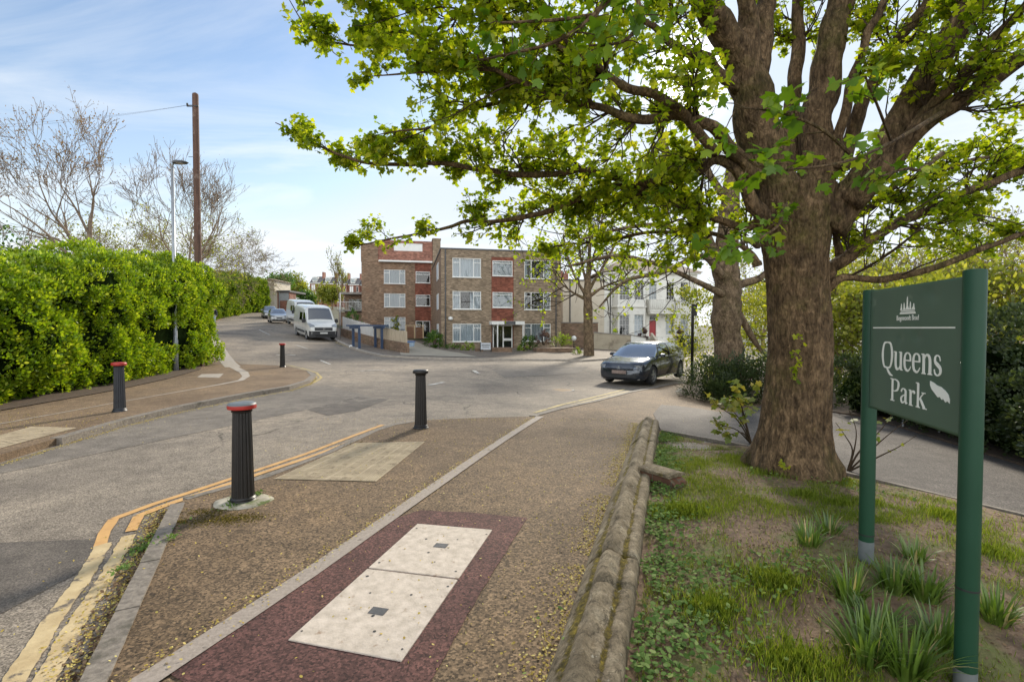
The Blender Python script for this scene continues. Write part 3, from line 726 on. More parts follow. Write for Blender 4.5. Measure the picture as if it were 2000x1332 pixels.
# brick stub with a stone cap that runs from the wall into the bank
sd = np.array(P(1335, 990, .1)) - np.array(P(1235, 955, .1)); sd /= np.linalg.norm(sd)
sa = np.array(wallp(3.02, .33)); sp = np.array([-sd[1], sd[0]])
st = thing('brick_wall_stub', 'short mossy brick stub wall with stone cap jutting from the low wall into the bank', 'wall', (sa[0], sa[1], g(*sa)), math.atan2(sd[1], sd[0]))
m_oldbrick = brick('mossy_old_brick', (.17, .075, .045), (.12, .07, .045), (.13, .115, .085), patch=(.08, .085, .03))
mb = MB(); n = 10
for i in range(n):
    a, b_ = i / n, (i + 1) / n
mb.loft([[(x, -.10, -.1), (x, .10, -.1), (x, .10, .225 - d), (x, -.10, .225 - d)] for x, d in ((-.05, 0), (.15, .005), (.3, 0), (.36, .04), (.44, .16))]); mb.build('brick_course', m_oldbrick, st, bevel=.008)
mb = MB(); mb.loft([[(x, -.12, .226), (x, .12, .226), (x, .115, .255), (x, 0, .27), (x, -.115, .255)] for x in (-.06, .1, .2, .33)]); c = mb.build('stone_cap', m_stone, st, bevel=.006, uv=False)
c.data.attributes.new('moss', 'FLOAT', 'POINT').data.foreach_set('value', [.55] * len(c.data.vertices))

# ------------------------------------------------------------------ park sign
D1, D2 = 3.04, 2.13
pl = at(1693, 1000, D1); pr = at(1893, 1000, D2)
pl = Vector((pl.x, pl.y, 0)); pr = Vector((pr.x, pr.y, 0))
ux = (pr - pl).normalized(); Wd = (pr - pl).length
zl, zr = bankz(pl.x, pl.y), bankz(pr.x, pr.y)
sg = thing('park_sign', 'green park name sign on two round posts standing on the grassy bank', 'sign', (pl.x, pl.y, zl), math.atan2(ux.y, ux.x))
ztop = at(1893, 526, D2).z - zl; pt = at(1893, 538, D2).z - zl; pb = at(1868, 856, D2 + .02).z - zl
m_post = m_green
def post(x, zb, zt, r):
    mb = MB(); zc = .17 if x < .5 else .45
    mb.lathe([(r, zb + zc), (r, zt - .012), (r * .95, zt - .003), (r * .6, zt), (.002, zt + .001)], 32, c=(x, 0, 0)); p = mb.build('post', m_post, sg, smooth=True, angle=40)
    mb = MB(); mb.lathe([(r, zb - .35), (r, zb + (.13 if x < .5 else .09))], 32, c=(x, 0, 0)); mb.build('grey_base', m_sgrey, p, smooth=True, angle=40)
    if True:
        mb = MB(); mb.lathe([(r - .0005, zb + (.13 if x < .5 else .09)), (r - .0005, zb + zc)], 32, c=(x, 0, 0)); mb.build('post_lower_length', m_post, p, smooth=True, angle=40)
    mb = MB(); mb.lathe([(r + .0012, zb + zc - .004), (r + .0012, zb + zc + .004)], 32, c=(x, 0, 0)); mb.build('seam', m_blackrub, p, smooth=True, angle=40)
PR = .041
post(0, 0, at(1693, 570, D1).z - zl + .012, PR); post(Wd, zr - zl, ztop, PR)
mb = MB(); yb = -.012
# folded metal panel, with a few shallow dents
nx, nz = 60, 46; px0, px1 = .035, Wd - .035
def dent(x, z):
    d = 0
    for (cx, cz, s, a) in ((.72, .92, .045, .006), (.58, .62, .03, .005), (.40, .60, .02, .004), (.22, .70, .06, .003), (.8, .3, .08, .003)):
        q = ((x - px0) / (px1 - px0) - cx) ** 2 + ((z - pb) / (pt - pb) - cz) ** 2; d += a * math.exp(-q / (2 * s * s))
    return d
for i in range(nx + 1):
    for j in range(nz + 1):
        x = px0 + (px1 - px0) * i / nx; z = pb + (pt - pb) * j / nz; mb.v.append((x, yb - .004 + dent(x, z), z))
for i in range(nx):
    for j in range(nz): a = i * (nz + 1) + j; mb.f.append((a, a + nz + 1, a + nz + 2, a + 1)); mb.m.append(0)
pn = mb.build('panel', m_panel, sg, smooth=True, fixn=False, uv=False)
s_ = pn.modifiers.new('thick', 'SOLIDIFY'); s_.thickness = .004; s_.offset = -1
PW, PH = px1 - px0, pt - pb
def panel_at(px, py):
    """photo pixel -> panel coordinates (x along, z up) on the sign's plane"""
    d = ray(px, py); nrm = Vector((-ux.y, ux.x, 0)); o = Vector((0, 0, EYE))
    t = (Vector((pl.x, pl.y, 0)) + nrm * (yb - .004) - o).dot(nrm) / d.dot(nrm); q = o + d * t - Vector((pl.x, pl.y, zl))
    return q.dot(ux), q.z
# white vinyl strokes; every piece a hair thicker than the last, so none shares a plane with its neighbour
_lay = [0]
def slabpoly(mb, pts):
    _lay[0] = (_lay[0] + 1) % 9; y1 = yb - .0052 - .00012 * _lay[0]; n = len(pts)
    yb_ = yb - .002
    mb.add([(p[0], y1, p[1]) for p in pts] + [(p[0], yb_, p[1]) for p in pts], [tuple(range(n))] + [(i, (i + 1) % n, n + (i + 1) % n, n + i) for i in range(n)])
def stroke(mb, pts, ws, n=8):
    c = np.array(catmull([(a, b) for a, b in pts], n)) if len(pts) > 2 else np.array(pts, float)
    t = np.gradient(c, axis=0); t /= np.linalg.norm(t, axis=1)[:, None] + 1e-9; nr = np.c_[-t[:, 1], t[:, 0]]
    w = np.interp(np.linspace(0, 1, len(c)), np.linspace(0, 1, len(ws)), ws)[:, None] / 2
    L_, R_ = c + nr * w, c - nr * w
    _lay[0] = (_lay[0] + 1) % 9; y1 = yb - .0052 - .00012 * _lay[0]; y0 = yb - .002; b = len(mb.v); m_ = len(c)
    for i in range(m_): mb.v += [(L_[i, 0], y1, L_[i, 1]), (R_[i, 0], y1, R_[i, 1]), (L_[i, 0], y0, L_[i, 1]), (R_[i, 0], y0, R_[i, 1])]
    for i in range(m_ - 1):
        a, d = b + 4 * i, b + 4 * (i + 1)
        for f in ((a, a + 1, d + 1, d), (a, d, d + 2, a + 2), (a + 1, a + 3, d + 3, d + 1)): mb.f.append(f); mb.m.append(0)
    for a in (b, b + 4 * (m_ - 1)): mb.f.append((a, a + 1, a + 3, a + 2)); mb.m.append(0)
# serif letters on a unit cap height of 1 (x-height .66)
TK, TN = .135, .05
GL = {
 'Q': (1.02, [([(.51, .97), (.24, .9), (.12, .5), (.24, .1), (.51, .03)], [TN, .1, .15, .1, TN]), ([(.51, .97), (.78, .9), (.90, .5), (.78, .1), (.51, .03)], [TN, .1, .15, .1, TN]), ([(.46, .06), (.60, -.08), (.78, -.19), (.98, -.23)], [.06, .12, .10, .03])]),
 'u': (.73, [([(.17, .64), (.17, .22), (.26, .05), (.42, .06), (.54, .18)], [TK, TK, .12, .07, TN]), ([(.57, .64), (.57, .02)], [TK, TK]), ([(.04, .64), (.2, .64)], [.04, .05]), ([(.44, .64), (.6, .64)], [.04, .05]), ([(.56, .03), (.70, .03)], [.05, .04])]),
 'e': (.62, [([(.10, .38), (.53, .38)], [TN, TN]), ([(.53, .36), (.50, .56), (.33, .64), (.16, .56), (.105, .34), (.16, .12), (.34, .03), (.48, .09), (.56, .19)], [.10, .09, .045, .10, .14, .12, .08, .055, .03])]),
 'n': (.75, [([(.18, .64), (.18, .02)], [TK, TK]), ([(.20, .48), (.34, .62), (.49, .6), (.57, .45), (.57, .02)], [TN, .07, .11, TK, TK]), ([(.04, .64), (.2, .64)], [.04, .05]), ([(.06, .02), (.31, .02)], [.04, .04]), ([(.45, .02), (.70, .02)], [.04, .04])]),
 's': (.54, [([(.43, .47), (.38, .60), (.25, .64), (.13, .57), (.14, .43), (.29, .34), (.43, .24), (.42, .09), (.27, .02), (.13, .07), (.075, .2)], [.04, .05, .05, .09, .12, .14, .12, .09, .05, .05, .04])]),
 'P': (.78, [([(.2, .98), (.2, .02)], [TK + .01, TK + .01]), ([(.2, .96), (.46, .96), (.64, .88), (.67, .72), (.6, .54), (.42, .46), (.22, .46)], [.045, .05, .10, .15, .11, .05, .04]), ([(.04, .975), (.24, .975)], [.045, .045]), ([(.05, .02), (.37, .02)], [.045, .045])]),
 'a': (.62, [([(.11, .5), (.17, .6), (.30, .64), (.42, .57), (.43, .42), (.43, .16), (.48, .05), (.58, .07)], [.09, .07, .05, .11, TK, TK, .10, .03]), ([(.42, .40), (.26, .34), (.12, .22), (.14, .08), (.26, .04), (.42, .16)], [.04, .06, .11, .11, .07, .04])]),
 'r': (.50, [([(.18, .64), (.18, .02)], [TK, TK]), ([(.20, .46), (.31, .61), (.41, .60), (.45, .52)], [TN, .06, .10, .08]), ([(.04, .64), (.2, .64)], [.04, .05]), ([(.06, .02), (.34, .02)], [.04, .04])]),
 'k': (.76, [([(.18, 1.0), (.18, .02)], [TK, TK]), ([(.22, .30), (.38, .46), (.54, .62)], [TN, .055, TN]), ([(.32, .40), (.46, .22), (.62, .02)], [.10, .13, .12]), ([(.03, 1.0), (.2, 1.0)], [.035, .05]), ([(.05, .02), (.32, .02)], [.04, .04]), ([(.42, .635), (.66, .635)], [.035, .035]), ([(.50, .02), (.76, .02)], [.04, .04])]),
}
def word(txt, x, z, cap, wtot):
    adv = sum(GL[c][0] for c in txt); kx = wtot / adv
    for c in txt:
        a, ss = GL[c]; mb = MB()
        for p, w in ss: stroke(mb, [(x + q[0] * kx, z + q[1] * cap) for q in p], [v * (kx * .6 + cap * .4) for v in w])
        mb.build('letter', m_letter, pn, uv=False); x += a * kx
qa, qb = panel_at(1721, 722), panel_at(1840, 729); capz = panel_at(1733, 668)[1] - panel_at(1733, 721)[1]
word('Queens', qa[0], (qa[1] + panel_at(1800, 725)[1]) / 2 , capz, qb[0] - qa[0])
pa, pb2 = panel_at(1738, 781), panel_at(1810, 803)
word('Park', pa[0], panel_at(1750, 784)[1], panel_at(1748, 740)[1] - panel_at(1748, 784)[1], pb2[0] - pa[0])
# rule, crest, small caption, torn sticker
ra, rb_ = panel_at(1705.5, 640.5), panel_at(1866, 639.5); zz = (ra[1] + rb_[1]) / 2
mb = MB(); slabpoly(mb, [(ra[0], zz - .0035), (rb_[0], zz - .0035), (rb_[0], zz + .0035), (ra[0], zz + .0035)]); mb.build('rule', m_letter, pn, uv=False)
c0, c1 = panel_at(1757.5, 614), panel_at(1788.5, 613); cw = c1[0] - c0[0]; cb = c0[1]; chh = panel_at(1773, 580)[1] - panel_at(1773, 614)[1]
mb = MB()
def cp(pts): slabpoly(mb, [(c0[0] + a * cw, cb + b * chh) for a, b in pts])
cp([(0, 0), (1, 0), (.97, .11), (.03, .11)]); cp([(.05, .14), (.95, .14), (.92, .20), (.08, .20)])
for a, h, w in ((.10, .62, .045), (.28, .68, .045), (.48, 1.0, .05), (.67, .70, .045), (.88, .58, .05)):
    cp([(a - w * 1.6, .23), (a + w * 1.6, .23), (a + w * .8, .36), (a + w * .55, h * .8), (a, h), (a - w * .55, h * .8), (a - w * .8, .36)])
cp([(.36, .23), (.43, .23), (.475, .42), (.44, .42)]); cp([(.53, .23), (.60, .23), (.53, .44), (.50, .42)]); cp([(.74, .23), (.80, .23), (.86, .40), (.82, .40)])
mb.build('crest', m_letter, pn, uv=False)
ta, tb = panel_at(1752, 626), panel_at(1795, 626)
cu = bpy.data.curves.new('caption', 'FONT'); cu.body = 'Bogoeoodt Bnxd'; cu.size = .03; cu.extrude = .0006; cu.align_x = 'LEFT'
to = bpy.data.objects.new('caption_tmp', cu); COL.objects.link(to); dg = bpy.context.evaluated_depsgraph_get()
me = bpy.data.meshes.new_from_object(to.evaluated_get(dg)); bpy.data.objects.remove(to)
xs = [v.co.x for v in me.vertices]; sx = (tb[0] - ta[0]) / (max(xs) - min(xs)); hz = (panel_at(1772, 618)[1] - panel_at(1772, 628)[1]) / .021
for v in me.vertices: v.co = Vector((ta[0] + (v.co.x - min(xs)) * sx, yb - .0056 - v.co.z, ta[1] + v.co.y * hz))
me.materials.append(m_letter); link_mesh('caption', me, pn)
mb = MB()
stk = [(1817, 744), (1823, 747), (1829, 752), (1838, 756), (1846, 763), (1852, 771), (1855, 780), (1855, 788), (1850, 783), (1847, 786), (1842, 778), (1840, 781), (1836, 775), (1832, 776), (1826, 768), (1820, 760), (1817, 752)]
slabpoly(mb, [panel_at(*q) for q in stk]); mb.build('torn_sticker', m_letter, pn, uv=False)

# iron cover in the road
x, y = P(1096, 762); mc = thing('manhole_cover', 'small rusty manhole cover in the road in front of the dark parked car', 'manhole cover', (x, y, g(x, y)))
mb = MB(); mb.lathe([(.33, -.02), (.33, .008), (.002, .009)], 28); mb.build('lid', M('rusty_iron', (.34, .22, .11), (.22, .15, .085), 9, .8), mc)
mb = MB(); mb.lathe([(.345, -.02), (.40, -.02), (.40, .006), (.345, .007)], 28); mb.build('frame', m_iron, mc)
# ------------------------------------------------------------------ the big maple on the bank
PXALLOW = [(520, -700), (540, 0), (580, 80), (600, 115), (690, 180), (725, 150), (760, 140), (790, 180), (745, 190), (745, 235), (700, 265), (640, 262), (575, 215), (525, 205), (528, 245), (610, 305), (680, 330), (770, 352), (860, 330), (870, 400), (720, 425), (672, 465), (672, 500), (790, 485), (850, 462), (930, 478), (1010, 512), (1045, 520), (1075, 545), (1400, 560), (1500, 530), (2300, 470), (2300, -700)]
def px_ok(p, poly=PXALLOW):
    q = pxof(p); return bool(inpoly(np.array([q[0, 0]]), np.array([q[0, 1]]), poly)[0])

tb_ = Vector((at(1557, 935, 5.3).x, 5.3, 0)); tb_.z = bankz(tb_.x, tb_.y)
tree = thing('maple_tree', 'huge broad maple with thick rough trunk on the bank beside the park sign', 'tree', tb_)
def trunk_mesh():
    mb = MB(); key = [(935, 1560, 92), (915, 1558, 84), (880, 1557, 75), (820, 1559, 69), (760, 1563, 65), (690, 1568, 62), (620, 1566, 60), (560, 1563, 59), (500, 1560, 62), (450, 1558, 70), (405, 1556, 78), (372, 1556, 80)]
    ys = np.linspace(key[0][0] + 10, key[-1][0], 230); ky = [k[0] for k in key][::-1]
    secs = []; n = 170
    for yy in ys:
        cx = np.interp(yy, ky, [k[1] for k in key][::-1]); hw = np.interp(yy, ky, [k[2] for k in key][::-1])
        c = at(cx - 6, yy, 5.3); r = hw * .88 / FPX * 5.3; h = c.z - tb_.z
        fl = max(0, 1 - h / .55); q = []
        for k in range(n):
            a = 2 * math.pi * k / n; e = Vector((math.cos(a), math.sin(a), 0))
            rr = r * (1 + .045 * mnoise.noise(Vector((e.x * 1.6, e.y * 1.6, h * .9))) + .022 * mnoise.noise(Vector((e.x * 7, e.y * 7, h * 1.4))) + .012 * mnoise.noise(Vector((e.x * 18, e.y * 18, h * 3))))
            q0 = Vector((e.x * 9, e.y * 9, h * 2.6)); q0 += Vector((mnoise.noise(q0 * 1.7), mnoise.noise(q0 * 1.7 + Vector((5, 0, 0))), 0)) * .45
            rr += .016 * (.5 - abs(mnoise.noise(q0))) + .010 * (.5 - abs(mnoise.noise(q0 * 2.3)))
            rr += fl ** 1.7 * (.02 + .09 * max(0, math.sin(a * 3 + .9)) + .07 * max(0, math.sin(a * 5 + 2.4)))
            rr += .10 * math.exp(-((h - .62) / .16) ** 2) * math.exp(-((((a - 4.45 + math.pi) % (2 * math.pi)) - math.pi) / .25) ** 2) * .4
            q.append((c.x + e.x * rr - tb_.x, 5.3 + e.y * rr - tb_.y, h - (.06 if fl > .9 else 0)))
        secs.append(q)
    mb.loft(secs); return mb
tr_ = trunk_mesh().build('trunk', m_bark, tree, smooth=True)
LIMBS = [  # (px, py, depth, half width px) ...
 [(1530, 430, 5.3, 52), (1500, 320, 5.3, 46), (1472, 210, 5.25, 41), (1455, 120, 5.2, 36), (1455, 60, 5.2, 22), (1452, 0, 5.1, 17), (1448, -120, 5.1, 12), (1470, -260, 5.2, 7)],
 [(1462, 140, 5.25, 33), (1415, 65, 5.1, 30), (1372, 0, 4.9, 27), (1310, -110, 4.6, 20), (1240, -240, 4.3, 12), (1150, -380, 4, 6)],
 [(1478, 150, 5.3, 24), (1490, 60, 5.4, 21), (1497, 0, 5.5, 19), (1510, -120, 5.7, 14), (1540, -280, 5.9, 8)],
 [(1535, 330, 5.5, 26), (1545, 235, 5.6, 17), (1553, 150, 5.7, 14), (1562, 40, 5.8, 12), (1545, -60, 5.9, 10), (1550, -220, 6, 6)],
 [(1585, 430, 5.3, 48), (1597, 320, 5.3, 36), (1604, 210, 5.3, 31), (1620, 100, 5.3, 28), (1640, 0, 5.3, 25), (1665, -130, 5.3, 19), (1680, -300, 5.2, 10)],
 [(1628, 330, 5.2, 16), (1656, 195, 5.1, 10), (1690, 80, 5.0, 9), (1725, 0, 5, 8), (1760, -110, 5, 5)],
 [(1640, 330, 5.4, 20), (1690, 190, 5.4, 14), (1750, 85, 5.3, 13), (1812, -5, 5.2, 12), (1880, -110, 5.1, 8), (1960, -260, 5, 5)],
 [(1610, 440, 5.2, 46), (1690, 345, 5.0, 32), (1760, 235, 4.8, 29), (1835, 105, 4.6, 27), (1912, 0, 4.4, 24), (2010, -130, 4.1, 17), (2150, -300, 3.8, 9)],
 [(1660, 395, 5.0, 30), (1752, 296, 4.7, 23), (1835, 228, 4.5, 20), (1920, 165, 4.3, 18), (2010, 105, 4.1, 16), (2150, 10, 3.8, 11), (2350, -100, 3.4, 6)],
 [(1720, 330, 4.9, 12), (1830, 200, 4.5, 12), (1930, 90, 4.2, 11), (2020, -10, 3.9, 9), (2130, -120, 3.7, 6)],
 [(1612, 545, 5.25, 14), (1655, 500, 5.15, 14), (1746, 441, 5.1, 11), (1870, 385, 5.1, 10), (2005, 332, 5.1, 9), (2150, 280, 5.1, 6)],
 [(1606, 572, 5.2, 12), (1648, 546, 5.1, 9), (1730, 548, 5.0, 8.5), (1830, 525, 4.9, 8), (1920, 484, 4.9, 7), (2010, 450, 4.9, 6), (2140, 410, 4.9, 4)],
 [(1628, 520, 5.3, 14), (1690, 470, 5.5, 9), (1800, 418, 5.7, 8), (1900, 370, 5.9, 7), (2010, 310, 6, 6)],
 [(1615, 450, 5.5, 16), (1704, 403, 5.8, 9), (1750, 360, 6, 8), (1840, 330, 6.3, 6), (1960, 300, 6.6, 4)],
 [(1640, 500, 5.4, 10), (1632, 440, 5.5, 7), (1615, 410, 5.6, 6)],
 [(1505, 430, 5.2, 30), (1470, 444, 5.2, 13), (1435, 440, 5.25, 11), (1326, 403, 5.35, 10), (1217, 352, 5.5, 9), (1140, 330, 5.5, 9), (1070, 343, 5.55, 9), (960, 335, 5.6, 8), (872, 318, 5.7, 6.5), (790, 322, 5.8, 5.5), (706, 316, 5.9, 4.5), (624, 285, 6, 3.2), (575, 258, 6, 2.2), (538, 240, 6, 1.4)],
 [(1500, 440, 5.1, 26), (1445, 350, 5.0, 16), (1400, 310, 5, 15), (1350, 345, 5.1, 11), (1260, 360, 5.4, 10), (1173, 372, 5.7, 10), (1120, 395, 5.8, 9), (1078, 409, 5.9, 8.5), (1000, 428, 6.1, 7), (913, 434, 6.3, 5.5), (851, 450, 6.4, 4), (770, 465, 6.5, 3), (700, 480, 6.5, 2)],
 [(1480, 350, 5.0, 26), (1440, 300, 4.9, 20), (1380, 250, 4.7, 17), (1330, 228, 4.6, 15), (1243, 231, 4.5, 13), (1170, 212, 4.5, 11), (1099, 190, 4.5, 9), (1040, 168, 4.5, 8), (996, 153, 4.5, 7), (963, 136, 4.5, 6), (900, 138, 4.6, 4.5), (806, 143, 4.7, 3), (740, 148, 4.8, 2)],
 [(1150, 205, 4.5, 8), (1066, 190, 4.8, 7), (980, 200, 5, 6), (913, 211, 5.1, 5.5), (870, 232, 5.2, 4.5), (830, 252, 5.3, 3.5), (780, 256, 5.4, 2.5), (745, 262, 5.4, 1.6)],
 [(1400, 300, 4.7, 15), (1310, 205, 4.4, 13), (1223, 165, 4.3, 12), (1140, 115, 4.3, 10), (1049, 74, 4.3, 8), (980, 25, 4.4, 6), (950, 5, 4.5, 5), (859, 54, 4.8, 4.5), (822, 89, 5, 4), (750, 92, 5.2, 3.5), (673, 87, 5.3, 3), (611, 74, 5.4, 2.4), (585, 35, 5.4, 1.8), (565, 0, 5.4, 1.2)],
 [(1442, 175, 5.2, 20), (1400, 128, 5.1, 14), (1381, 113, 5, 13), (1340, 105, 5, 11), (1305, 84, 5, 11), (1275, 50, 5, 9), (1221, 21, 5, 7), (1150, -30, 4.9, 5), (1050, -80, 4.8, 3)],
 [(1300, 80, 5, 8), (1312, 30, 5, 7), (1300, -40, 5, 5)],
 [(1120, 105, 4.3, 7), (1070, 20, 4.2, 6), (1000, -50, 4.2, 5), (860, -70, 4.3, 3.5), (720, -20, 4.5, 2.2)],
 [(1480, 520, 5.2, 14), (1472, 500, 5.2, 10), (1440, 475, 5.3, 7), (1380, 455, 5.6, 6), (1270, 455, 6, 5), (1180, 470, 6.3, 4), (1090, 480, 6.5, 2.5)],
]
allowtw = []
bmb = MB(); limb_pts = []
for q, Lb in enumerate(LIMBS):
    fw_ = .66 if q >= 15 else (.80 if q >= 5 and q != 7 else .90)
    p = [tuple(at(a, b, d)) + (w * fw_ / FPX * d,) for a, b, d, w in Lb]
    c = catmull(p, 7); pts = [Vector(v[:3]) - tb_ for v in c]; rs = [max(.004, v[3]) for v in c]
    for i in range(len(pts)):
        if i > 2: pts[i] += Vector((mnoise.noise(pts[i] * 3.1), mnoise.noise(pts[i] * 3.1 + Vector((9, 0, 0))), mnoise.noise(pts[i] * 3.1 + Vector((0, 9, 0))))) * min(.05, rs[i] * .9)
    bmb.tube(pts, rs, 14 if rs[0] > .12 else 9, 0, True, .16)
    limb_pts.append((pts, rs, q))
bmb.build('limbs', m_bark, tree, smooth=True, uv=False)

def twig_curve(p, d, L, n=5, droop=.0, wig=.25):
    pts = [p]; dd = d.normalized()
    for i in range(n):
        dd = (dd + Vector((RNG.uniform(-1, 1), RNG.uniform(-1, 1), RNG.uniform(-1, 1))) * wig + Vector((0, 0, droop))).normalized()
        pts.append(pts[-1] + dd * (L / n))
    return pts
LC, LA, LN, LS, LT = [], [], [], [], []
def tuft(p, d, n, size, rec, bias=0.0):
    """a spray of leaves round a shoot end"""
    C, A, Nn, S, T = rec; base = RNG.random() * .62 + bias
    for k in range(n):
        a = Vector((RNG.gauss(0, 1), RNG.gauss(0, 1), RNG.gauss(0, .7))) * .8 + d * .6 + Vector((0, 0, -.35))
        a.normalize(); o = p + Vector((RNG.gauss(0, 1), RNG.gauss(0, 1), RNG.gauss(0, 1))) * size * .55
        nn = Vector((RNG.gauss(0, .6), RNG.gauss(0, .6), 1)); C.append(o); A.append(a); Nn.append(nn)
        S.append(size * RNG.uniform(.45, 1.3)); T.append(min(1, max(0, base + RNG.uniform(-.1, .45))))
REC = (LC, LA, LN, LS, LT); tw = MB()
def shoot(p, d, L, r, lvl, size, dens):
    pts = twig_curve(p, d, L, 5, .01, .22)
    if not px_ok(pts[-1] + tb_) :
        return
    tw.tube(pts, [r, r * .85, r * .7, r * .55, r * .42, r * .3], 4, 0, False)
    if lvl > 0:
        for i in (1, 2, 3, 4):
            for s in range(1 if RNG.random() < .6 else 2):
                dd = (pts[i + 1] - pts[i]).normalized(); side = Vector((RNG.gauss(0, 1), RNG.gauss(0, 1), RNG.gauss(.15, .8)))
                side = (side - dd * side.dot(dd)).normalized()
                shoot(pts[i], dd * .75 + side * .8, L * RNG.uniform(.35, .55), r * .55, lvl - 1, size, dens)
    e = (pts[-1] - pts[-2]).normalized()
    for i in (5, 4, 3, 2):
        if i == 5 or RNG.random() < dens:
            q = pts[i]
            if px_ok(q + tb_): tuft(q, e, RNG.randint(4, 8), size * RNG.uniform(.7, 1.15), REC)
BARE = {0: .75, 1: .55, 2: .8, 3: .5, 4: .75, 5: .3, 6: .35, 7: .6, 8: .35}
for pts, rs, q in limb_pts:
    n = len(pts); L = sum((pts[i + 1] - pts[i]).length for i in range(n - 1)); acc = 0
    right = q in (10, 11, 12, 13); left = q in (15, 16, 17, 18, 19, 22)
    gap = .165 if left else (.27 if q > 8 else .36)
    nxt = RNG.uniform(0, gap)
    for i in range(1, n - 1):
        acc += (pts[i + 1] - pts[i]).length; f = i / n
        if f < BARE.get(q, .18): continue
        while acc > nxt:
            nxt += gap * RNG.uniform(.6, 1.4)
            t = (pts[i + 1] - pts[i]).normalized(); side = Vector((RNG.gauss(0, 1), RNG.gauss(0, 1), RNG.gauss(.3, .8))); side = (side - t * side.dot(t)).normalized()
            Ls = RNG.uniform(.35, .85) * (1.15 - .6 * f)
            for trial in range(2): shoot(pts[i], t * .7 + side * .9, Ls, min(.012, rs[i] * .5), 1, .054 if left else .046, .55)
    shoot(pts[-1], pts[-1] - pts[-2], .25, rs[-1], 1, .055, .8)
# long thin whips that cross the sky between the limbs
for k in range(95):
    pts, rs, q = limb_pts[RNG.choice([10, 11, 12, 13, 23, 8, 9, 5, 6, 7, 16, 17, 15, 19, 18])]
    i = RNG.randint(len(pts) // 4, len(pts) - 4); t = (pts[i + 1] - pts[i]).normalized()
    side = Vector((RNG.gauss(0, 1), RNG.gauss(0, 1), RNG.gauss(0, .6))); side = (side - t * side.dot(t)).normalized()
    c = twig_curve(pts[i], t + side * .8, RNG.uniform(.8, 1.7), 9, .0, .2)
    if not all(px_ok(v_ + tb_) for v_ in c) or pxof(c[-1] + tb_)[0, 1] > 545: continue
    tw.tube(c, [.009 - .00075 * j for j in range(10)], 5, 0, False)
    for j in (4, 6, 8, 9):
        if RNG.random() < .7: tuft(c[j], t, RNG.randint(2, 5), .055, REC)
# shoots on the trunk
for (a, b) in ((1552, 690), (1560, 705), (1550, 720), (1562, 660), (1556, 735), (1530, 905), (1545, 410), (1515, 430)):
    p = at(a, b, 4.93) - tb_
    for k in range(2): tuft(p, Vector((0, -1, 0)), 4, .045, REC)
tw.build('twigs', m_twig, tree, uv=False, fixn=False)
leaves('foliage', LC, LA, LN, LS, LT, 'maple', lf_main, tree, .2, .25)
print('main leaves', len(LC))

# the near sprays that hang towards the viewer
NC, NA, NN, NS, NT = [], [], [], [], []; ntw = MB()
NB = [[(1850, 215, 4.6, 6), (1770, 262, 3.4, 3.2), (1670, 310, 2.6, 3), (1560, 330, 2.4, 3), (1480, 325, 2.35, 2.5), (1400, 250, 2.3, 2)],
      [(1660, 300, 2.5, 4), (1600, 250, 2.4, 3), (1520, 220, 2.35, 2), (1440, 210, 2.3, 1.5)],
      [(1740, 275, 3.1, 3), (1715, 210, 2.7, 2.5), (1690, 150, 2.5, 2)],
      [(1300, -200, 2.9, 8), (1230, -60, 2.7, 6), (1160, 30, 2.6, 5), (1090, 80, 2.6, 4), (1000, 105, 2.7, 3), (935, 118, 2.8, 2)],
      [(1230, -60, 2.7, 5), (1250, 30, 2.55, 4), (1220, 80, 2.5, 3), (1150, 90, 2.5, 2)],
      [(1160, 30, 2.6, 4), (1080, 40, 2.6, 3), (980, 45, 2.7, 2)],
      [(1480, 480, 4.7, 7), (1460, 470, 3.4, 5), (1430, 490, 2.7, 4), (1415, 500, 2.5, 3)],
      [(1540, 400, 4.9, 6), (1530, 410, 4.3, 4), (1520, 440, 4.0, 3), (1480, 470, 3.9, 2)],
      [(1840, 300, 4.6, 5), (1800, 330, 3.6, 3.5), (1770, 330, 3.2, 3), (1720, 345, 3, 2)]]
for Lb in NB:
    p = [tuple(at(a, b, d)) + (w / FPX * d,) for a, b, d, w in Lb]; c = catmull(p, 5); pts = [Vector(v[:3]) - tb_ for v in c]
    ntw.tube(pts, [v[3] for v in c], 6, 0, False)
    for i in range(len(pts) // 4, len(pts)):
        for k in range(1):
            if RNG.random() < .72:
                o = pts[i] + Vector((RNG.gauss(0, .075), RNG.gauss(0, .075), RNG.gauss(0, .05)))
                ntw.tube([pts[i], (pts[i] + o) / 2 + Vector((0, 0, .01)), o], [.004, .003, .002], 4, 0, False)
                tuft(o, (pts[i] - pts[i - 1]).normalized(), RNG.randint(4, 8), .058, (NC, NA, NN, NS, NT), .1)
ntw.build('hanging_twigs', m_bark, tree, uv=False, fixn=False)
leaves('hanging_foliage', NC, NA, NN, NS, NT, 'maple', lf_near, tree, .22, .3)

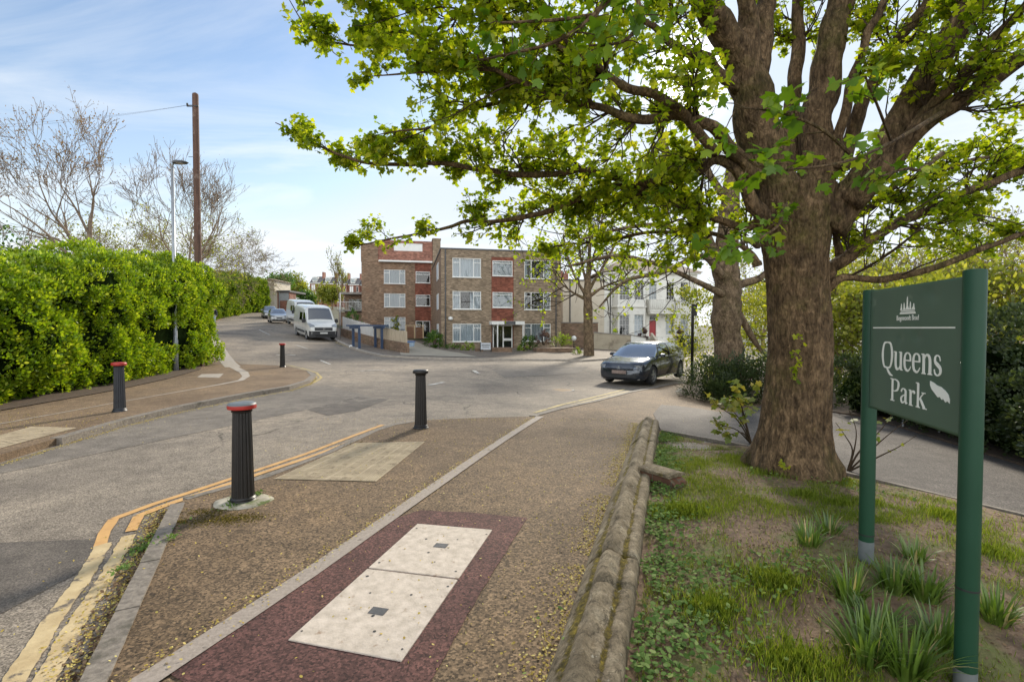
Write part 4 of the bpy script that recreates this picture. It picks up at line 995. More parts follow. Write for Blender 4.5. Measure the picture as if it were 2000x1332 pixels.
# ------------------------------------------------------------------ generic branching tree
def grow(mb, tips, p, d, L, r, lvl, up, spread, kids, sides=None, wig=.16, minr=.004):
    n = 5; pts = [p]; dd = Vector(d).normalized()
    for i in range(n):
        dd = (dd + Vector((RNG.gauss(0, wig), RNG.gauss(0, wig), RNG.gauss(0, wig) + up))).normalized(); pts.append(pts[-1] + dd * (L / n))
    rs = [max(minr, r * (1 - .62 * i / n)) for i in range(n + 1)]
    mb.tube(pts, rs, sides or (8 if lvl > 3 else 5 if lvl > 1 else 3), 0, False)
    if lvl == 0: tips.append((pts[-1], dd)); tips.append((pts[3], dd)); return
    if lvl == 1: tips.append((pts[-1], dd))
    k = kids[lvl] if isinstance(kids, (list, tuple)) else kids
    for j in range(k):
        i = n if j == 0 else RNG.randint(2, n); a = (pts[i] - pts[i - 1]).normalized()
        s = Vector((RNG.gauss(0, 1), RNG.gauss(0, 1), RNG.gauss(0, .8))); s = (s - a * s.dot(a)).normalized()
        sp = spread * RNG.uniform(.55, 1.2) * (.5 if j == 0 else 1)
        grow(mb, tips, pts[i], a + s * sp, L * RNG.uniform(.6, .82), max(minr, rs[i] * (.85 if j == 0 else .65)), lvl - 1, up, spread, kids, sides, wig, minr)

def branching_tree(name, label, group, x, y, h, r, lvl, kids, up=.08, spread=.8, lean=(0, 0), bark=None, leaf=None, ldens=0, lsize=.08, ltmpl='quad', trunk=.28, minr=.006, z=None, pertip=3, jit=.12, cat='tree'):
    z = g(x, y) if z is None else z
    t = thing(name, label, cat, (x, y, z), 0, group); mb = MB(); tips = []
    tp = [Vector((0, 0, -.3)), Vector((lean[0] * .1, lean[1] * .1, h * trunk * .4)), Vector((lean[0] * .3, lean[1] * .3, h * trunk))]
    tp = [Vector(v) for v in catmull(tp, 5)]
    mb.tube(tp, [r * (1.25 - .35 * min(1, i / 4)) for i in range(len(tp))], 10, 0, False, .1); mb.build('trunk', bark or m_bare, t, smooth=True, uv=False, fixn=False)
    mb = MB(); nk = 4
    for k in range(nk):
        a = 2 * math.pi * k / nk + RNG.uniform(0, 1); d = Vector((math.cos(a) * spread * .65 + lean[0] * .25, math.sin(a) * spread * .65 + lean[1] * .25, 1.0))
        grow(mb, tips, tp[-1 - (k % 2)], d, h * (1 - trunk) * .38 * RNG.uniform(.8, 1.15), r * (.72 if k == 0 else .55), lvl, up, spread, kids, None, .13, minr)
    mb.build('branches', bark or m_bare, t, smooth=True, uv=False, fixn=False)
    if leaf and ldens:
        C, A, Nn, S, T = [], [], [], [], []
        for p, d in tips:
            if RNG.random() > ldens: continue
            b = RNG.random() * .6
            for q in range(pertip):
                C.append(p + Vector((RNG.gauss(0, jit), RNG.gauss(0, jit), RNG.gauss(0, jit)))); A.append(rdir(1)[0] + np.array((0, 0, -.2))); Nn.append(rdir(1)[0] + np.array((0, 0, .5))); S.append(lsize * RNG.uniform(.6, 1.3)); T.append(min(1, b + RNG.random() * .4))
        leaves('foliage', C, A, Nn, S, T, ltmpl, leaf, t)
    return t

# second park tree just behind, with a knobbly trunk
def park_tree(name, label, keys, Y, limbs, leaf, size, dens, bark, gapm=.6, lvl=1, allow=None):
    b = at(keys[0][0], keys[0][1], Y); base = Vector((b.x, Y, g(b.x, Y))); t = thing(name, label, 'tree', base)
    mb = MB(); pts = []; rs = []
    for a, c, w in keys:
        v = at(a, c, Y); pts.append(tuple(v) + (w / FPX * Y,))
    pts[0] = (pts[0][0], Y, base.z - .2, pts[0][3]); c = catmull(pts, 6)
    mb.tube([Vector(v[:3]) - base for v in c], [v[3] for v in c], 20, 0, True, .14)
    mb.build('trunk', bark, t, smooth=True, uv=False)
    lm = MB(); tw_ = MB(); rec = ([], [], [], [], [])
    for Lb in limbs:
        p = [tuple(at(a, b_, Y + dy)) + (w / FPX * Y,) for a, b_, dy, w in Lb]; c = catmull(p, 6)
        ps = [Vector(v[:3]) - base for v in c]; lm.tube(ps, [max(.006, v[3]) for v in c], 8, 0, False, .12)
        acc = 0; nx_ = 0
        for i in range(1, len(ps)):
            acc += (ps[i] - ps[i - 1]).length
            if i / len(ps) < .25: continue
            while acc > nx_:
                nx_ += gapm * RNG.uniform(.5, 1.4); tt = (ps[i] - ps[i - 1]).normalized(); s = Vector((RNG.gauss(0, 1), RNG.gauss(0, 1), RNG.gauss(.2, .8))); s = (s - tt * s.dot(tt)).normalized()
                tips = []; grow(tw_, tips, ps[i], tt * .6 + s, RNG.uniform(.5, 1.2) * Y / 12, .012 * Y / 10, lvl, .02, .8, 3, 4, .2, .003 * Y / 8)
                for q, d in tips:
                    if RNG.random() < dens and (allow is None or px_ok(q + base, allow)): tuft(q, d, RNG.randint(3, 6), size, rec)
    n0_ = len(lm.v); lm.v += tw_.v; lm.f += [tuple(i + n0_ for i in f) for f in tw_.f]; lm.m += [1] * len(tw_.f); lm.build('limbs', [bark, m_twig], t, smooth=True, uv=False, fixn=False)
    leaves('foliage', *rec, 'quad' if Y > 20 else 'maple', lf_main, t, .2, .2)
park_tree('maple_tree', 'knobbly grey maple trunk just behind the big tree, rising out of the dark shrubs', [(1424, 720, 31), (1423, 690, 27), (1421, 655, 25), (1418, 620, 28), (1419, 590, 26), (1421, 560, 24), (1416, 520, 25), (1420, 470, 20), (1424, 420, 19), (1428, 370, 15), (1430, 330, 12)], 15.5,
  [[(1408, 520, 0, 16), (1385, 480, 0, 13), (1360, 430, 0, 12), (1330, 370, 0, 11), (1305, 310, 0, 9), (1285, 240, 0, 6), (1280, 160, 0, 4)],
   [(1412, 540, -.3, 8), (1370, 500, -.6, 5), (1300, 530, -1, 4), (1220, 550, -1.4, 3), (1170, 600, -1.6, 1.5)], [(1412, 575, -.3, 7), (1350, 545, -.6, 5), (1280, 515, -.8, 4), (1200, 500, -.8, 3), (1110, 520, -.8, 2)],
   [(1430, 560, .2, 9), (1480, 545, .3, 7), (1500, 530, .4, 5), (1560, 500, .5, 3)], [(1436, 600, .2, 8), (1470, 660, .2, 6), (1490, 690, .1, 3)],
   [(1428, 380, 0, 10), (1460, 300, .2, 7), (1470, 220, .3, 4)], [(1424, 400, .2, 9), (1380, 330, .4, 6), (1350, 250, .6, 4)], [(1418, 500, .1, 8), (1370, 470, .6, 6), (1290, 440, 1, 5), (1200, 450, 1.3, 3), (1130, 470, 1.6, 2)]],
  lf_main, .085, .5, m_bark2, .6, 1)
# knobs on that trunk belong to it: a burr on the left
# third street tree in front of the flats' side
park_tree('street_tree', 'slim grey-trunked street tree with sparse leaves between the flats and the white villa', [(1150, 699, 11.5), (1150, 680, 10), (1149, 640, 9), (1148, 600, 8.5), (1147, 575, 8), (1148, 545, 5.5), (1150, 515, 3.8), (1152, 480, 3), (1154, 440, 2)], 32.0,
  [[(1147, 580, 0, 4), (1125, 545, 0, 2.2), (1108, 500, 0, 2.5), (1100, 460, 0, 1.5)], [(1148, 570, 0, 4), (1172, 530, 0, 2.2), (1195, 490, 0, 2.5), (1210, 450, 0, 1.5)], [(1147, 555, 0, 3.5), (1135, 510, .5, 2), (1130, 450, .6, 2), (1132, 410, .6, 1)],
   [(1149, 545, 0, 3.5), (1160, 500, -.5, 2), (1172, 450, -.6, 2), (1178, 410, -.6, 1)], [(1146, 585, 0, 4), (1120, 572, 0, 2), (1095, 552, 0, 1.5), (1080, 530, 0, 1)], [(1149, 580, 0, 4), (1180, 560, 0, 2), (1215, 545, 0, 1.5), (1240, 520, 0, 1)], [(1150, 520, .4, 3), (1153, 440, .4, 2), (1152, 385, .4, 1)]],
  lf_main, .22, 1.0, m_bark2, .33, 1)

# bare trees behind the hedge on the left
def xy(px, Y): return ((px - CXP) / FPX * Y, Y)
BG = 'bare trees behind the left hedge'
x, y = xy(196, 22); branching_tree('bare_tree', 'tallest bare pale-trunked tree with reddish buds left of the lamp post', BG, x, y, 11.6, .21, 5, [0, 3, 3, 3, 3, 3], .05, .62, (-.9, 0), m_bare, lf_bud, .55, .08, 'quad', .34, .008, pertip=2)
x, y = xy(366, 25); branching_tree('bare_tree', 'bare tree with thin upright twigs just behind the telegraph pole', BG, x, y, 10.8, .17, 5, [0, 3, 3, 3, 3, 3], .07, .6, (.6, 0), m_bare, lf_bud, .3, .07, 'quad', .34, .008, pertip=1)
x, y = xy(60, 26); branching_tree('bare_tree', 'spreading bare tree at the left edge above the hedge', BG, x, y, 8.0, .13, 4, [0, 3, 3, 3, 3], .03, .85, (-1.5, 0), m_bare2, lf_bud, .4, .07, 'quad', .3, .010, pertip=1)
x, y = xy(268, 28); branching_tree('bushy_tree', 'dense twiggy tree with first yellow-green leaves between lamp post and tall bare tree', BG, x, y, 7.6, .13, 5, [0, 3, 3, 3, 3, 3], .04, .85, (0, 0), m_bare2, lf_spring, .6, .11, 'quad', .2, .0075, pertip=2)
x, y = xy(330, 34); branching_tree('bushy_tree', 'twiggy yellow-green tree seen between lamp post and telegraph pole', BG, x, y, 8.2, .13, 5, [0, 3, 3, 3, 3, 3], .04, .85, (0, 0), m_bare2, lf_spring, .7, .13, 'quad', .2, .009, pertip=2)
x, y = xy(140, 34); branching_tree('bushy_tree', 'twiggy brown tree low behind the middle of the hedge', BG, x, y, 7.4, .13, 5, [0, 3, 3, 3, 3, 3], .02, .9, (0, 0), m_bare2, lf_spring, .2, .10, 'quad', .2, .009, pertip=2)
x, y = xy(402, 62); branching_tree('bare_tree', 'wide brown bare tree right of the telegraph pole above the far hedge', BG, x, y, 13.5, .2, 5, [0, 3, 3, 3, 3, 3], .0, .95, (1.5, 0), m_bare2, lf_spring, .25, .12, 'quad', .25, .014, pertip=2)
x, y = xy(472, 80); branching_tree('bare_tree', 'brown bare tree farthest up the road over the end of the far hedge', BG, x, y, 12.5, .2, 5, [0, 3, 3, 3, 3, 3], .0, .95, (2.0, 0), m_bare2, lf_spring, .25, .14, 'quad', .25, .018, pertip=2)
x, y = xy(-30, 20); branching_tree('bushy_tree', 'light green leafy tree at the far left edge of the hedge', BG, x, y, 5.6, .12, 4, [0, 3, 3, 3, 3], .05, .8, (0, 0), m_bare2, lf_shrub, .8, .12, 'oval', .3, .01, pertip=4)
# spring trees in the park on the right
GR = 'spring trees in the park on the right'
for i, (px, Y, h, lab) in enumerate([(1530, 30, 7.0, 'sparse yellow-green tree between the two maple trunks'), (1640, 20, 5.5, 'yellow-green leafy tree just right of the big trunk'), (1700, 27, 7.5, 'brown twiggy tree behind the sign left of its panel'), (1790, 24, 6.5, 'twiggy tree with lime leaves behind the sign panel'),
                                     (1940, 15, 4.4, 'lime-leaved small tree right of the sign post'), (2020, 20, 6.5, 'brown twiggy tree at the right edge of the picture'), (1900, 36, 9.5, 'tall brown tree far behind the sign post'), (1580, 45, 9.5, 'far yellow-green tree behind the big trunk'), (1490, 50, 9.0, 'far brown tree right of the white villa'), (1740, 50, 10.5, 'far pale green tree above the sign panel'), (1850, 17, 4.6, 'olive twiggy shrub tree just behind the sign panel'), (1680, 15, 3.6, 'yellow-green shrub tree between trunk and left sign post'), (1960, 28, 7.8, 'brown tree mid distance right of the right sign post'), (1560, 24, 5.0, 'low lime tree right behind the big trunk'), (2080, 14, 4.6, 'lime-leaved tree partly cut by the right picture edge')]):
    x, y = xy(px, Y); branching_tree('park_tree', lab, GR, x, y, h, .10 + .002 * Y, 4, [0, 3, 4, 3, 3], .03, .9, (0, 0), m_bare2, lf_spring, .75 if i != 5 else .35, .05 + .0035 * Y, 'maple' if Y < 22 else 'quad', .16, .003 + .00035 * Y, pertip=4, jit=.12 + .004 * Y, z=g(x, y))
# trees up the hill
GH = 'small trees up the hill'
for px, Y, h, lab, lf, dn in [(548, 112, 7.5, 'green tree above the flat-roofed garage', lf_shrub, 1), (575, 125, 8, 'pale olive tree left of the far terrace', lf_spring, 1), (600, 118, 3.6, 'green bush-like tree below the far terrace', lf_shrub, 1), (650, 110, 5.5, 'round olive tree above the parked white van', lf_spring, 1)]:
    x, y = xy(px, Y); branching_tree('hill_tree', lab, GH, x, y, h, .2, 3, [0, 3, 4, 4], .0, .9, (0, 0), m_bare2, lf, dn, .45, 'quad', .2, .03, pertip=9, jit=.5)
# ------------------------------------------------------------------ hedges and shrubs
def hedge(name, label, path, heights, thick, dens, size, leaf, cat='hedge', tmpl='oval', lump=.35, seed=0, base=.12, tmix=(0, 1), core=True, cutfn=None, group=None, fuzz=.14):
    """leafy wall along a ground path; path points are its front face"""
    p = np.array(path, float); seg = np.linalg.norm(np.diff(p, axis=0), axis=1); s = np.r_[0, np.cumsum(seg)]; Lt = s[-1]
    x0, y0 = p[0]; org = Vector((x0, y0, g(x0, y0))); t = thing(name, label, cat, org, 0, group)
    def pos(u): return np.array([np.interp(u, s, p[:, 0]), np.interp(u, s, p[:, 1])])
    def nrm(u):
        d = pos(min(Lt, u + .2)) - pos(max(0, u - .2)); d /= np.linalg.norm(d) + 1e-9; return np.array([d[1], -d[0]])  # to the right of the path = front
    def H(u): return np.interp(u / Lt, np.linspace(0, 1, len(heights)), heights)
    def surf(u, v):
        """v 0..1 up the front, 1..2 over the top, 2..3 down the back"""
        h = H(u); n = nrm(u); q = pos(u)
        if v < 1: out, z = 0, v * h
        elif v < 2: a = (v - 1); out, z = -a * thick, h + .25 * math.sin(a * math.pi) * thick * .4
        else: out, z = -thick, h * (3 - v)
        if v < .15: out -= (.15 - v) * 1.2
        b = lump * (mnoise.noise(Vector((q[0] * .9 + seed, q[1] * .9, z * .9))) + .6 * mnoise.noise(Vector((q[0] * 2.1 + seed, q[1] * 2.1, z * 2.1))))
        nz = 0.0 if v < .85 else (.8 if v < 2.1 else .2)
        o = out + (b * (1 - nz) if v < 2 else -b); z += b * nz * 1.5
        w = np.array([q[0] + n[0] * o, q[1] + n[1] * o]); return Vector((w[0], w[1], g(*q) + base + z)), Vector((n[0] * (1 - nz) * (1 if v < 2 else -1), n[1] * (1 - nz) * (1 if v < 2 else -1), nz + .15)).normalized()
    area = Lt * (np.mean(heights) * 1.35 + thick); nc = int(area * dens)
    C, A, Nn, S, T = [], [], [], [], []
    for k in range(nc):
        u = RNG.uniform(0, Lt); v = RNG.choice((RNG.uniform(0, 1), RNG.uniform(0, 1), RNG.uniform(0, 1), RNG.uniform(1, 2), RNG.uniform(.8, 1.3), RNG.uniform(2, 3) if RNG.random() < .5 else RNG.random()))
        c, n = surf(u, v)
        if cutfn and cutfn(u, v, c): continue
        if RNG.random() < .10:
            e_ = RNG.choice((0, Lt)); n_ = nrm(e_); q_ = pos(e_); k_ = RNG.uniform(0, thick); c = Vector((q_[0] - n_[0] * k_, q_[1] - n_[1] * k_, g(*q_) + base + RNG.uniform(0, H(e_)))); n = Vector((-n_[1], n_[0], .2)) * (1 if e_ == Lt else -1) ; n.normalize()
        r = RNG.uniform(.7, 1.4); dep = RNG.uniform(-.12, .06); tb0 = RNG.uniform(*tmix) * .55
        m = RNG.randint(16, 26); c = c + n * dep
        for q in range(m):
            d = Vector(rdir(1)[0]); 
            if d.dot(n) < -.2: d = -d
            o = c + d * fuzz * r * RNG.uniform(.3, 1.0) - org
            a = (d * .9 + n * .5 + Vector((0, 0, .35)) + Vector(rdir(1)[0]) * .5); nn = d + n * .6 + Vector(rdir(1)[0]) * .5
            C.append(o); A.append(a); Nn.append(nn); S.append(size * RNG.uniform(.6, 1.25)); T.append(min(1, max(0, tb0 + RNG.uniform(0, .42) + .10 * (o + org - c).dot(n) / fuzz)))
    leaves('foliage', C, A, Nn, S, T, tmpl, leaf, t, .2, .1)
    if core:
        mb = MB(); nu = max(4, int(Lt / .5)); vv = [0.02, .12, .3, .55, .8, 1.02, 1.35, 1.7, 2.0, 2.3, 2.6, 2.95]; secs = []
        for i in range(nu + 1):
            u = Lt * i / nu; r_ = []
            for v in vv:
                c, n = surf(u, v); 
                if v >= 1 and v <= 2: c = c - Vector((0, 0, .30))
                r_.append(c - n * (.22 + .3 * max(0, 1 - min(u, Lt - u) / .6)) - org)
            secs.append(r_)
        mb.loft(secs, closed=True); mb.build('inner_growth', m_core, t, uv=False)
    return t, len(C)
hp = [P(-150, 840, OFL), P(0, 797, OFL), P(120, 773, OFL), P(235, 748, OFL), P(330, 728, OFL), P(388, 716, OFL)]
hp = [(-10.9, 6.0)] + hp[1:] + [(hp[-1][0] - .15, hp[-1][1] + 1.2), (hp[-1][0] - 1.4, hp[-1][1] + 2.2)]
def gap(u, v, c):
    q = pxof(c)[0]; return 294 < q[0] < 372 and 636 < q[1] < 676 and v < 1
_h = hedge('clipped_hedge', 'huge bright green leafy hedge along the left pavement beside two bollards', hp, [2.7, 2.7, 2.85, 3.05, 3.3, 3.6, 3.85, 3.8], 2.4, 62, .074, lf_hedge, lump=.62, cutfn=gap)
print('hedge leaves', _h[1])
# overhanging shoulder of that hedge at its road end
fh = [P(428, 622, OFL), P(470, 611.5, OFL), P(521, 609, OFL)]
fh = [(fh[0][0] + .0, fh[0][1] - 8)] + fh + [(fh[-1][0] - 5, fh[-1][1] + 5)]
_h = hedge('clipped_hedge', 'long far hedge up the hill on the left side of the road', fh, [3.9, 4.1, 4.4, 4.2, 4.2], 3.0, 11, .22, lf_hedge2, lump=.6, seed=7, fuzz=.40)
# dark evergreens along the park path
s1 = PP([(1346, 776), (1410, 776), (1470, 778), (1540, 782)], .05)
0 and hedge('x', 'x', s1, [1.15, 1.35, 1.4, 1.3], 1.8, 60, .05, lf_dark, 'shrub', lump=.22, seed=3, tmix=(0, 1), fuzz=.12)
s2 = PP([(1620, 803), (1700, 817), (1800, 844), (1900, 876), (2000, 909), (2160, 965)], .05)
hedge('evergreen_hedge', 'low dark evergreen hedge along the far side of the park path behind the sign', s2, [1.15, 1.1, 1.05, 1.0, .95, .9], 1.5, 60, .048, lf_dark, lump=.2, seed=5, fuzz=.10)
s4 = [(a + 3.5, b + 6.5) for a, b in s2]
hedge('shrub_thicket', 'tall olive and lime spring shrub thicket in the park behind the sign', [(s4[0][0] - 4, s4[0][1] + 3)] + s4, [2.6, 2.9, 2.6, 2.9, 2.7, 2.8], 2.5, 9, .10, lf_spring, 'shrubs', lump=.8, seed=12, fuzz=.42, core=False)
s3 = [(a + .8, b + 1.6) for a, b in s2]
hedge('evergreen_hedge', 'taller dark evergreen thicket behind the low path hedge at the right edge', s3[2:], [1.75, 1.9, 1.85, 1.8], 1.6, 40, .06, lf_dark, lump=.35, seed=9, fuzz=.14)

def bush(name, label, x, y, r, h, n, size, leaf, cat='bush', z=None, group=None, tmpl='oval', stems=True):
    z = g(x, y) if z is None else z; t = thing(name, label, cat, (x, y, z), 0, group)
    C, A, Nn, S, T = [], [], [], [], []; k = max(8, int(n / 22))
    for i in range(k):
        d = Vector(rdir(1)[0]); d.z = abs(d.z) * 1.1 - .12; q = Vector((d.x * r, d.y * r, max(.04, d.z * h * .95))) * (RNG.uniform(.75, 1.08)); b = RNG.random() * .6
        for j in range(22):
            e = Vector(rdir(1)[0]); o = q + e * r * .26 * RNG.random() ** .5; C.append(o); A.append(d * .8 + e * .6 + Vector((0, 0, .4))); Nn.append(d + e * .7); S.append(size * RNG.uniform(.6, 1.3)); T.append(min(1, b + RNG.random() * .4))
    leaves('foliage', C, A, Nn, S, T, tmpl, leaf, t, .2, .1)
    if stems:
        mb = MB()
        for i in range(9):
            a = RNG.uniform(0, 6.28); q = RNG.uniform(.3, .85); mb.tube([Vector((.05 * math.cos(a), .05 * math.sin(a), -.05)), Vector((r * q * .5 * math.cos(a), r * q * .5 * math.sin(a), h * .5)), Vector((r * q * math.cos(a), r * q * math.sin(a), h * .85))], [.02, .014, .006], 5, 0, False)
        mb.build('stems', m_twig, t, uv=False, fixn=False)
    return t

for px_, Y_, r_, h_, lab_ in ((1388, 13.6, .86, 1.12, 'leftmost rounded dark evergreen shrub beside the parked dark car'), (1440, 13.0, .95, 1.18, 'dark evergreen shrub at the foot of the second maple trunk'), (1497, 13.2, .95, 1.22, 'dark evergreen shrub touching the left side of the big trunk'), (1560, 13.5, 1.0, 1.2, 'dark evergreen shrub hidden behind the big trunk'), (1418, 12.4, .6, .72, 'small low evergreen shrub in front of the dark shrubs')):
    p_ = at(px_, 640, Y_); bush('evergreen_shrub', lab_, p_.x, Y_, r_, h_, 4200, .055, lf_dark, 'shrub', g(p_.x, Y_) + .02, 'dark shrubs beside the second maple')
# leafy basal shrub left of the big trunk, suckers right of it
def sapling(label, base, shoots, size, nper, dens=1.0, leaf=None):
    t = thing('maple_sapling', label, 'sapling', base); mb = MB(); rec = ([], [], [], [], [])
    for sh in shoots:
        c = catmull([tuple(base)] + [tuple(at(a, b, d)) for a, b, d in sh], 5); ps = [Vector(v) - base for v in c]
        mb.tube(ps, [max(.003, .012 * (1 - i / len(ps))) for i in range(len(ps))], 6, 0, False)
        for i in range(len(ps) // 2, len(ps)):
            if RNG.random() < dens: tuft(ps[i], (ps[i] - ps[i - 1]).normalized(), nper, size, rec, .15)
    mb.build('stems', m_twig, t, smooth=True, uv=False, fixn=False)
    if rec[0]: leaves('foliage', *rec, 'maple', leaf or lf_sap, t, .2, .3)
b1 = PB(1468, 868)
sapling('leafy sprouting maple sapling at the left foot of the big trunk', b1, [[(1440, 820, b1.y), (1400, 790, b1.y), (1390, 765, b1.y)], [(1450, 800, b1.y), (1440, 770, b1.y), (1438, 742, b1.y)], [(1440, 840, b1.y), (1410, 830, b1.y), (1392, 815, b1.y)], [(1455, 820, b1.y + .2), (1462, 790, b1.y + .2), (1476, 752, b1.y + .2)], [(1450, 845, b1.y - .1), (1425, 848, b1.y - .1), (1402, 842, b1.y - .1)], [(1452, 830, b1.y - .1), (1430, 800, b1.y - .1), (1415, 780, b1.y)], [(1458, 835, b1.y), (1450, 810, b1.y), (1452, 785, b1.y)]], .075, 4, .75)
b2 = PB(1655, 922)
sapling('bare brown suckers with a few yellow leaves right of the big trunk', b2, [[(1680, 880, b2.y), (1720, 840, b2.y), (1745, 805, b2.y - .1)], [(1672, 890, b2.y), (1690, 860, b2.y), (1700, 790, b2.y)], [(1700, 880, b2.y - .1), (1740, 845, b2.y - .2), (1800, 800, b2.y - .3)], [(1720, 890, b2.y - .2), (1760, 870, b2.y - .3), (1790, 850, b2.y - .3)], [(1665, 880, b2.y), (1650, 850, b2.y), (1632, 825, b2.y)], [(1668, 880, b2.y), (1672, 840, b2.y), (1658, 800, b2.y)]], .06, 3, .16)

# ------------------------------------------------------------------ grass, weeds and tufts on the bank
inner = [wallp(-1.5, .38), wallp(wlen - .1, .38)] + PP([(1300, 846), (1460, 877), (1650, 930), (2000, 1016)], .03) + [(4.6, 2.2), (3.0, .4)]
def scatter(n, poly, fn=None, near=0):
    xs = [p[0] for p in poly]; ys = [p[1] for p in poly]; X = NR.uniform(min(xs), max(xs), n * 3); Y = NR.uniform(max(.8, min(ys)), max(ys), n * 3); k = inpoly(X, Y, poly)
    X, Y = X[k], Y[k]
    if fn is not None: k = NR.random(len(X)) < fn(X, Y); X, Y = X[k], Y[k]
    q = pxof(np.c_[X, Y, np.zeros(len(X))]); k = (q[:, 0] < 2080) & (q[:, 1] < 1420); return X[k][:n], Y[k][:n]
def gmask(X, Y):
    r = np.array([mnoise.noise(Vector((x * 1.35, y * 1.35, 4.0))) + .6 * mnoise.noise(Vector((x * 3.6, y * 3.6, 1.0))) for x, y in zip(X, Y)])
    return np.clip((r + .08) * 1.5, .05, .85)
def blades(name, X, Y, smin, smax, mat, kind='stuff', lean=.45, tmpl='blade', wide=2.4):
    n = len(X); Z = _g(X, Y) + boff(X, Y) - .005; d = rdir(n); A = np.c_[d[:, 0] * lean, d[:, 1] * lean, np.ones(n)]
    o = leaves(name, np.c_[X, Y, Z], A, rdir(n), NR.uniform(smin, smax, n), np.clip(NR.normal(.5, .22, n), 0, 1), tmpl, mat, None, 0, .25)
    if kind: tag(o, None, None, None, kind)
    return o
TM['blade'] = [(-.032, 0), (.032, 0), (.025, .5), (0, 1), (-.025, .5)]
X, Y = scatter(150000, inner, gmask); o = blades('short_grass', X, Y, .015, .05, lf_grass); tag(o, 'short patchy green grass over the soil bank', 'grass')
for cx, cy, r, n in ((1510, 1140, .17, 1800), (1560, 1300, .22, 2200), (1330, 1000, .22, 1600), (1480, 895, .18, 900), (1390, 1190, .2, 1500), (1850, 1010, .25, 1200), (1330, 1000, .1, 400), (1500, 925, .2, 900), (1570, 968, .16, 700), (1640, 985, .14, 500), (1700, 985, .14, 400), (1930, 1080, .2, 900)):
    c = PB(cx, cy); a = NR.uniform(0, 6.283, n); rr = r * np.abs(NR.normal(0, .62, n)) * (1 + .35 * np.sin(a * 3 + cx) + .25 * np.sin(a * 5 + cy)); X, Y = c.x + np.cos(a) * rr * 1.3, c.y + np.sin(a) * rr
    o = blades('grass_patch', X, Y, .03, .085, lf_grass); tag(o, 'lush bright green grass patch on the soil bank', 'grass')
# broad leaved weeds along the wall foot and round the stub
WX, WY, WS = [], [], []
for k in range(5200):
    s = RNG.uniform(-.4, wlen - .2); u = .35 + abs(RNG.gauss(0, .15 + .03 * max(0, 3 - s))); q = wallp(s, u)
    if mnoise.noise(Vector((q[0] * 2.2, q[1] * 2.2, 2))) > -.22 and u < 1.1: WX.append(q[0]); WY.append(q[1])
for cx, cy, r, n in ((1300, 985, .12, 120), (1555, 1110, .14, 160), (1420, 1130, .2, 220), (1330, 1240, .25, 320), (1560, 930, .3, 160), (1690, 960, .2, 60)):
    c = PB(cx, cy)
    for k in range(n): WX.append(c.x + RNG.gauss(0, r)); WY.append(c.y + RNG.gauss(0, r * .7))
WX, WY = np.array(WX), np.array(WY); n = len(WX); d = rdir(n)
o = leaves('weeds', np.c_[WX, WY, _g(WX, WY) + boff(WX, WY) + NR.uniform(.01, .05, n)], np.c_[d[:, 0], d[:, 1], NR.uniform(-.1, .5, n)], np.c_[NR.normal(0, .35, n), NR.normal(0, .35, n), np.ones(n)], NR.uniform(.016, .04, n), NR.random(n), 'oval', lf_weed, None, .15, .2)
tag(o, 'small broad-leaved green weeds growing along the foot of the stone wall', 'weeds', None, 'stuff')
# dead leaves and crumbs on the soil
X, Y = scatter(9000, inner); n = len(X); d = rdir(n)
o = leaves('leaf_litter', np.c_[X, Y, _g(X, Y) + boff(X, Y) + .006], np.c_[d[:, 0], d[:, 1], d[:, 2] * .2], np.c_[NR.normal(0, .3, n), NR.normal(0, .3, n), np.ones(n)], NR.uniform(.008, .024, n), NR.random(n), 'oval', lf_litter, None, .2, .2); tag(o, 'dry brown leaf litter scattered on the soil bank', 'leaf litter', None, 'stuff')

def clump(px, py, n, L, label, sp=.65, r=.065):
    n = int(n * 1.5)
    c = PB(px, py); t = thing('grass_clump', label, 'plant', c, 0, 'strap-leaved clumps round the sign posts'); mb_v = []; faces = []; tint = []
    for k in range(n):
        a = RNG.uniform(0, 6.283); l = L * 1.02 * RNG.uniform(.45, 1.15); out = RNG.uniform(.1, 1) * sp; b = RNG.random() ** .5 * r; w = RNG.uniform(.004, .0085); sd = Vector((-math.sin(a), math.cos(a), 0))
        p = Vector((math.cos(a) * b, math.sin(a) * b, -.02)); tt = min(1, max(0, RNG.gauss(.5, .2))) if RNG.random() > .05 else 1.0; m_ = 6; i0 = len(mb_v); v = Vector((math.cos(a) * out * .6, math.sin(a) * out * .6, 1)).normalized()
        for i in range(m_ + 1):
            f = i / m_; ww = w * (1 - f ** 2.2) + .0004; mb_v += [tuple(p - sd * ww), tuple(p + sd * ww)]
            v = (v + Vector((math.cos(a) * .18 * out, math.sin(a) * .18 * out, -.16 * out * (1 + f)))).normalized(); p = p + v * (l / m_)
        for i in range(m_): q = i0 + 2 * i; faces.append((q, q + 1, q + 3, q + 2)); tint.append(tt)
    me = bpy.data.meshes.new('blades'); me.from_pydata(mb_v, [], faces); me.materials.append(lf_strap); at_ = me.attributes.new('tint', 'FLOAT', 'FACE'); at_.data.foreach_set('value', tint); me.polygons.foreach_set('use_smooth', [True] * len(faces))
    link_mesh('blades', me, t)
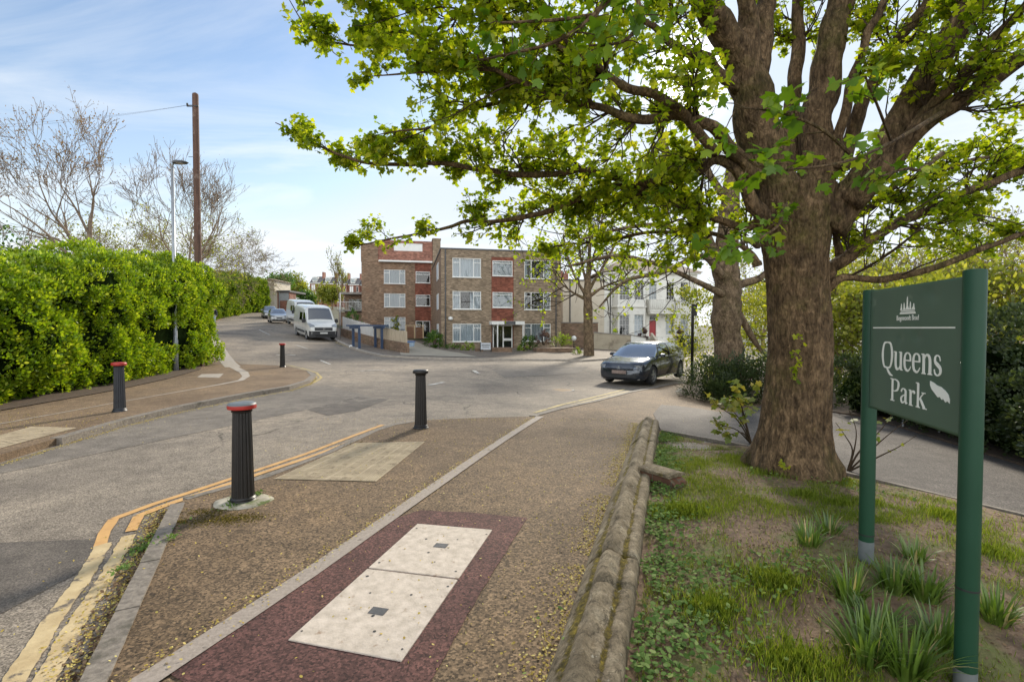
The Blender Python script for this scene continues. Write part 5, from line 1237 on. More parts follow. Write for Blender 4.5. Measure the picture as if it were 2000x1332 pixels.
for a in ((1580, 1062, 60, .17, 'strap-leaved grass clump up the bank left of the left sign post'), (1660, 1170, 70, .24, 'upright strap-leaved clump below the left sign post'), (1785, 1092, 40, .15, 'small dark strap-leaved clump between the two sign posts'),
          (1745, 1150, 90, .20, 'broad strap-leaved clump right of the left sign post'), (1805, 1165, 90, .2, 'strap-leaved clump left of the right sign post'), (1710, 1240, 90, .23, 'strap-leaved clump low between the sign posts'), (1770, 1320, 110, .26, 'foremost large strap-leaved clump left of the right sign post'),
          (1690, 1290, 80, .24, 'strap-leaved clump at the bottom edge of the bank'), (1945, 1210, 80, .2, 'strap-leaved clump behind the right sign post at the right edge'), (1830, 1260, 70, .2, 'strap-leaved clump with yellowed tips at the foot of the right post'), (1618, 1040, 45, .15, 'thin strap-leaved clump farthest up the bank')): clump(*a)

# fallen yellow blossom
FX, FY, FO = [], [], []
for k in range(5200):
    s = RNG.uniform(-1, wlen + .4); u = -abs(RNG.gauss(0, .10)) + .03
    if RNG.random() < .10: u -= RNG.random() * .5
    if mnoise.noise(Vector((s * 2, 0, 5))) < -.35: continue
    q = wallp(s, u); FX.append(q[0]); FY.append(q[1]); FO.append(OFP + .008)
for k in range(1300):
    q = (RNG.uniform(-3.3, 2), RNG.uniform(1.6, 8)); FX.append(q[0]); FY.append(q[1]); FO.append(.068)
sp_ = np.array(strip_pts)
for k in range(900):
    t = RNG.random(); q = sp_[1] * (1 - t) + sp_[-1] * t; FX.append(q[0] - .09 + RNG.gauss(0, .035)); FY.append(q[1] + RNG.gauss(0, .1)); FO.append(.066)
lkp = np.array(LK[0:12]); cum = np.r_[0, np.cumsum(np.linalg.norm(np.diff(lkp, axis=0), axis=1))]
for k in range(4200):
    t = RNG.random() * cum[-1]; q = np.array([np.interp(t, cum, lkp[:, 0]), np.interp(t, cum, lkp[:, 1])]); o_ = abs(RNG.gauss(0, .14)); FX.append(q[0] + .12 + o_ * .5); FY.append(q[1] - .12 - o_ * .8); FO.append(.012)
for k in range(900):
    q = P(RNG.gauss(90, 110), RNG.gauss(822, 14), OFL); FX.append(q[0]); FY.append(q[1]); FO.append(OFL + .012)
for k in range(1200):
    t = RNG.random(); q = np.array(NP[0]) * (1 - t) + np.array(NP[1]) * t; FX.append(q[0] - .08 - abs(RNG.gauss(0, .1))); FY.append(q[1] + RNG.gauss(0, .06)); FO.append(.013)
for k in range(500):
    q = P(RNG.gauss(1000, 170), 818 + abs(RNG.gauss(0, 4)), OFP); FX.append(q[0]); FY.append(q[1]); FO.append(OFP + .01)
FX, FY, FO = np.array(FX), np.array(FY), np.array(FO); n = len(FX); d = rdir(n)
o = leaves('fallen_blossom', np.c_[FX, FY, _g(FX, FY) + FO], np.c_[d[:, 0], d[:, 1], d[:, 2] * .25], np.c_[NR.normal(0, .35, n), NR.normal(0, .35, n), np.ones(n)], NR.uniform(.008, .020, n), NR.random(n), 'oval', lf_fall, None, .25, .2)
tag(o, 'tiny yellow fallen tree flowers along the kerbs and the stone wall', 'fallen flowers', None, 'stuff')
# gutter dirt and moss against the near kerb stone
GX, GY = [], []
for k in range(1600):
    t = RNG.random(); q = np.array(NP[0]) * (1 - t) + np.array(NP[1]) * t; GX.append(q[0] - .06 - abs(RNG.gauss(0, .07))); GY.append(q[1] + RNG.gauss(0, .05))
GX, GY = np.array(GX), np.array(GY); n = len(GX); d = rdir(n)
o = leaves('leaf_litter', np.c_[GX, GY, _g(GX, GY) + .010], np.c_[d[:, 0], d[:, 1], d[:, 2] * .3], np.c_[NR.normal(0, .3, n), NR.normal(0, .3, n), np.ones(n)], NR.uniform(.010, .032, n), NR.random(n), 'oval', lf_litter, None, .2, .2); tag(o, 'dry leaf crumbs in the gutter along the near kerb stone', 'leaf litter', None, 'stuff')
mo = []
for cx, cy, r, n in ((318, 1040, .10, 260), (278, 1068, .06, 160), (335, 1060, .04, 60), (240, 1120, .05, 60), (497, 975, .05, 120), (455, 992, .07, 120)):
    c = P(cx, cy, .03)
    for k in range(n): mo.append((c[0] + RNG.gauss(0, r * .6), c[1] + RNG.gauss(0, r)))
mo = np.array(mo); n = len(mo); d = rdir(n); z = _g(mo[:, 0], mo[:, 1]) + np.where(mo[:, 0] > -2.75, .075, .02)
o = leaves('weeds', np.c_[mo, z], np.c_[d[:, 0], d[:, 1], np.abs(d[:, 2])], np.c_[NR.normal(0, .4, n), NR.normal(0, .4, n), np.ones(n)], NR.uniform(.012, .03, n), NR.random(n), 'oval', lf_weed, None, .15, .2); tag(o, 'small green weeds sprouting beside the near kerb stone and bollard foot', 'weeds', None, 'stuff')

# olive moss spreading over the tarmac round the near bollard and along the pavement edge
mo = []
for cx, cy, r, n in ((430, 1015, .17, 1500), (400, 1000, .1, 500), (480, 1010, .12, 500), (700, 868, .25, 500), (345, 1020, .06, 250)):
    c = P(cx, cy, OFP)
    for k in range(n): mo.append((c[0] + RNG.gauss(0, r), c[1] + RNG.gauss(0, r * .45)))
mo = np.array(mo); n = len(mo); d = rdir(n)
lf_moss = leafmat('moss', [(0, (.05, .045, .010)), (.6, (.11, .085, .014)), (1, (.20, .16, .03))], .1, 0, .9)
o = leaves('moss', np.c_[mo, _g(mo[:, 0], mo[:, 1]) + OFP + .004], np.c_[d[:, 0], d[:, 1], np.abs(d[:, 2]) * .4], np.c_[NR.normal(0, .4, n), NR.normal(0, .4, n), np.ones(n)], NR.uniform(.006, .014, n), NR.random(n), 'oval', lf_moss, None, .1, .1); tag(o, 'olive brown moss on the tarmac round the near bollard', 'moss', None, 'stuff')
# ------------------------------------------------------------------ buildings
m_brickA = brick('flats_brick_front', (.315, .235, .16), (.185, .135, .092), (.27, .225, .17), patch=(.26, .20, .135))
m_brickB = brick('flats_brick_side', (.28, .185, .12), (.165, .105, .07), (.235, .185, .135), patch=(.25, .145, .09))
m_tile = brick('red_hung_tile', (.245, .092, .06), (.165, .06, .042), (.16, .05, .03), scale=.8)
m_redbrick = brick('red_brick', (.31, .135, .095), (.22, .09, .065), (.28, .2, .15))
m_wallbrick = brick('garden_wall_brick', (.25, .155, .10), (.16, .10, .07), (.24, .2, .15), patch=(.17, .14, .085))
m_uvc = M('white_window_frame', (.78, .78, .75), (.70, .70, .67), 3, .45)
m_render = M('white_render', (.84, .82, .76), (.74, .72, .66), .9, .85, .1, 20, c3=(.55, .53, .47), c3scale=1.1)
m_cream_r = M('cream_render', (.66, .585, .47), (.58, .51, .40), .8, .88, .1, 20, c3=(.50, .43, .33), c3scale=.9)
m_dirty = M('stained_render', (.46, .40, .30), (.36, .31, .23), .9, .9, .2, 20, c3=(.24, .20, .145), c3scale=1.1)
m_slate_r = M('slate_roof', (.17, .16, .155), (.11, .105, .105), 5, .7)
m_tile_r = M('weathered_roof_tile', (.30, .22, .16), (.20, .15, .115), 6, .85)
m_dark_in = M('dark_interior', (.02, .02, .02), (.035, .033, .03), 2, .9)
m_curt = M('net_curtain', (.60, .62, .64), (.36, .39, .42), 9, .9, stretch=(3.5, 1, .05))
m_blind = M('pale_blind', (.62, .64, .66), (.52, .54, .57), 2, .8, stretch=(.2, 1, 9))
m_glass = glassmat('window_glass', refl=.05)
m_red = M('red_door_paint', (.36, .04, .045), (.30, .035, .04), 4, .4)
m_coping = M('stone_coping', (.30, .28, .25), (.22, .2, .18), 4, .85)
m_lead = M('lead_grey', (.10, .10, .105), (.07, .07, .075), 4, .6)
m_timber = M('pale_timber', (.55, .43, .26), (.45, .34, .20), 5, .7, stretch=(3, 3, .4))
m_fence = M('weathered_fence_board', (.60, .50, .36), (.42, .34, .24), 4, .8, stretch=(4, 4, .4))
m_fencew = M('white_fence_board', (.64, .63, .60), (.5, .49, .47), 4, .8, stretch=(4, 4, .4))
m_blue = M('dark_blue_paint', (.035, .065, .13), (.03, .055, .11), 5, .5)
m_bluep = M('blue_plastic', (.025, .13, .42), (.02, .11, .36), 5, .45)
m_steel = M('galvanised_steel', (.36, .38, .40), (.30, .32, .34), 6, .45, metal=.5)

def facade(mb, x0, x1, z0, z1, holes, y=0.0, m=0, rev=.10, mr=None):
    xs = sorted({x0, x1, *[h[0] for h in holes], *[h[1] for h in holes]}); zs = sorted({z0, z1, *[h[2] for h in holes], *[h[3] for h in holes]})
    for i in range(len(xs) - 1):
        for j in range(len(zs) - 1):
            cx, cz = (xs[i] + xs[i + 1]) / 2, (zs[j] + zs[j + 1]) / 2
            if any(h[0] < cx < h[1] and h[2] < cz < h[3] for h in holes): continue
            mb.quad((xs[i], y, zs[j]), (xs[i + 1], y, zs[j]), (xs[i + 1], y, zs[j + 1]), (xs[i], y, zs[j + 1]), m)
    for a, b, c, d in holes:
        r = y + rev
        mb.quad((a, y, c), (a, y, d), (a, r, d), (a, r, c), m); mb.quad((b, y, d), (b, y, c), (b, r, c), (b, r, d), m)
        mb.quad((a, y, d), (b, y, d), (b, r, d), (a, r, d), m); mb.quad((b, y, c), (a, y, c), (a, r, c), (b, r, c), m)

def window(par, x0, x1, z0, z1, y=0.06, cols=(.26, .48, .26), top=(1, 0, 1), fr=.055, curt='net', grid=None, mat=None, sill=True, name='window', topf=.24):
    """white frame with lights; pane and curtain are its sub-parts"""
    w, h = x1 - x0, z1 - z0; mb = MB(); f = fr
    mb.box(x0, x1, y - .03, y + .03, z0, z0 + f); mb.box(x0, x1, y - .03, y + .03, z1 - f, z1)
    mb.box(x0, x0 + f, y - .03, y + .03, z0 + f, z1 - f); mb.box(x1 - f, x1, y - .03, y + .03, z0 + f, z1 - f)
    xx = x0
    for k, c in enumerate(cols):
        xn = xx + c * w
        if k < len(cols) - 1: mb.box(xn - f * .55, xn + f * .55, y - .029, y + .029, z0 + f, z1 - f)
        a, b = xx + (f if k == 0 else f * .55), xn - (f if k == len(cols) - 1 else f * .55)
        if top and top[k % len(top)]: zt = z1 - topf * h; mb.box(a, b, y - .028, y + .028, zt - f * .5, zt + f * .5)
        if grid:
            for i in range(1, grid[0]): q = a + (b - a) * i / grid[0]; mb.box(q - .014, q + .014, y - .02, y + .02, z0 + f, z1 - f)
            for j in range(1, grid[1]): q = z0 + h * j / grid[1]; mb.box(a, b, y - .019, y + .019, q - .014, q + .014)
        xx = xn
    if sill: mb.box(x0 - .04, x1 + .04, y - .14, y - .031, z0 - .05, z0 - .002)
    o = mb.build(name, mat or m_uvc, par)
    mb = MB(); mb.quad((x0 + f, y + .008, z0 + f), (x1 - f, y + .008, z0 + f), (x1 - f, y + .008, z1 - f), (x0 + f, y + .008, z1 - f)); mb.build('pane', m_glass, o)
    mb = MB()
    if curt == 'net': sp = [(x0, x1)]
    elif curt == 'part': sp = [(x0, x0 + .27 * w), (x0 + .62 * w, x1)]
    elif curt == 'sides': sp = [(x0, x0 + .12 * w), (x1 - .2 * w, x1)]
    elif curt == 'blind': sp = [(x0, x1)]
    else: sp = []
    for a, b in sp:
        n = max(2, int((b - a) / .05)); zc = z0 + (0 if curt != 'half' else .4 * h)
        for i in range(n):
            u0, u1 = a + (b - a) * i / n, a + (b - a) * (i + 1) / n; d0, d1 = [y + .12 + (.03 * math.sin(v * 31) if curt != 'blind' else 0) for v in (u0, u1)]
            mb.quad((u0, d0, zc), (u1, d1, zc), (u1, d1, z1), (u0, d0, z1))
    if sp: mb.build('curtain' if curt != 'blind' else 'blind', m_curt if curt != 'blind' else m_blind, o)
    return o

# ---- the flats, front block
ANG = rad(12); FO_ = (-5.63, 39.16); UX, UY = math.cos(ANG), math.sin(ANG)
flats = thing('flats', 'three storey brown brick block of flats with white windows and a red tiled centre panel', 'flats', (*FO_, 0), ANG)
W_, Zr, Zb = 9.95, 7.92, -.7
LX = dict(l=(.90, 3.20), c=(4.14, 5.80), r=(6.79, 9.05)); ROW = [(5.73, 7.26), (3.17, 4.62), (.56, 2.02)]
mb = MB(); holes = [(LX[k][0], LX[k][1], a, b) for k in 'lr' for a, b in ROW]
facade(mb, 0, 4.05, Zb, Zr, [h for h in holes if h[1] < 4]); facade(mb, 5.89, W_, Zb, Zr, [h for h in holes if h[0] > 6])
D_ = 14.6
sideh = [(1.2, 3.6, 5.75, 7.1), (1.2, 3.6, 3.2, 4.5), (1.2, 3.6, .6, 1.95)]
mb.quad((W_, 0, Zb), (W_, D_, Zb), (W_, D_, Zr), (W_, 0, Zr)); mb.quad((0, D_, Zb), (W_, D_, Zb), (W_, D_, Zr), (0, D_, Zr)); mb.quad((4.05, 0, Zr - .5), (5.89, 0, Zr - .5), (5.89, 0, Zr), (4.05, 0, Zr))
mb.quad((0, D_, Zb), (0, 0, Zb), (0, 0, Zr), (0, D_, Zr), 1)
fw = mb.build('wall', [m_brickA, m_brickB], flats)
mb = MB(); mb.box(-.06, W_ + .06, -.06, D_ + .06, Zr + .002, Zr + .11); mb.build('roof_coping', m_lead, flats)
mb = MB(); ch = [(LX['c'][0], LX['c'][1], 5.9, 7.14), (LX['c'][0], LX['c'][1], 3.33, 4.58), (4.10, 5.84, Zb, 2.1)]
facade(mb, 4.052, 5.888, Zb, Zr - .503, ch, .012); mb.build('tiled_panel', m_tile, flats)
cu_ = {('l', 0): 'net', ('l', 1): 'part', ('l', 2): 'net', ('r', 0): 'sides', ('r', 1): 'sides', ('r', 2): 'net'}
for k in 'lr':
    for j, (a, b) in enumerate(ROW): window(flats, LX[k][0], LX[k][1], a, b, .05, curt=cu_[(k, j)])
for a, b in ((5.9, 7.14), (3.33, 4.58)): window(flats, LX['c'][0], LX['c'][1], a, b, .05, (1,), (1,), curt='blind', topf=.17)
mb = MB(); mb.box(.05, W_ - .05, .32, .36, Zb, Zr - .1); mb.build('dark_room', m_dark_in, flats)
for j in range(3):   # shallow windows along the side wall
    z0, z1 = ROW[j]
    mb = MB(); mb.box(-.05, -.004, 3.0, 5.4, z0 + .1, z1); o = mb.build('side_window', m_uvc, flats)
    mb = MB(); mb.quad((-.056, 3.08, z0 + .18), (-.056, 5.32, z0 + .18), (-.056, 5.32, z1 - .08), (-.056, 3.08, z1 - .08)); mb.build('pane', m_blind, o)
# pipes
for x in (.33, 9.5):
    mb = MB(); mb.tube([(x, -.07, Zb), (x, -.07, Zr - .02)], .045, 8); mb.build('drain_pipe', m_lead, flats, smooth=True)
mb = MB(); mb.lathe([(.10, -.14), (.17, -.08), (.19, .0), (.15, .1), (.02, .15)], 16, c=(.72, -.2, 2.42)); mb.build('wall_lamp', m_uvc, flats, smooth=True)
# porch
mb = MB(); mb.box(3.85, 6.5, -1.35, .0, 1.93, 2.2); cn_ = mb.build('porch_canopy', m_uvc, flats)
mb = MB(); mb.box(4.85, 5.75, -1.372, -1.352, 1.95, 2.19); mb.build('name_board', m_lead, cn_)
for x in (4.28, 6.35):
    mb = MB(); mb.box(x, x + .09, -1.28, -1.19, Zb, 1.93); mb.build('porch_post', m_uvc, flats)
mb = MB()
for x0, x1, a, b in ((4.16, 4.24, -.35, 1.9), (4.98, 5.08, -.35, 1.9), (5.72, 5.80, -.35, 1.9)): mb.box(x0, x1, .03, .09, a, b)
for a, b in ((1.82, 1.92), (.62, .82), (-.4, -.2)): mb.box(5.08, 5.72, .028, .092, a, b)
mb.box(4.24, 4.98, .028, .092, 1.84, 1.92)
dr = mb.build('entrance_door', m_uvc, flats); mb = MB(); mb.quad((4.24, .06, -.4), (5.72, .06, -.4), (5.72, .06, 1.9), (4.24, .06, 1.9)); mb.build('pane', m_glass, dr)
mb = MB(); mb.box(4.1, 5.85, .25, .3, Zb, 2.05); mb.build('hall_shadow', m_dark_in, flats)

# ---- the flats, left block behind
LO = (-16.0, 52.4)
fl2 = thing('flats', 'taller red-brown brick wing of the flats standing back behind the driveway, with roof storey', 'flats', (*LO, 0), ANG)
def UL(px): k = (px - CXP) / FPX; return (k * LO[1] - LO[0]) / (UX - k * UY)
def ZL(px, py): u = UL(px); return EYE + (HZ - py) / FPX * (LO[1] + UY * u)
z_roof = ZL(770, 513); zb2 = -.5
wx = (UL(750.5), UL(792)); rows = [(ZL(770, 554.5), ZL(770, 527.5)), (ZL(770, 600), ZL(770, 573.5)), (ZL(770, 647), ZL(770, 619.5))]
sx_ = (UL(811), UL(842)); W2 = UL(845)
mb = MB(); facade(mb, 0, sx_[0], zb2, z_roof, [(wx[0], wx[1], a, b) for a, b in rows])
mb.quad((0, 9, zb2), (0, 0, zb2), (0, 0, z_roof), (0, 9, z_roof)); mb.quad((sx_[1], 0, zb2), (W2 + 6, 0, zb2), (W2 + 6, 0, z_roof), (sx_[1], 0, z_roof)); mb.quad((W2 + 6, 0, zb2), (W2 + 6, 9, zb2), (W2 + 6, 9, z_roof), (W2 + 6, 0, z_roof)); mb.quad((0, 9, zb2), (0, 9, z_roof), (W2 + 6, 9, z_roof), (W2 + 6, 9, zb2)); mb.quad((0, 0, z_roof), (W2 + 6, 0, z_roof), (W2 + 6, 9, z_roof), (0, 9, z_roof))
mb.build('wall', m_brickB, fl2)
for j, (a, b) in enumerate(rows): window(fl2, wx[0], wx[1], a, b, .05, curt='net')
sw = [(ZL(826, 553), ZL(826, 531)), (ZL(826, 598), ZL(826, 576))]; dz = (ZL(826, 660), ZL(826, 627))
mb = MB(); facade(mb, sx_[0], sx_[1], zb2, z_roof, [(sx_[0] + .08, sx_[1] - .08, a, b) for a, b in sw] + [(sx_[0] + .05, sx_[1] - .1, zb2, dz[1])], .015); mb.build('tiled_panel', m_tile, fl2)
for a, b in sw: window(fl2, sx_[0] + .08, sx_[1] - .08, a, b, .05, (1,), (1,), curt=None, topf=.25)
window(fl2, sx_[0] + .05, sx_[1] - .1, dz[0], dz[1], .05, (.5, .5), None, curt=None, name='entrance_door', sill=False)
mb = MB(); mb.box(.1, W2, .36, .4, zb2, z_roof - .1); mb.build('dark_room', m_dark_in, fl2)
mb = MB(); mb.box(UL(741), W2 - .02, -.5, 0, z_roof + .002, z_roof + .16); mb.build('roof_ledge', m_uvc, fl2)
zp = ZL(770, 470)
mb = MB(); mb.box(UL(706), UL(739), -.02, 5, z_roof + .003, ZL(720, 476)); mb.build('stair_tower', m_brickB, fl2)
mb = MB(); mb.box(UL(846), UL(861), -.12, 5, z_roof - 1.2, ZL(850, 470)); mb.box(UL(845), UL(862), -.16, 5.05, ZL(850, 470) + .003, ZL(850, 467)); mb.build('chimney_stack', m_brickA, fl2)
ph = [(UL(770), UL(826), ZL(798, 491), ZL(798, 476))]
mb = MB(); facade(mb, UL(739.2), UL(845.6), z_roof + .163, zp, ph, .1); mb.quad((UL(739.2), .1, zp), (UL(845.6), .1, zp), (UL(845.6), 4.5, zp), (UL(739.2), 4.5, zp)); mb.build('roof_storey', m_redbrick, fl2)
mb = MB(); mb.box(UL(770), UL(826), .15, .19, ph[0][2], ph[0][3]); mb.build('white_fascia', m_uvc, fl2)

# ---- brick building with balconies left of the flats
bo = at(662, 600, 57); bal = thing('balcony_block', 'low brick block with a railed balcony to the left of the flats', 'building', (bo.x, 57, g(bo.x, 57) - .3), ANG * .3)
def zz_(py, Y=57): return EYE + (HZ - py) / FPX * Y - (g(bo.x, 57) - .3)
mb = MB(); mb.box(.4, 4.2, .9, 6, 0, zz_(572)); mb.build('wall', m_wallbrick, bal)
mb = MB(); mb.box(-.1, 4.3, -.4, .88, zz_(608), zz_(605)); mb.build('balcony_slab', m_coping, bal)
mb = MB(); mb.box(.2, 4.3, -.2, .88, zz_(575), zz_(571)); mb.build('canopy', m_coping, bal)
mb = MB()
for i in range(26): x = -.05 + i * .17; mb.tube([(x, -.36, zz_(605)), (x, -.36, zz_(590))], .014, 5, 0, False)
mb.tube([(-.08, -.36, zz_(590)), (4.28, -.36, zz_(590))], .025, 6); mb.build('railing', m_uvc, bal)
mb = MB(); mb.box(.9, 4.0, .86, .899, zz_(604), zz_(584)); mb.build('window_band', m_glass, bal)
mb = MB(); mb.box(.0, 4.2, -.1, .8, -.5, zz_(610)); mb.build('lower_wall', m_wallbrick, bal)

# ---- white villa
VO = at(1178, 640, 56.5); VA = rad(4)
vil = thing('villa', 'white stucco villa with red front door, balcony and grey-brown roof', 'house', (VO.x, 56.5, 0), VA)
vc, vs = math.cos(VA), math.sin(VA)
def UV_(px): k = (px - CXP) / FPX; return (k * 56.5 - VO.x) / (vc - k * vs)
def ZV(px, py): return EYE + (HZ - py) / FPX * (56.5 + vs * UV_(px))
ve = ZV(1280, 536); W3 = UV_(1361); zb3 = -.5
holes = [(UV_(1268), UV_(1281.5), ZV(1275, 657), ZV(1275, 616)), (UV_(1300), UV_(1316), ZV(1308, 654), ZV(1308, 616)), (UV_(1328.5), UV_(1344), ZV(1336, 654), ZV(1336, 616)),
         (UV_(1267), UV_(1282), ZV(1275, 586), ZV(1275, 554)), (UV_(1301), UV_(1316), ZV(1308, 588), ZV(1308, 552)), (UV_(1328.5), UV_(1344), ZV(1336, 589), ZV(1336, 552))]
mb = MB(); facade(mb, UV_(1261), W3, zb3, ve, holes, 0, 0, .16); facade(mb, 0, UV_(1261), zb3, ve, [], .02)
mb.quad((0, 9, zb3), (0, .02, zb3), (0, .02, ve), (0, 9, ve)); mb.quad((W3, 0, zb3), (W3, 9, zb3), (W3, 9, ve), (W3, 0, ve)); mb.quad((0, 9, zb3), (0, 9, ve), (W3, 9, ve), (W3, 9, zb3)); mb.build('wall', m_render, vil)
for h in holes[1:]: window(vil, h[0], h[1], h[2], h[3], .11, (1,), None, .05, 'blind' if h in (holes[1], holes[2], holes[3]) else None, (3, 4), sill=False)
mb = MB(); mb.box(holes[0][0] + .03, holes[0][1] - .03, .10, .15, ZV(1275, 657), ZV(1275, 627)); dr = mb.build('front_door', m_red, vil)
mb = MB(); 
for q in (.12, .56): mb.box(holes[0][0] + .03 + q * .75, holes[0][0] + .03 + q * .75 + .24, .088, .1, ZV(1275, 655), ZV(1275, 630))
mb.build('door_panel', m_red, dr)
window(vil, holes[0][0] + .03, holes[0][1] - .03, ZV(1275, 626), ZV(1275, 617), .12, (1,), None, .04, None, name='fanlight', sill=False)
mb = MB(); mb.box(UV_(1263), W3 - .1, .5, .54, zb3, ve - .1); mb.build('dark_room', m_dark_in, vil)
# canted bay on the left
bx = [UV_(1195), UV_(1202), UV_(1255), UV_(1262)]; by = [.0, -.9, -.9, .0]
def bay_flat():
    # one mesh wall for the three faces, windows of each face as parts of the villa
    for a, b, cols in ((0, 1, []), (1, 2, [(.06, .42), (.60, .94)]), (2, 3, [])):
        p0 = Vector((bx[a], by[a], 0)); p1 = Vector((bx[b], by[b], 0)); d = p1 - p0; L_ = d.length; an = math.atan2(d.y, d.x)
        hs = []
        for (c0, c1) in cols: hs += [(c0 * L_, c1 * L_, ZV(1228, 655), ZV(1228, 615)), (c0 * L_, c1 * L_, ZV(1228, 587), ZV(1228, 549))]
        mb = MB(); facade(mb, 0, L_, zb3, ve, hs, 0, 0, .14); mb.box(.05, L_ - .05, .3, .32, zb3, ve - .05, 1)
        w_ = mb.build('bay_wall', [m_render, m_dark_in], vil); w_.location = p0; w_.rotation_euler = (0, 0, an)
        for i, h in enumerate(hs):
            o = window(vil, h[0], h[1], h[2], h[3], .1, (1,), None, .05, 'blind' if i % 3 == 2 else None, (3, 4), sill=False); o.location = p0; o.rotation_euler = (0, 0, an)
bay_flat()
mb = MB(); zc = ZV(1230, 601); mb.loft([[(bx[i] - (.1 if i < 2 else -.1), by[i] - .12, z) for i in range(4)] + [(bx[3] + .1, .0, z), (bx[0] - .1, .0, z)] for z in (zc, zc + .14)]); mb.build('string_course', m_render, vil)
mb = MB(); mb.loft([[(bx[i] - (.15 if i < 2 else -.15), by[i] - .16, z) for i in range(4)] + [(bx[3] + .15, .0, z), (bx[0] - .15, .0, z)] for z in (ve + .003, ve + .2)]); mb.build('bay_cornice', m_render, vil)
# balcony over the porch
b0, b1 = UV_(1262), UV_(1322); zf, zt = ZV(1290, 606), ZV(1290, 586)
mb = MB(); mb.box(b0, b1, -1.3, -.003, zf - .18, zf); mb.box(b0 + .05, b1 - .05, -1.25, -.01, zf - .45, zf - .183); bl = mb.build('balcony', m_render, vil)
for i in range(15):
    x = b0 + .12 + (b1 - b0 - .24) * i / 14
    mb = MB(); mb.lathe([(.05, 0), (.07, .2), (.10, .4), (.05, .75), (.06, zt - zf - .1)], 8, c=(x, -1.2, zf)); mb.build('baluster', m_render, bl, smooth=True)
mb = MB(); mb.box(b0, b1, -1.3, -1.1, zt - .1, zt); mb.box(b0, b0 + .15, -1.09, -.003, zf + .003, zt); mb.box(b1 - .15, b1, -1.09, -.003, zf + .003, zt); mb.build('handrail', m_render, bl)
for x in (b1 - .45,):
    mb = MB(); mb.box(x, x + .3, -.35, -.004, zb3, zf - .453); mb.build('porch_pillar', m_render, vil)
mb = MB(); e_ = .5; mb.add([(-e_, -e_, ve + .21), (W3 + e_, -e_, ve + .21), (W3 + e_, 9 + e_, ve + .21), (-e_, 9 + e_, ve + .21), (3.4, 4.5, ve + 2.3), (W3 - 2.8, 4.5, ve + 2.3)], [(0, 1, 5, 4), (1, 2, 5), (2, 3, 4, 5), (3, 0, 4), (0, 3, 2, 1)]); rf = mb.build('roof', m_tile_r, vil)
mb = MB(); mb.box(1.5, 2.6, 4, 5.2, ve + 1.2, ve + 3.0); mb.box(1.4, 2.7, 3.9, 5.3, ve + 3.003, ve + 3.2); mb.build('chimney', m_render, rf)
mb = MB(); mb.box(-.3, W3 + .3, -.3, .0, ve - .0, ve + .206); mb.build('eaves', m_render, vil)
mb = MB(); mb.tube([(.82, -.05, zb3), (.82, -.05, ve)], .06, 8); mb.build('drain_pipe', m_lead, vil)
# front steps
st0, st1 = UV_(1262), UV_(1305); mb = MB()
for i in range(6): mb.box(st0 + .2, st1 - .2, -2.2 - .32 * i, -1.3 - .32 * i + (.0 if i else 1.2), zb3 - .3, ZV(1275, 658) - .17 * i)
mb.build('front_steps', m_render, vil)
for x, d in ((st0, -1), (st1 - .25, 1)):
    mb = MB(); mb.loft([[(x + (y - -.4) * -.18 * (d > 0), y, zb3 - .5), (x + .25 + (y - -.4) * -.18 * (d > 0), y, zb3 - .5), (x + .25 + (y - -.4) * -.18 * (d > 0), y, z), (x + (y - -.4) * -.18 * (d > 0), y, z)] for y, z in ((-1.4, ZV(1300, 650)), (-2.0, ZV(1300, 654)), (-4.6, ZV(1300, 676)), (-5.0, ZV(1300, 678)))]); mb.build('step_wall', m_cream_r, vil)

# ---- cream flank of the next house between flats and villa
co_ = at(1099, 640, 51); cr_ = thing('cream_house', 'cream rendered blank flank of a house between the flats and the white villa', 'house', (co_.x, 51, -1.0), rad(3))
h_ = EYE + (HZ - 549) / FPX * 51 + 1.0; wd_ = at(1181, 640, 51).x - co_.x
mb = MB(); mb.box(0, wd_, 0, 7, 0, h_); mb.build('wall', m_cream_r, cr_); mb = MB(); mb.box(-.1, wd_ + .1, -.1, 7.1, h_ + .003, h_ + .15); mb.build('parapet', m_coping, cr_)
mb = MB(); mb.box(.1, .9, 2, 3, h_ + .153, h_ + 1.0); [mb.lathe([(.13, 0), (.1, .35)], 10, c=(.3 + i * .4, 2.5, h_ + 1.0)) for i in range(2)]; mb.build('chimney', m_redbrick, cr_)
mb = MB(); mb.tube([(.75, -.06, 0), (.75, -.06, h_)], .06, 8); mb.build('drain_pipe', m_lead, cr_)
# ---- garden walls on the right of the flats
def wall_line(name, label, a, b, Ya, Yb, ta, tb_, th, mat, cop=None, base=-.9, cat='wall'):
    pa_ = at(a, 640, Ya); pb_ = at(b, 640, Yb); d = Vector((pb_.x - pa_.x, pb_.y - pa_.y, 0)); L_ = d.length
    t = thing(name, label, cat, (pa_.x, pa_.y, 0), math.atan2(d.y, d.x)); za, zb_ = EYE + (HZ - ta) / FPX * Ya, EYE + (HZ - tb_) / FPX * Yb
    ba, bb = g(pa_.x, pa_.y) + base, g(pb_.x, pb_.y) + base
    mb = MB(); mb.loft([[(0, 0, ba), (0, th, ba), (0, th, za), (0, 0, za)], [(L_, 0, bb), (L_, th, bb), (L_, th, zb_), (L_, 0, zb_)]]); mb.build('wall', mat, t)
    mb = MB(); c_ = .05; mb.loft([[(x, -c_, z + .002), (x, th + c_, z + .002), (x, th + c_, z + .08), (x, -c_, z + .08)] for x, z in ((-.03, za), (L_ + .03, zb_))]); mb.build('coping', cop or m_coping, t); return t
wall_line('garden_wall', 'tall brown brick garden wall between the flats and the street tree', 1094, 1168, 43, 44, 631, 631, .25, m_wallbrick)
wall_line('garden_wall', 'stained rendered garden wall right of the street tree, behind the dark car', 1160, 1232, 42.5, 42, 650, 656, .25, m_dirty)
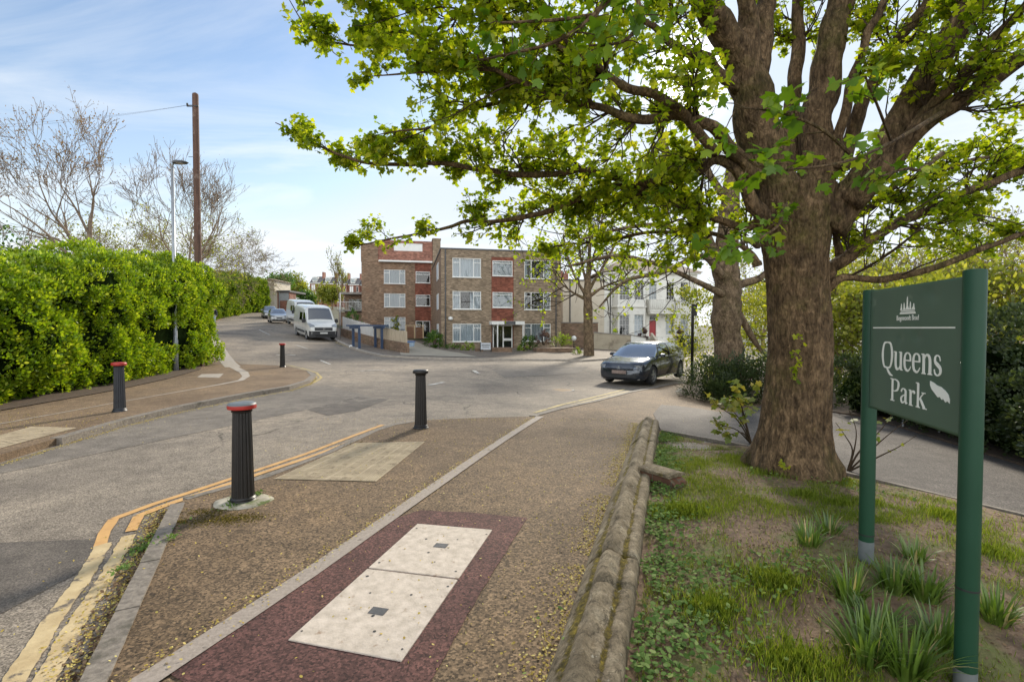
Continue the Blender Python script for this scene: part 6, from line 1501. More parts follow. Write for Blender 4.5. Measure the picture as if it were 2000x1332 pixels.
wall_line('garden_wall', 'white rendered wall at the foot of the villa steps', 1233, 1262, 46, 46.5, 655, 661, .3, m_render)
# low brick planters before the flats
def box_on(px0, px1, pyt, Y, dep, mat, name, label, cat, extra=None, down=.5):
    a, b = at(px0, 640, Y), at(px1, 640, Y); z = g((a.x + b.x) / 2, Y); t = thing(name, label, cat, (a.x, Y, z), ANG * .6)
    zt = EYE + (HZ - pyt) / FPX * Y - z; mb = MB(); mb.box(0, b.x - a.x, 0, dep, -down, zt); mb.build('brickwork', mat, t)
    mb = MB(); mb.box(-.03, b.x - a.x + .03, -.03, dep + .03, zt + .002, zt + .06); mb.build('coping', m_wallbrick, t); return t, zt
box_on(960, 1001, 681, 34.5, .9, m_wallbrick, 'brick_planter', 'square brown brick pier wall in front of the flats porch', 'planter')
box_on(928, 944, 682, 34.8, .4, m_wallbrick, 'brick_planter', 'small low brick wall end left of the flats name board', 'planter')
box_on(1048, 1124, 682, 35, 1.6, m_wallbrick, 'brick_planter', 'long low red brick planter at the right front of the flats', 'planter')
x, y = at(939, 690, 34.4).x, 34.4; z = g(x, y); nb = thing('name_board', 'pale notice board on two dark posts before the flats porch', 'sign', (x, y, z + .1))
def zN(py): return EYE + (HZ - py) / FPX * 34.4 - z - .1
wN = (958 - 938.5) / FPX * 34.4
mb = MB(); mb.box(0, wN, -.02, .02, zN(683), zN(669.5)); mb.build('board', M('board_pale', (.55, .58, .62), (.45, .48, .52), 6, .5), nb)
mb = MB(); mb.box(.06, wN - .06, -.026, -.021, zN(675.2), zN(673.6)); mb.box(.12, wN - .12, -.026, -.021, zN(679), zN(677.8)); mb.build('lettering', m_lead, nb)
for x_ in (-.06, wN): mb = MB(); mb.box(x_, x_ + .06, -.03, .03, -.1, zN(668.5)); mb.build('post', m_black, nb)
# ---- left garden wall with fence, pergola and bin along the rising pavement
fa, fb = P(655, 655, .1), P(782, 690, .1); fd = Vector((fb[0] - fa[0], fb[1] - fa[1], 0)); FLn = fd.length; fh_ = lambda u: g(fa[0] + fd.x * u / FLn, fa[1] + fd.y * u / FLn) + .08
bw = thing('boundary_wall', 'low brown brick boundary wall under the fence, sloping up the road by the white van', 'wall', (fa[0], fa[1], 0), math.atan2(fd.y, fd.x))
mb = MB(); mb.loft([[(u, .35, fh_(u) - .4), (u, .58, fh_(u) - .4), (u, .58, fh_(u) + .62), (u, .35, fh_(u) + .62)] for u in np.linspace(0, FLn, 10)]); mb.build('brickwork', m_wallbrick, bw)
fn = thing('board_fence', 'pale upright board fence standing on the boundary wall left of the blue pergola', 'fence', (fa[0], fa[1], 0), math.atan2(fd.y, fd.x)); nb_ = 34
mb = MB(); mw = MB()
for i in range(nb_):
    u = FLn * .97 * i / nb_; w = FLn / nb_ * .86; q = mw if i < nb_ * .55 else mb; q.box(u, u + w, .60, .64, fh_(u) + .5, fh_(u) + 1.55 + RNG.uniform(-.02, .02) - .25 * i / nb_)
mw.build('white_boards', m_fencew, fn); mb.build('timber_boards', m_fence, fn); mb = MB(); mb.box(0, FLn * .96, .641, .70, -1, -.9)
pq = P(763, 683, .1); pg = thing('pergola', 'dark blue painted timber pergola over the boundary wall', 'pergola', (pq[0] - 2.7, pq[1] + .35, g(*pq)), math.atan2(fd.y, fd.x))
hp_ = 1.48
for x in (0.1, 1.35):
    for y in (0.0, 1.5):
        mb = MB(); mb.box(x, x + .14, y, y + .14, -.4 + (.35 if x < 1 else 0), hp_); mb.build('post', m_blue, pg)
    mb = MB(); mb.lathe([(.10, -.08), (.12, 0), (.07, .1), (.005, .12)], 10, c=(x + .07, -.09, .3 if x < 1 else .15)); mb.build('white_lamp', m_uvc, pg, smooth=True)
for y in (-.06, 1.56): mb = MB(); mb.box(-.25, 1.75, y, y + .09, hp_ + .003, hp_ + .16); mb.build('beam', m_blue, pg)
for i in range(6): x = -.2 + i * .36; mb = MB(); mb.box(x, x + .06, -.3, 1.95, hp_ + .165, hp_ + .26); mb.build('rafter', m_blue, pg)
x, y = pq[0] + .3, pq[1] + .9; bn = thing('recycling_bin', 'white and blue recycling bin beside the blue pergola', 'bin', (x, y, g(x, y) + .1))
mb = MB(); mb.loft([[(-.28, -.3, 0), (.28, -.3, 0), (.28, .3, 0), (-.28, .3, 0)], [(-.36, -.38, 1.0), (.36, -.38, 1.0), (.36, .38, 1.0), (-.36, .38, 1.0)]]); mb.build('bin_body', m_uvc, bn, bevel=.03)
mb = MB(); mb.loft([[(-.40, -.44, 1.003), (.40, -.44, 1.003), (.40, .42, 1.003), (-.40, .42, 1.003)], [(-.34, -.36, 1.16), (.34, -.36, 1.16), (.34, .38, 1.2), (-.34, .38, 1.2)]]); mb.build('lid', m_uvc, bn, bevel=.03)
mb = MB(); mb.box(.0, .34, -.40, -.37, .2, .8); mb.build('blue_panel', m_bluep, bn)
x, y = pq[0] + 1.0, pq[1] + .55; bn = thing('storage_box', 'pale blue plastic lidded box beside the recycling bin', 'box', (x, y, g(x, y) + .35))
mb = MB(); mb.loft([[(-.4, -.25, 0), (.4, -.25, 0), (.4, .25, 0), (-.4, .25, 0)], [(-.44, -.28, .3), (.44, -.28, .3), (.44, .28, .3), (-.44, .28, .3)]]); mb.build('tub', M('pale_blue_plastic', (.45, .58, .72), (.4, .52, .66), 4, .5), bn, bevel=.02)
mb = MB(); mb.box(-.47, .47, -.31, .31, .303, .36); mb.build('lid', m_bluep, bn, bevel=.015)
x0_, x1_ = at(793, 660, 50), at(826, 660, 50); z = g(x0_.x, 50); tf = thing('timber_gate_fence', 'short brown timber fence with pale posts at the end of the driveway', 'fence', (x0_.x, 50, z), ANG)
L_ = x1_.x - x0_.x; mb = MB(); [mb.box(i * L_ / 14, (i + .9) * L_ / 14, 0, .03, 0, 1.15) for i in range(14)]; mb.build('boards', M('brown_board', (.22, .11, .06), (.16, .08, .045), 5, .8), tf)
for i in range(3): mb = MB(); mb.box(i * L_ / 2 - .06, i * L_ / 2 + .06, -.08, -.003, 0, 1.3); mb.build('post', m_timber, tf)
mb = MB(); mb.box(-.1, L_ + .1, -.03, .06, 1.303, 1.37); mb.build('rail', m_timber, tf)

# ---- things far up the hill
def flatbox(name, label, cat, px0, px1, pyt, pyb, Y, dep, mat, parts=None):
    a, b = at(px0, 640, Y), at(px1, 640, Y); zb = EYE + (HZ - pyb) / FPX * Y; zt = EYE + (HZ - pyt) / FPX * Y
    t = thing(name, label, cat, (a.x, Y, zb)); w = b.x - a.x; h = zt - zb; mb = MB(); mb.box(0, w, 0, dep, -2, h); mb.build('wall', mat, t); return t, w, h
t, w, h = flatbox('garage', 'flat-roofed brick garage with a grey shutter at the bend of the road', 'garage', 537, 566, 571, 608, 84, 2.5, m_redbrick)
mb = MB(); mb.box(-.2, w + .2, -.3, 6.2, h + .003, h + .3); mb.build('roof', m_lead, t); mb = MB(); mb.box(.9, w - .1, -.06, -.003, h * .56, h - .1); mb.build('shutter', M('grey_shutter', (.36, .37, .39), (.3, .31, .33), 3, .6), t)
mb = MB(); mb.box(.75, .9, -.08, -.003, 0, h - .003); mb.build('post', m_steel, t)
t, w, h = flatbox('house', 'cream painted house end just beyond the far hedge', 'house', 519, 537, 548, 610, 83, 6, m_cream_r)
mb = MB(); mb.add([(-.3, -.3, h + .002), (w + .3, -.3, h + .002), (w + .3, 6.3, h + .002), (-.3, 6.3, h + .002), (w / 2, -.3, h + .35), (w / 2, 6.3, h + .35)], [(0, 1, 4), (1, 2, 5, 4), (2, 3, 5), (3, 0, 4, 5)]); mb.build('roof', m_tile_r, t)
# red terrace on the skyline
TY = 172; ta0 = at(606, 640, TY); tw_ = (at(722, 640, TY).x - ta0.x) / 5; zb_ = EYE + (HZ - 592) / FPX * TY; ze = EYE + (HZ - 554) / FPX * TY - zb_
def terrace_house():
    t = thing('terraced_house', 'x', 'house', (ta0.x, TY, zb_)); w = tw_ - .02; mb = MB(); mb.box(0, w, 0, 8, -4, ze); mb.build('wall', m_redbrick, t)
    mb = MB(); mb.add([(0, -.3, ze + .2), (w, -.3, ze + .2), (w, 3, ze + 2.7), (0, 3, ze + 2.7), (w, 8, ze + .2), (0, 8, ze + .2)], [(0, 1, 2, 3), (3, 2, 4, 5), (0, 3, 5), (1, 4, 2)]); rf = mb.build('roof', m_slate_r, t)
    mb = MB(); mb.box(w - .55, w + .0, 2, 4, ze + 1.2, ze + 4.2); ck = mb.build('chimney', m_redbrick, rf); mb = MB(); [mb.lathe([(.16, 0), (.12, .6)], 8, c=(w - .28, 2.3 + .45 * i, ze + 4.2)) for i in range(4)]
    mb = MB(); mb.box(.9, 2.5, .2, 2.5, ze + .6, ze + 2.4); d = mb.build('dormer', m_render, rf); mb = MB(); mb.box(1.05, 2.35, .14, .197, ze + .9, ze + 2.1); mb.build('pane', m_glass, d)
    mb = MB(); mb.box(.1, w - .1, -.35, -.003, ze - .1, ze + .15); mb.build('cornice', m_render, t)
    mb = MB(); mb.loft([[(.4, 0, z), (.8, -.8, z), (2.3, -.8, z), (2.7, 0, z)] for z in (-2, ze - .4)]); b = mb.build('bay', m_redbrick, t)
    mb = MB(); mb.box(.35, 2.75, -.9, .0, ze * .42, ze * .56); mb.build('white_band', m_render, b)
    for z0, z1 in ((ze * .62, ze * .92), (ze * .06, ze * .36)):
        mb = MB(); [mb.box(x0, x1, -.86, -.803, z0, z1) for x0, x1 in ((.95, 1.45), (1.6, 2.15))]; mb.build('window', m_uvc, b)
        mb = MB(); mb.box(3.0, 3.7, -.06, -.003, z0, z1); o = mb.build('window', m_uvc, t); mb = MB(); mb.box(3.08, 3.62, -.07, -.062, z0 + .1, z1 - .1); mb.build('pane', m_dark_in, o)
    return t
th0 = terrace_house(); labs = ['red brick terraced house farthest left on the skyline row', 'second house from the left in the red skyline terrace', 'middle house of the red brick skyline terrace', 'fourth house from the left in the red skyline terrace', 'red terraced house nearest the brick flats on the skyline']
for i in range(5):
    t = th0 if i == 0 else copy_tree(th0); t.location = (ta0.x + tw_ * i, TY + i * .8, zb_ - .1 * i); t['label'] = labs[i]; t['group'] = 'red brick terrace on the skyline'
t, w, h = flatbox('house', 'white house glimpsed through the trees right of the second maple', 'house', 1462, 1500, 632, 668, 60, 6, m_render)
for i in range(2): window(t, w * (.15 + .45 * i), w * (.4 + .45 * i), h * .3, h * .75, -.05, (1,), None, .06, None, (2, 2), sill=False)
mb = MB(); mb.box(-.2, w + .2, -.2, 6.2, h + .003, h + .2); mb.build('roof', m_lead, t)
# bushes before the flats
bx_ = lambda px, Y: (at(px, 640, Y).x, Y)
for px, Y, r, h, n, s, lf, lab in ((848, 38.2, .85, 1.35, 900, .13, lf_shrub, 'rounded dark green bush at the left corner of the flats'), (885, 37, .6, .55, 350, .11, lf_shrub, 'low green shrub bed left of the flats porch'), (915, 36.2, .6, .5, 350, .11, lf_lime, 'low light green plants beside the brick wall end'),
                                   (1032, 37.4, .75, 1.25, 700, .12, lf_shrub, 'dark green bush right of the flats porch'), (1022, 36.2, .5, .5, 300, .10, lf_lime, 'bright green low bush at the foot of the porch path'), (1062, 37, .7, 1.05, 500, .12, lf_purple, 'purplish grey bush on the brick planter'), (1097, 36.2, .8, .85, 700, .10, lf_lime, 'lime green rounded bush on the brick planter'),
                                   (1130, 33.5, .45, .5, 220, .09, lf_lime, 'small yellow-green plant at the foot of the street tree'), (690, 47, .9, 2.1, 700, .16, lf_shrub, 'upright green shrub behind the board fence'), (773, 50, .7, 2.3, 260, .14, lf_spring, 'thin pale shrub before the left wing window'),
                                   (1255, 52, .55, 1.9, 160, .30, lf_purple, 'spiky reddish cordyline left of the villa steps'), (1332, 53, .6, 1.9, 160, .30, lf_purple, 'spiky reddish cordyline right of the villa steps'), (1345, 51, 1.3, .9, 700, .14, lf_dark, 'low dark shrubs before the right side of the villa')):
    x, y = bx_(px, Y); bush('shrub', lab, x, y, r, h, n, s, lf, 'shrub', g(x, y) + (.55 if px in (1062, 1097) else .1))
# slim young conifer-like tree by the balcony
x, y = xy(666, 60); branching_tree('slim_tree', 'slim upright young tree beside the railed balcony', None, x, y, 8.6, .08, 3, [0, 3, 3, 3], .25, .25, (0, 0), m_bare2, lf_spring, .9, .16, 'quad', .25, .02, pertip=4, jit=.15)
# ------------------------------------------------------------------ vehicles
def paint(name, c, c2=None, rough=.28, metal=.3):
    m, nt, b, N, L = nodes(name); b.inputs['Base Color'].default_value = (*c, 1); b.inputs['Roughness'].default_value = rough; b.inputs['Metallic'].default_value = metal; b.inputs['Coat Weight'].default_value = 1.0; b.inputs['Coat Roughness'].default_value = .06
    n = noise(N, L, coord(N, L), 3, 5); r = ramp(N, [(.3, tuple(x * .9 for x in c)), (.7, tuple(min(1, x * 1.08) for x in c))]); L.new(n.outputs[0], r.inputs[0]); L.new(r.outputs[0], b.inputs['Base Color']); return m
p_grey = paint('dark_blue_grey_metallic', (.040, .048, .064), rough=.22, metal=.55); p_white = paint('white_van_paint', (.62, .62, .59), rough=.35, metal=0); p_silver = paint('silver_metallic', (.38, .39, .40), rough=.32, metal=.6); p_dk = paint('dark_car_paint', (.05, .055, .06), rough=.3)
m_cglass = glassmat('car_glass', (.22, .25, .26), .5); m_tyre = M('tyre_rubber', (.02, .02, .02), (.03, .03, .03), 20, .85); m_rim = M('alloy_rim', (.42, .43, .44), (.36, .37, .38), 5, .3, metal=.7)
m_plast = M('black_plastic', (.022, .022, .024), (.032, .032, .034), 12, .55); m_chrome = M('bright_trim', (.62, .63, .64), (.55, .56, .57), 5, .2, metal=.9); m_lens = M('headlamp_glass', (.30, .32, .34), (.15, .16, .17), 14, .08, coat=1); m_plate = M('number_plate_blurred', (.34, .25, .21), (.18, .13, .115), 30, .6, detail=2); m_platew = M('number_plate_white', (.6, .6, .57), (.5, .5, .47), 5, .6); m_amber = M('amber_lamp', (.5, .2, .03), (.4, .15, .02), 4, .3)

def cr1(xs, ys, q): # smooth interpolation
    xs = np.array(xs, float); ys = np.array(ys, float); d = np.gradient(ys, xs); out = []
    for v in np.atleast_1d(q):
        i = int(np.clip(np.searchsorted(xs, v) - 1, 0, len(xs) - 2)); h = xs[i + 1] - xs[i]; t = np.clip((v - xs[i]) / h, 0, 1)
        out.append((2 * t ** 3 - 3 * t * t + 1) * ys[i] + (t ** 3 - 2 * t * t + t) * h * d[i] + (-2 * t ** 3 + 3 * t * t) * ys[i + 1] + (t ** 3 - t * t) * h * d[i + 1])
    return np.array(out)

def wheel(par, x, y, r, wd, side, spokes=5):
    mb = MB(); prof = [(r * .66, -.5), (r * .9, -.5), (r * .985, -.42), (r, -.25), (r, .25), (r * .985, .42), (r * .9, .5), (r * .66, .5)]
    n = 36; b = 0
    secs = [[(x + rr * math.cos(2 * math.pi * k / n), y + z * wd, r + rr * math.sin(2 * math.pi * k / n)) for k in range(n)] for rr, z in prof]
    mb.loft(secs, closed=True, cap=False); w = mb.build('wheel', m_tyre, par, smooth=True, angle=40)
    mb = MB(); s = side; yo = y + s * wd * .40
    ring = [[(x + rr * math.cos(2 * math.pi * k / n), y + s * wd * z, r + rr * math.sin(2 * math.pi * k / n)) for k in range(n)] for rr, z in ((r * .67, .47), (r * .62, .44), (r * .59, .15))]
    mb.loft(ring, cap=False)
    for k in range(spokes):
        a = 2 * math.pi * k / spokes + .3; d = Vector((math.cos(a), 0, math.sin(a))); t_ = Vector((-math.sin(a), 0, math.cos(a))); c = Vector((x, 0, r))
        pts = [c + d * r * .10 - t_ * .035, c + d * r * .10 + t_ * .035, c + d * r * .63 + t_ * .022, c + d * r * .63 - t_ * .022]
        y0, y1 = yo, yo - s * .03
        mb.add([(p.x, y0 - s * (0 if i > 1 else -.01), p.z) for i, p in enumerate(pts)] + [(p.x, y1, p.z) for p in pts], [(0, 1, 2, 3), (4, 5, 6, 7), (0, 1, 5, 4), (1, 2, 6, 5), (2, 3, 7, 6), (3, 0, 4, 7)])
    mb.loft([[(x + rr * math.cos(2 * math.pi * k / 16), yo + s * z, r + rr * math.sin(2 * math.pi * k / 16)) for k in range(16)] for rr, z in ((r * .14, -.02), (r * .14, .008), (r * .05, .012))])
    mb.build('rim', m_rim, w, smooth=True, angle=30)
    mb = MB(); mb.loft([[(x + rr * math.cos(2 * math.pi * k / 24), y - s * wd * .05, r + rr * math.sin(2 * math.pi * k / 24)) for k in range(24)] for rr in (r * .66, .01)], cap=False); mb.build('brake_disc', m_iron, w)

def car(name, label, loc, rz, body, spec, group=None, plate=m_plate, tilt=0):
    """x forward from the front bumper to -length, y to the left"""
    t = thing(name, label, 'car', loc, rz, group); t.rotation_euler = (0, tilt, rz)
    L, Wd, H = spec['L'], spec['W'] / 2, spec['H']; S = spec
    X = np.linspace(0, 1, 56); zc = cr1(*zip(*S['hood']), X); zb = cr1(*zip(*S['belt']), X); wf = cr1(*zip(*S['plan']), X); zl = cr1(*zip(*S['sill']), X)
    secs = []
    for i, u in enumerate(X):
        w = Wd * wf[i]; x = -u * L; top = zc[i]; bl = min(zb[i], top - .012); lo = zl[i]; h = bl - lo
        half = [(0, lo), (w * .86, lo), (w * .955, lo + .06), (w * .985, lo + h * .3), (w * 1.0, lo + h * .55), (w * .985, lo + h * .72), (w * .97, lo + h * .80), (w * .955, bl - .02), (w * .90, bl + (top - bl) * .45), (w * .72, bl + (top - bl) * .85), (w * .38, top - .004), (0, top)]
        secs.append([(x, a, z) for a, z in half] + [(x, -a, z) for a, z in half[-2:0:-1]])
    mb = MB(); mb.loft(secs); bo = mb.build('body', body, t, smooth=True, angle=42)
    for k, wx_ in enumerate(S['wheels']):
        cm = MB(); n = 40; R_ = S['r'] * 1.13
        for s in (-1, 1):
            cm.loft([[(wx_ + R_ * math.cos(2 * math.pi * q / n), yy, S['r'] + .015 + R_ * math.sin(2 * math.pi * q / n)) for q in range(n)] for yy in (s * Wd * .62, s * Wd * 1.3)])
        co = cm.build('cutter', m_plast, t); md = bo.modifiers.new('arch', 'BOOLEAN'); md.object = co; md.operation = 'DIFFERENCE'; md.solver = 'EXACT'
        dg = bpy.context.evaluated_depsgraph_get(); dg.update(); me = bpy.data.meshes.new_from_object(bo.evaluated_get(dg)); bo.modifiers.clear(); bo.data = me; bpy.data.objects.remove(co)
    try: bo.data.set_sharp_from_angle(angle=rad(42))
    except Exception: pass
    for wx_ in S['wheels']:
        for s in (-1, 1): wheel(t, wx_, s * (Wd - .115), S['r'], .21, s)
    # cabin: glass house with roof skin and pillars
    g0, g1, g2, g3 = S['cab']   # cowl, roof front, roof rear, tail base (fractions)
    U = np.linspace(g0, g3, 40); zr = cr1(*zip(*S['roof']), U); zbl = cr1(*zip(*S['belt']), U); zho = cr1(*zip(*S['hood']), U); wu = cr1(*zip(*S['plan']), U)
    secs = []; skin = []
    def half(i):
        w = Wd * wu[i]; b = min(zbl[i], zho[i]) - .03; hh = zr[i] - b; f = np.clip(hh / (H - zbl[20]), 0, 1)
        return [(w * .935, b), (w * .93, b + hh * .25), (w * (.93 - .10 * f), b + hh * .62), (w * (.93 - .20 * f), b + hh * .86), (w * (.93 - .27 * f), b + hh * .955), (w * .42, b + hh * .995), (0, b + hh)]
    for i, u in enumerate(U):
        hf = half(i); secs.append([(-u * L, a, z) for a, z in hf] + [(-u * L, -a, z) for a, z in hf[-2::-1]])
    mb = MB(); mb.loft(secs, closed=False); gh = mb.build('windows', m_cglass, t, smooth=True, angle=50)
    mb = MB(); e = .008
    def off(p, k=e): return (p[0], p[1] * (1 + k), p[2] + k)
    idx = [i for i, u in enumerate(U) if g1 - .012 <= u <= g2 + .01]
    mb.loft([[off(secs[i][j]) for j in range(3, 10)] for i in idx], closed=False); mb.build('roof', body, t, smooth=True, angle=50)
    def strip(i0, i1, j0, j1, nm, mt, fl=False):
        for sgn in (0, 1):
            jj = lambda j: j if sgn == 0 else 12 - j
            m2 = MB(); n = len(i0); m2.loft([[off(secs[i0[q]][jj(q)]), off(secs[i1[q]][jj(q)])] for q in range(n)], closed=False); m2.build(nm, mt, t, smooth=True)
    def idxat(u): return int(np.clip(round((u - g0) / (g3 - g0) * 39), 0, 39))
    a0, a1 = idxat(g0 + .01), idxat(g1)
    for sgn in (0, 1):
        for nm, (ua, ub, va, vb), mt in [('front_pillar', (g0 + .015, g1 - .01, g0 + .035, g1 + .015), body), ('middle_pillar', (S['bp'], S['bp'] + .012, S['bp'] + .022, S['bp'] + .03), m_plast), ('rear_pillar', (S['cp'], S['cp'] - .03, g3, g2 + .035), body)]:
            m2 = MB(); rows = []
            for q in range(0, 5):
                f = q / 4; i0, i1 = idxat(ua + (ub - ua) * f), idxat(va + (vb - va) * f); i1 = max(i1, i0 + 1); j = q if sgn == 0 else 12 - q
                rows.append([off(secs[i][j], .006) for i in np.linspace(i0, min(39, i1), 4).astype(int)])
            m2.loft(rows, closed=False); m2.build(nm, mt, t, smooth=True)
    mb = MB(); 
    for s in (-1, 1): mb.tube([(-U[i] * L, s * Wd * wu[i] * .95, min(zbl[i], zho[i]) - .012) for i in range(3, 37, 3)], .012, 6)
    mb.build('waist_trim', S.get('trim', m_plast), t)
    mb = MB(); mb.box(-L * .8, -L * .3, -Wd * .8, Wd * .8, .5, zb[28] - .12); mb.box(-L * .48, -L * .44, -Wd * .7, -Wd * .15, .6, zb[28] + .30); mb.box(-L * .48, -L * .44, Wd * .15, Wd * .7, .6, zb[28] + .30); mb.build('seats', m_dark_in, t, bevel=.05)
    # front: grille, lamps, plate, bumper, mirrors, door seams
    def front(yf, z, pro=.0):
        """x of the nose surface at (y, z)"""
        best = 0
        for i, u in enumerate(X):
            if zl[i] <= z <= zc[i] + .01 and Wd * wf[i] * .97 >= abs(yf): return -u * L + pro
        return -.1 + pro
    def patch(nm, mt, y0, y1, z0, z1, pro=.012, par=None, nx_=8, slant=0, depth=.03):
        m2 = MB(); vs = []
        for j in range(3):
            for i in range(nx_ + 1):
                y_ = y0 + (y1 - y0) * i / nx_; z = z0 + (z1 - z0) * j / 2 + slant * abs(i / nx_ if abs(y1) > abs(y0) else 1 - i / nx_); vs.append((front(y_, z, pro), y_, z))
        nn = nx_ + 1; base = list(vs); vs += [(p[0] - depth, p[1], p[2]) for p in base]; fs = []
        for j in range(2):
            for i in range(nx_): a = j * nn + i; fs.append((a, a + 1, a + nn + 1, a + nn))
        o_ = 3 * nn
        for i in range(nx_): fs.append((i, i + 1, o_ + i + 1, o_ + i)); a = 2 * nn + i; fs.append((a, a + 1, o_ + a + 1, o_ + a))
        for j in range(2): a = j * nn; fs.append((a, a + nn, o_ + a + nn, o_ + a)); a += nx_; fs.append((a, a + nn, o_ + a + nn, o_ + a))
        m2.add(vs, fs); return m2.build(nm, mt, par or t, smooth=True, angle=40)
    F = S['front']
    gr = patch('grille', m_plast, -F['gw'], F['gw'], F['gz'][0], F['gz'][1], .03)
    if F.get('bar'):
        for s in (-1, 1): patch('grille_bar', m_chrome, s * .08, s * (F['gw'] - .02), F['bar'], F['bar'] + .035, .05, gr)
        m2 = MB(); q = front(0, F['bar'], .035); zc0 = F['bar'] + .018; m2.loft([[(q + .02 + dx, .062 * k * math.cos(a), zc0 + .062 * k * math.sin(a)) for a in [2 * math.pi * i / 24 for i in range(24)]] for dx, k in ((0, 1.0), (.012, .96), (.012, .84), (0, .80))], cap=False)
        for k in range(3): a = math.pi / 2 + k * 2.0944; m2.tube([(q + .028, 0, zc0), (q + .026, .055 * math.cos(a), zc0 + .055 * math.sin(a))], [.011, .004], 6)
        m2.build('star_emblem', m_chrome, gr)
    for s in (-1, 1):
        hl = patch('headlight', m_lens, s * F['lw'][0], s * F['lw'][1], F['lz'][0], F['lz'][1], .035, None, 8, F.get('ls', .03))
        patch('lamp_strip', m_chrome, s * (F['lw'][0] + .05), s * (F['lw'][1] - .04), F['lz'][0] + .05, F['lz'][0] + .075, .042, hl, 6, F.get('ls', .03))
        patch('air_intake', m_plast, s * F['lw'][0] * .9, s * (F['lw'][1] - .04), F['iz'][0], F['iz'][1], .012)
    patch('lower_grille', m_plast, -F['gw'], F['gw'], F['iz'][0], F['iz'][0] + .10, .014)
    patch('splitter', S.get('trim2', m_chrome), -Wd * .8, Wd * .8, F['iz'][0] - .07, F['iz'][0] - .045, .022)
    patch('number_plate', plate, -.26, .26, F['pz'], F['pz'] + .115, .05, None, 2, 0, .04)
    for s in (-1, 1):
        u = g0 + .085; i = idxat(u); q = secs[i][1 if s > 0 else 11]; mx_ = -u * L; my = s * (abs(q[1]) + .03); mz = zb[int(u * 55)] + .06
        m2 = MB(); m2.loft([[(mx_ + a, my + s * (.05 + b_), mz + c) for a, c in ((-.05 * k, -.06 * k), (.06 * k, -.05 * k), (.07 * k, .05 * k), (-.05 * k, .08 * k))] for b_, k in ((-.07, .5), (0, 1), (.11, 1), (.16, .6))]); m2.build('door_mirror', body, t, bevel=.015)
        for uu in (S['bp'] - .005, g0 + .09, S['cp'] - .01):
            m2 = MB(); k = int(uu * 55); w = Wd * wf[k]; lo = zl[k]; h = zb[k] - lo
            m2.loft([[(-uu * L + d, s * (w * f + .003), lo + h * v) for d in (-.006, .006)] for f, v in ((.957, .12), (.987, .3), (1.0, .55), (.985, .72), (.957, .97))], closed=False); m2.build('door_seam', m_blackrub, t)
        for uu in (S['bp'] - .03, S['cp'] - .04):
            k = int(uu * 55); m2 = MB(); m2.box(-uu * L - .09, -uu * L + .09, *sorted((s * (Wd * wf[k] * .985), s * (Wd * wf[k] + .022))), zb[k] - .17, zb[k] - .135); m2.build('door_handle', body, t, bevel=.008)
        m2 = MB(); k0, k1 = int(.27 * 55), int(.73 * 55); m2.loft([[(-X[k] * L, s * Wd * wf[k] * .965, zl[k] + .02), (-X[k] * L, s * (Wd * wf[k] * .965 + .012), zl[k] + .03), (-X[k] * L, s * Wd * wf[k] * .965, zl[k] + .05)] for k in range(k0, k1)]); m2.build('sill_trim', S.get('trim2', m_chrome), t)
    m2 = MB(); m2.box(-.9 * L, -.1 * L, -Wd * .7, Wd * .7, .14, .22); m2.build('underside', m_plast, t)
    return t
HATCH = dict(L=4.42, W=1.80, H=1.44, r=.325, wheels=(-.86, -3.59), cab=(.245, .405, .76, .955), bp=.545, cp=.80,
  hood=[(0, .60), (.006, .70), (.03, .78), (.10, .86), (.25, .965), (.35, 1.0), (.6, 1.02), (.85, 1.03), (.95, 1.02), (.985, .96), (1, .70)],
  belt=[(0, .58), (.03, .70), (.10, .80), (.25, .90), (.5, .935), (.8, .98), (.95, 1.0), (1, .68)],
  roof=[(.245, .955), (.30, 1.13), (.36, 1.30), (.405, 1.385), (.5, 1.435), (.6, 1.435), (.76, 1.38), (.87, 1.22), (.955, 1.01)],
  plan=[(0, .74), (.012, .82), (.04, .90), (.10, .965), (.2, .99), (.5, 1.0), (.8, .985), (.92, .94), (.98, .86), (1, .78)],
  sill=[(0, .26), (.02, .20), (.1, .19), (.5, .20), (.9, .22), (.97, .28), (1, .40)], trim=m_chrome,
  front=dict(gw=.52, gz=(.545, .70), bar=.60, lw=(.54, .86), lz=(.60, .71), ls=.02, iz=(.29, .43), pz=.415))
cpos = P(1210, 757); 
# nose centre, heading towards the viewer and a little to the left
hd = Vector((-.615, -.79, 0)).normalized(); wl = P(1274, 753.5); left = Vector((hd.y, -hd.x, 0))
# the near front wheel (the car's left one, seen on the right) stands at wl
lf_ = Vector((-hd.y, hd.x, 0)); nose = Vector((wl[0], wl[1], 0)) - lf_ * (.9 - .115 + .05) + hd * .86
zc_ = g(nose.x - hd.x * .86, nose.y - hd.y * .86); zr_ = g(nose.x - hd.x * 3.59, nose.y - hd.y * 3.59)
car('hatchback_car', 'dark blue-grey hatchback parked by the pavement kerb at the park entrance', (nose.x, nose.y, zc_ + .005 + (zc_ - zr_) * .3), math.atan2(hd.y, hd.x), p_grey, HATCH, tilt=-math.atan2(zc_ - zr_, 2.73) * -1)
SALOON = dict(HATCH); SALOON.update(W=1.72, H=1.45, trim=m_plast, trim2=m_plast); SALOON['front'] = dict(gw=.36, gz=(.60, .69), lw=(.42, .80), lz=(.60, .74), ls=.02, iz=(.28, .40), pz=.44)
def road_dir(p, q): d = Vector((q[0] - p[0], q[1] - p[1], 0)); return d.normalized()
rd = road_dir(P(560, 640), P(700, 690)); 
def parked(fn, px, py, hdg, *a, **k):
    q = P(px, py); z0 = g(*q); q2 = (q[0] - hdg.x * 3.5, q[1] - hdg.y * 3.5); z1 = g(*q2); return q, z0, z1
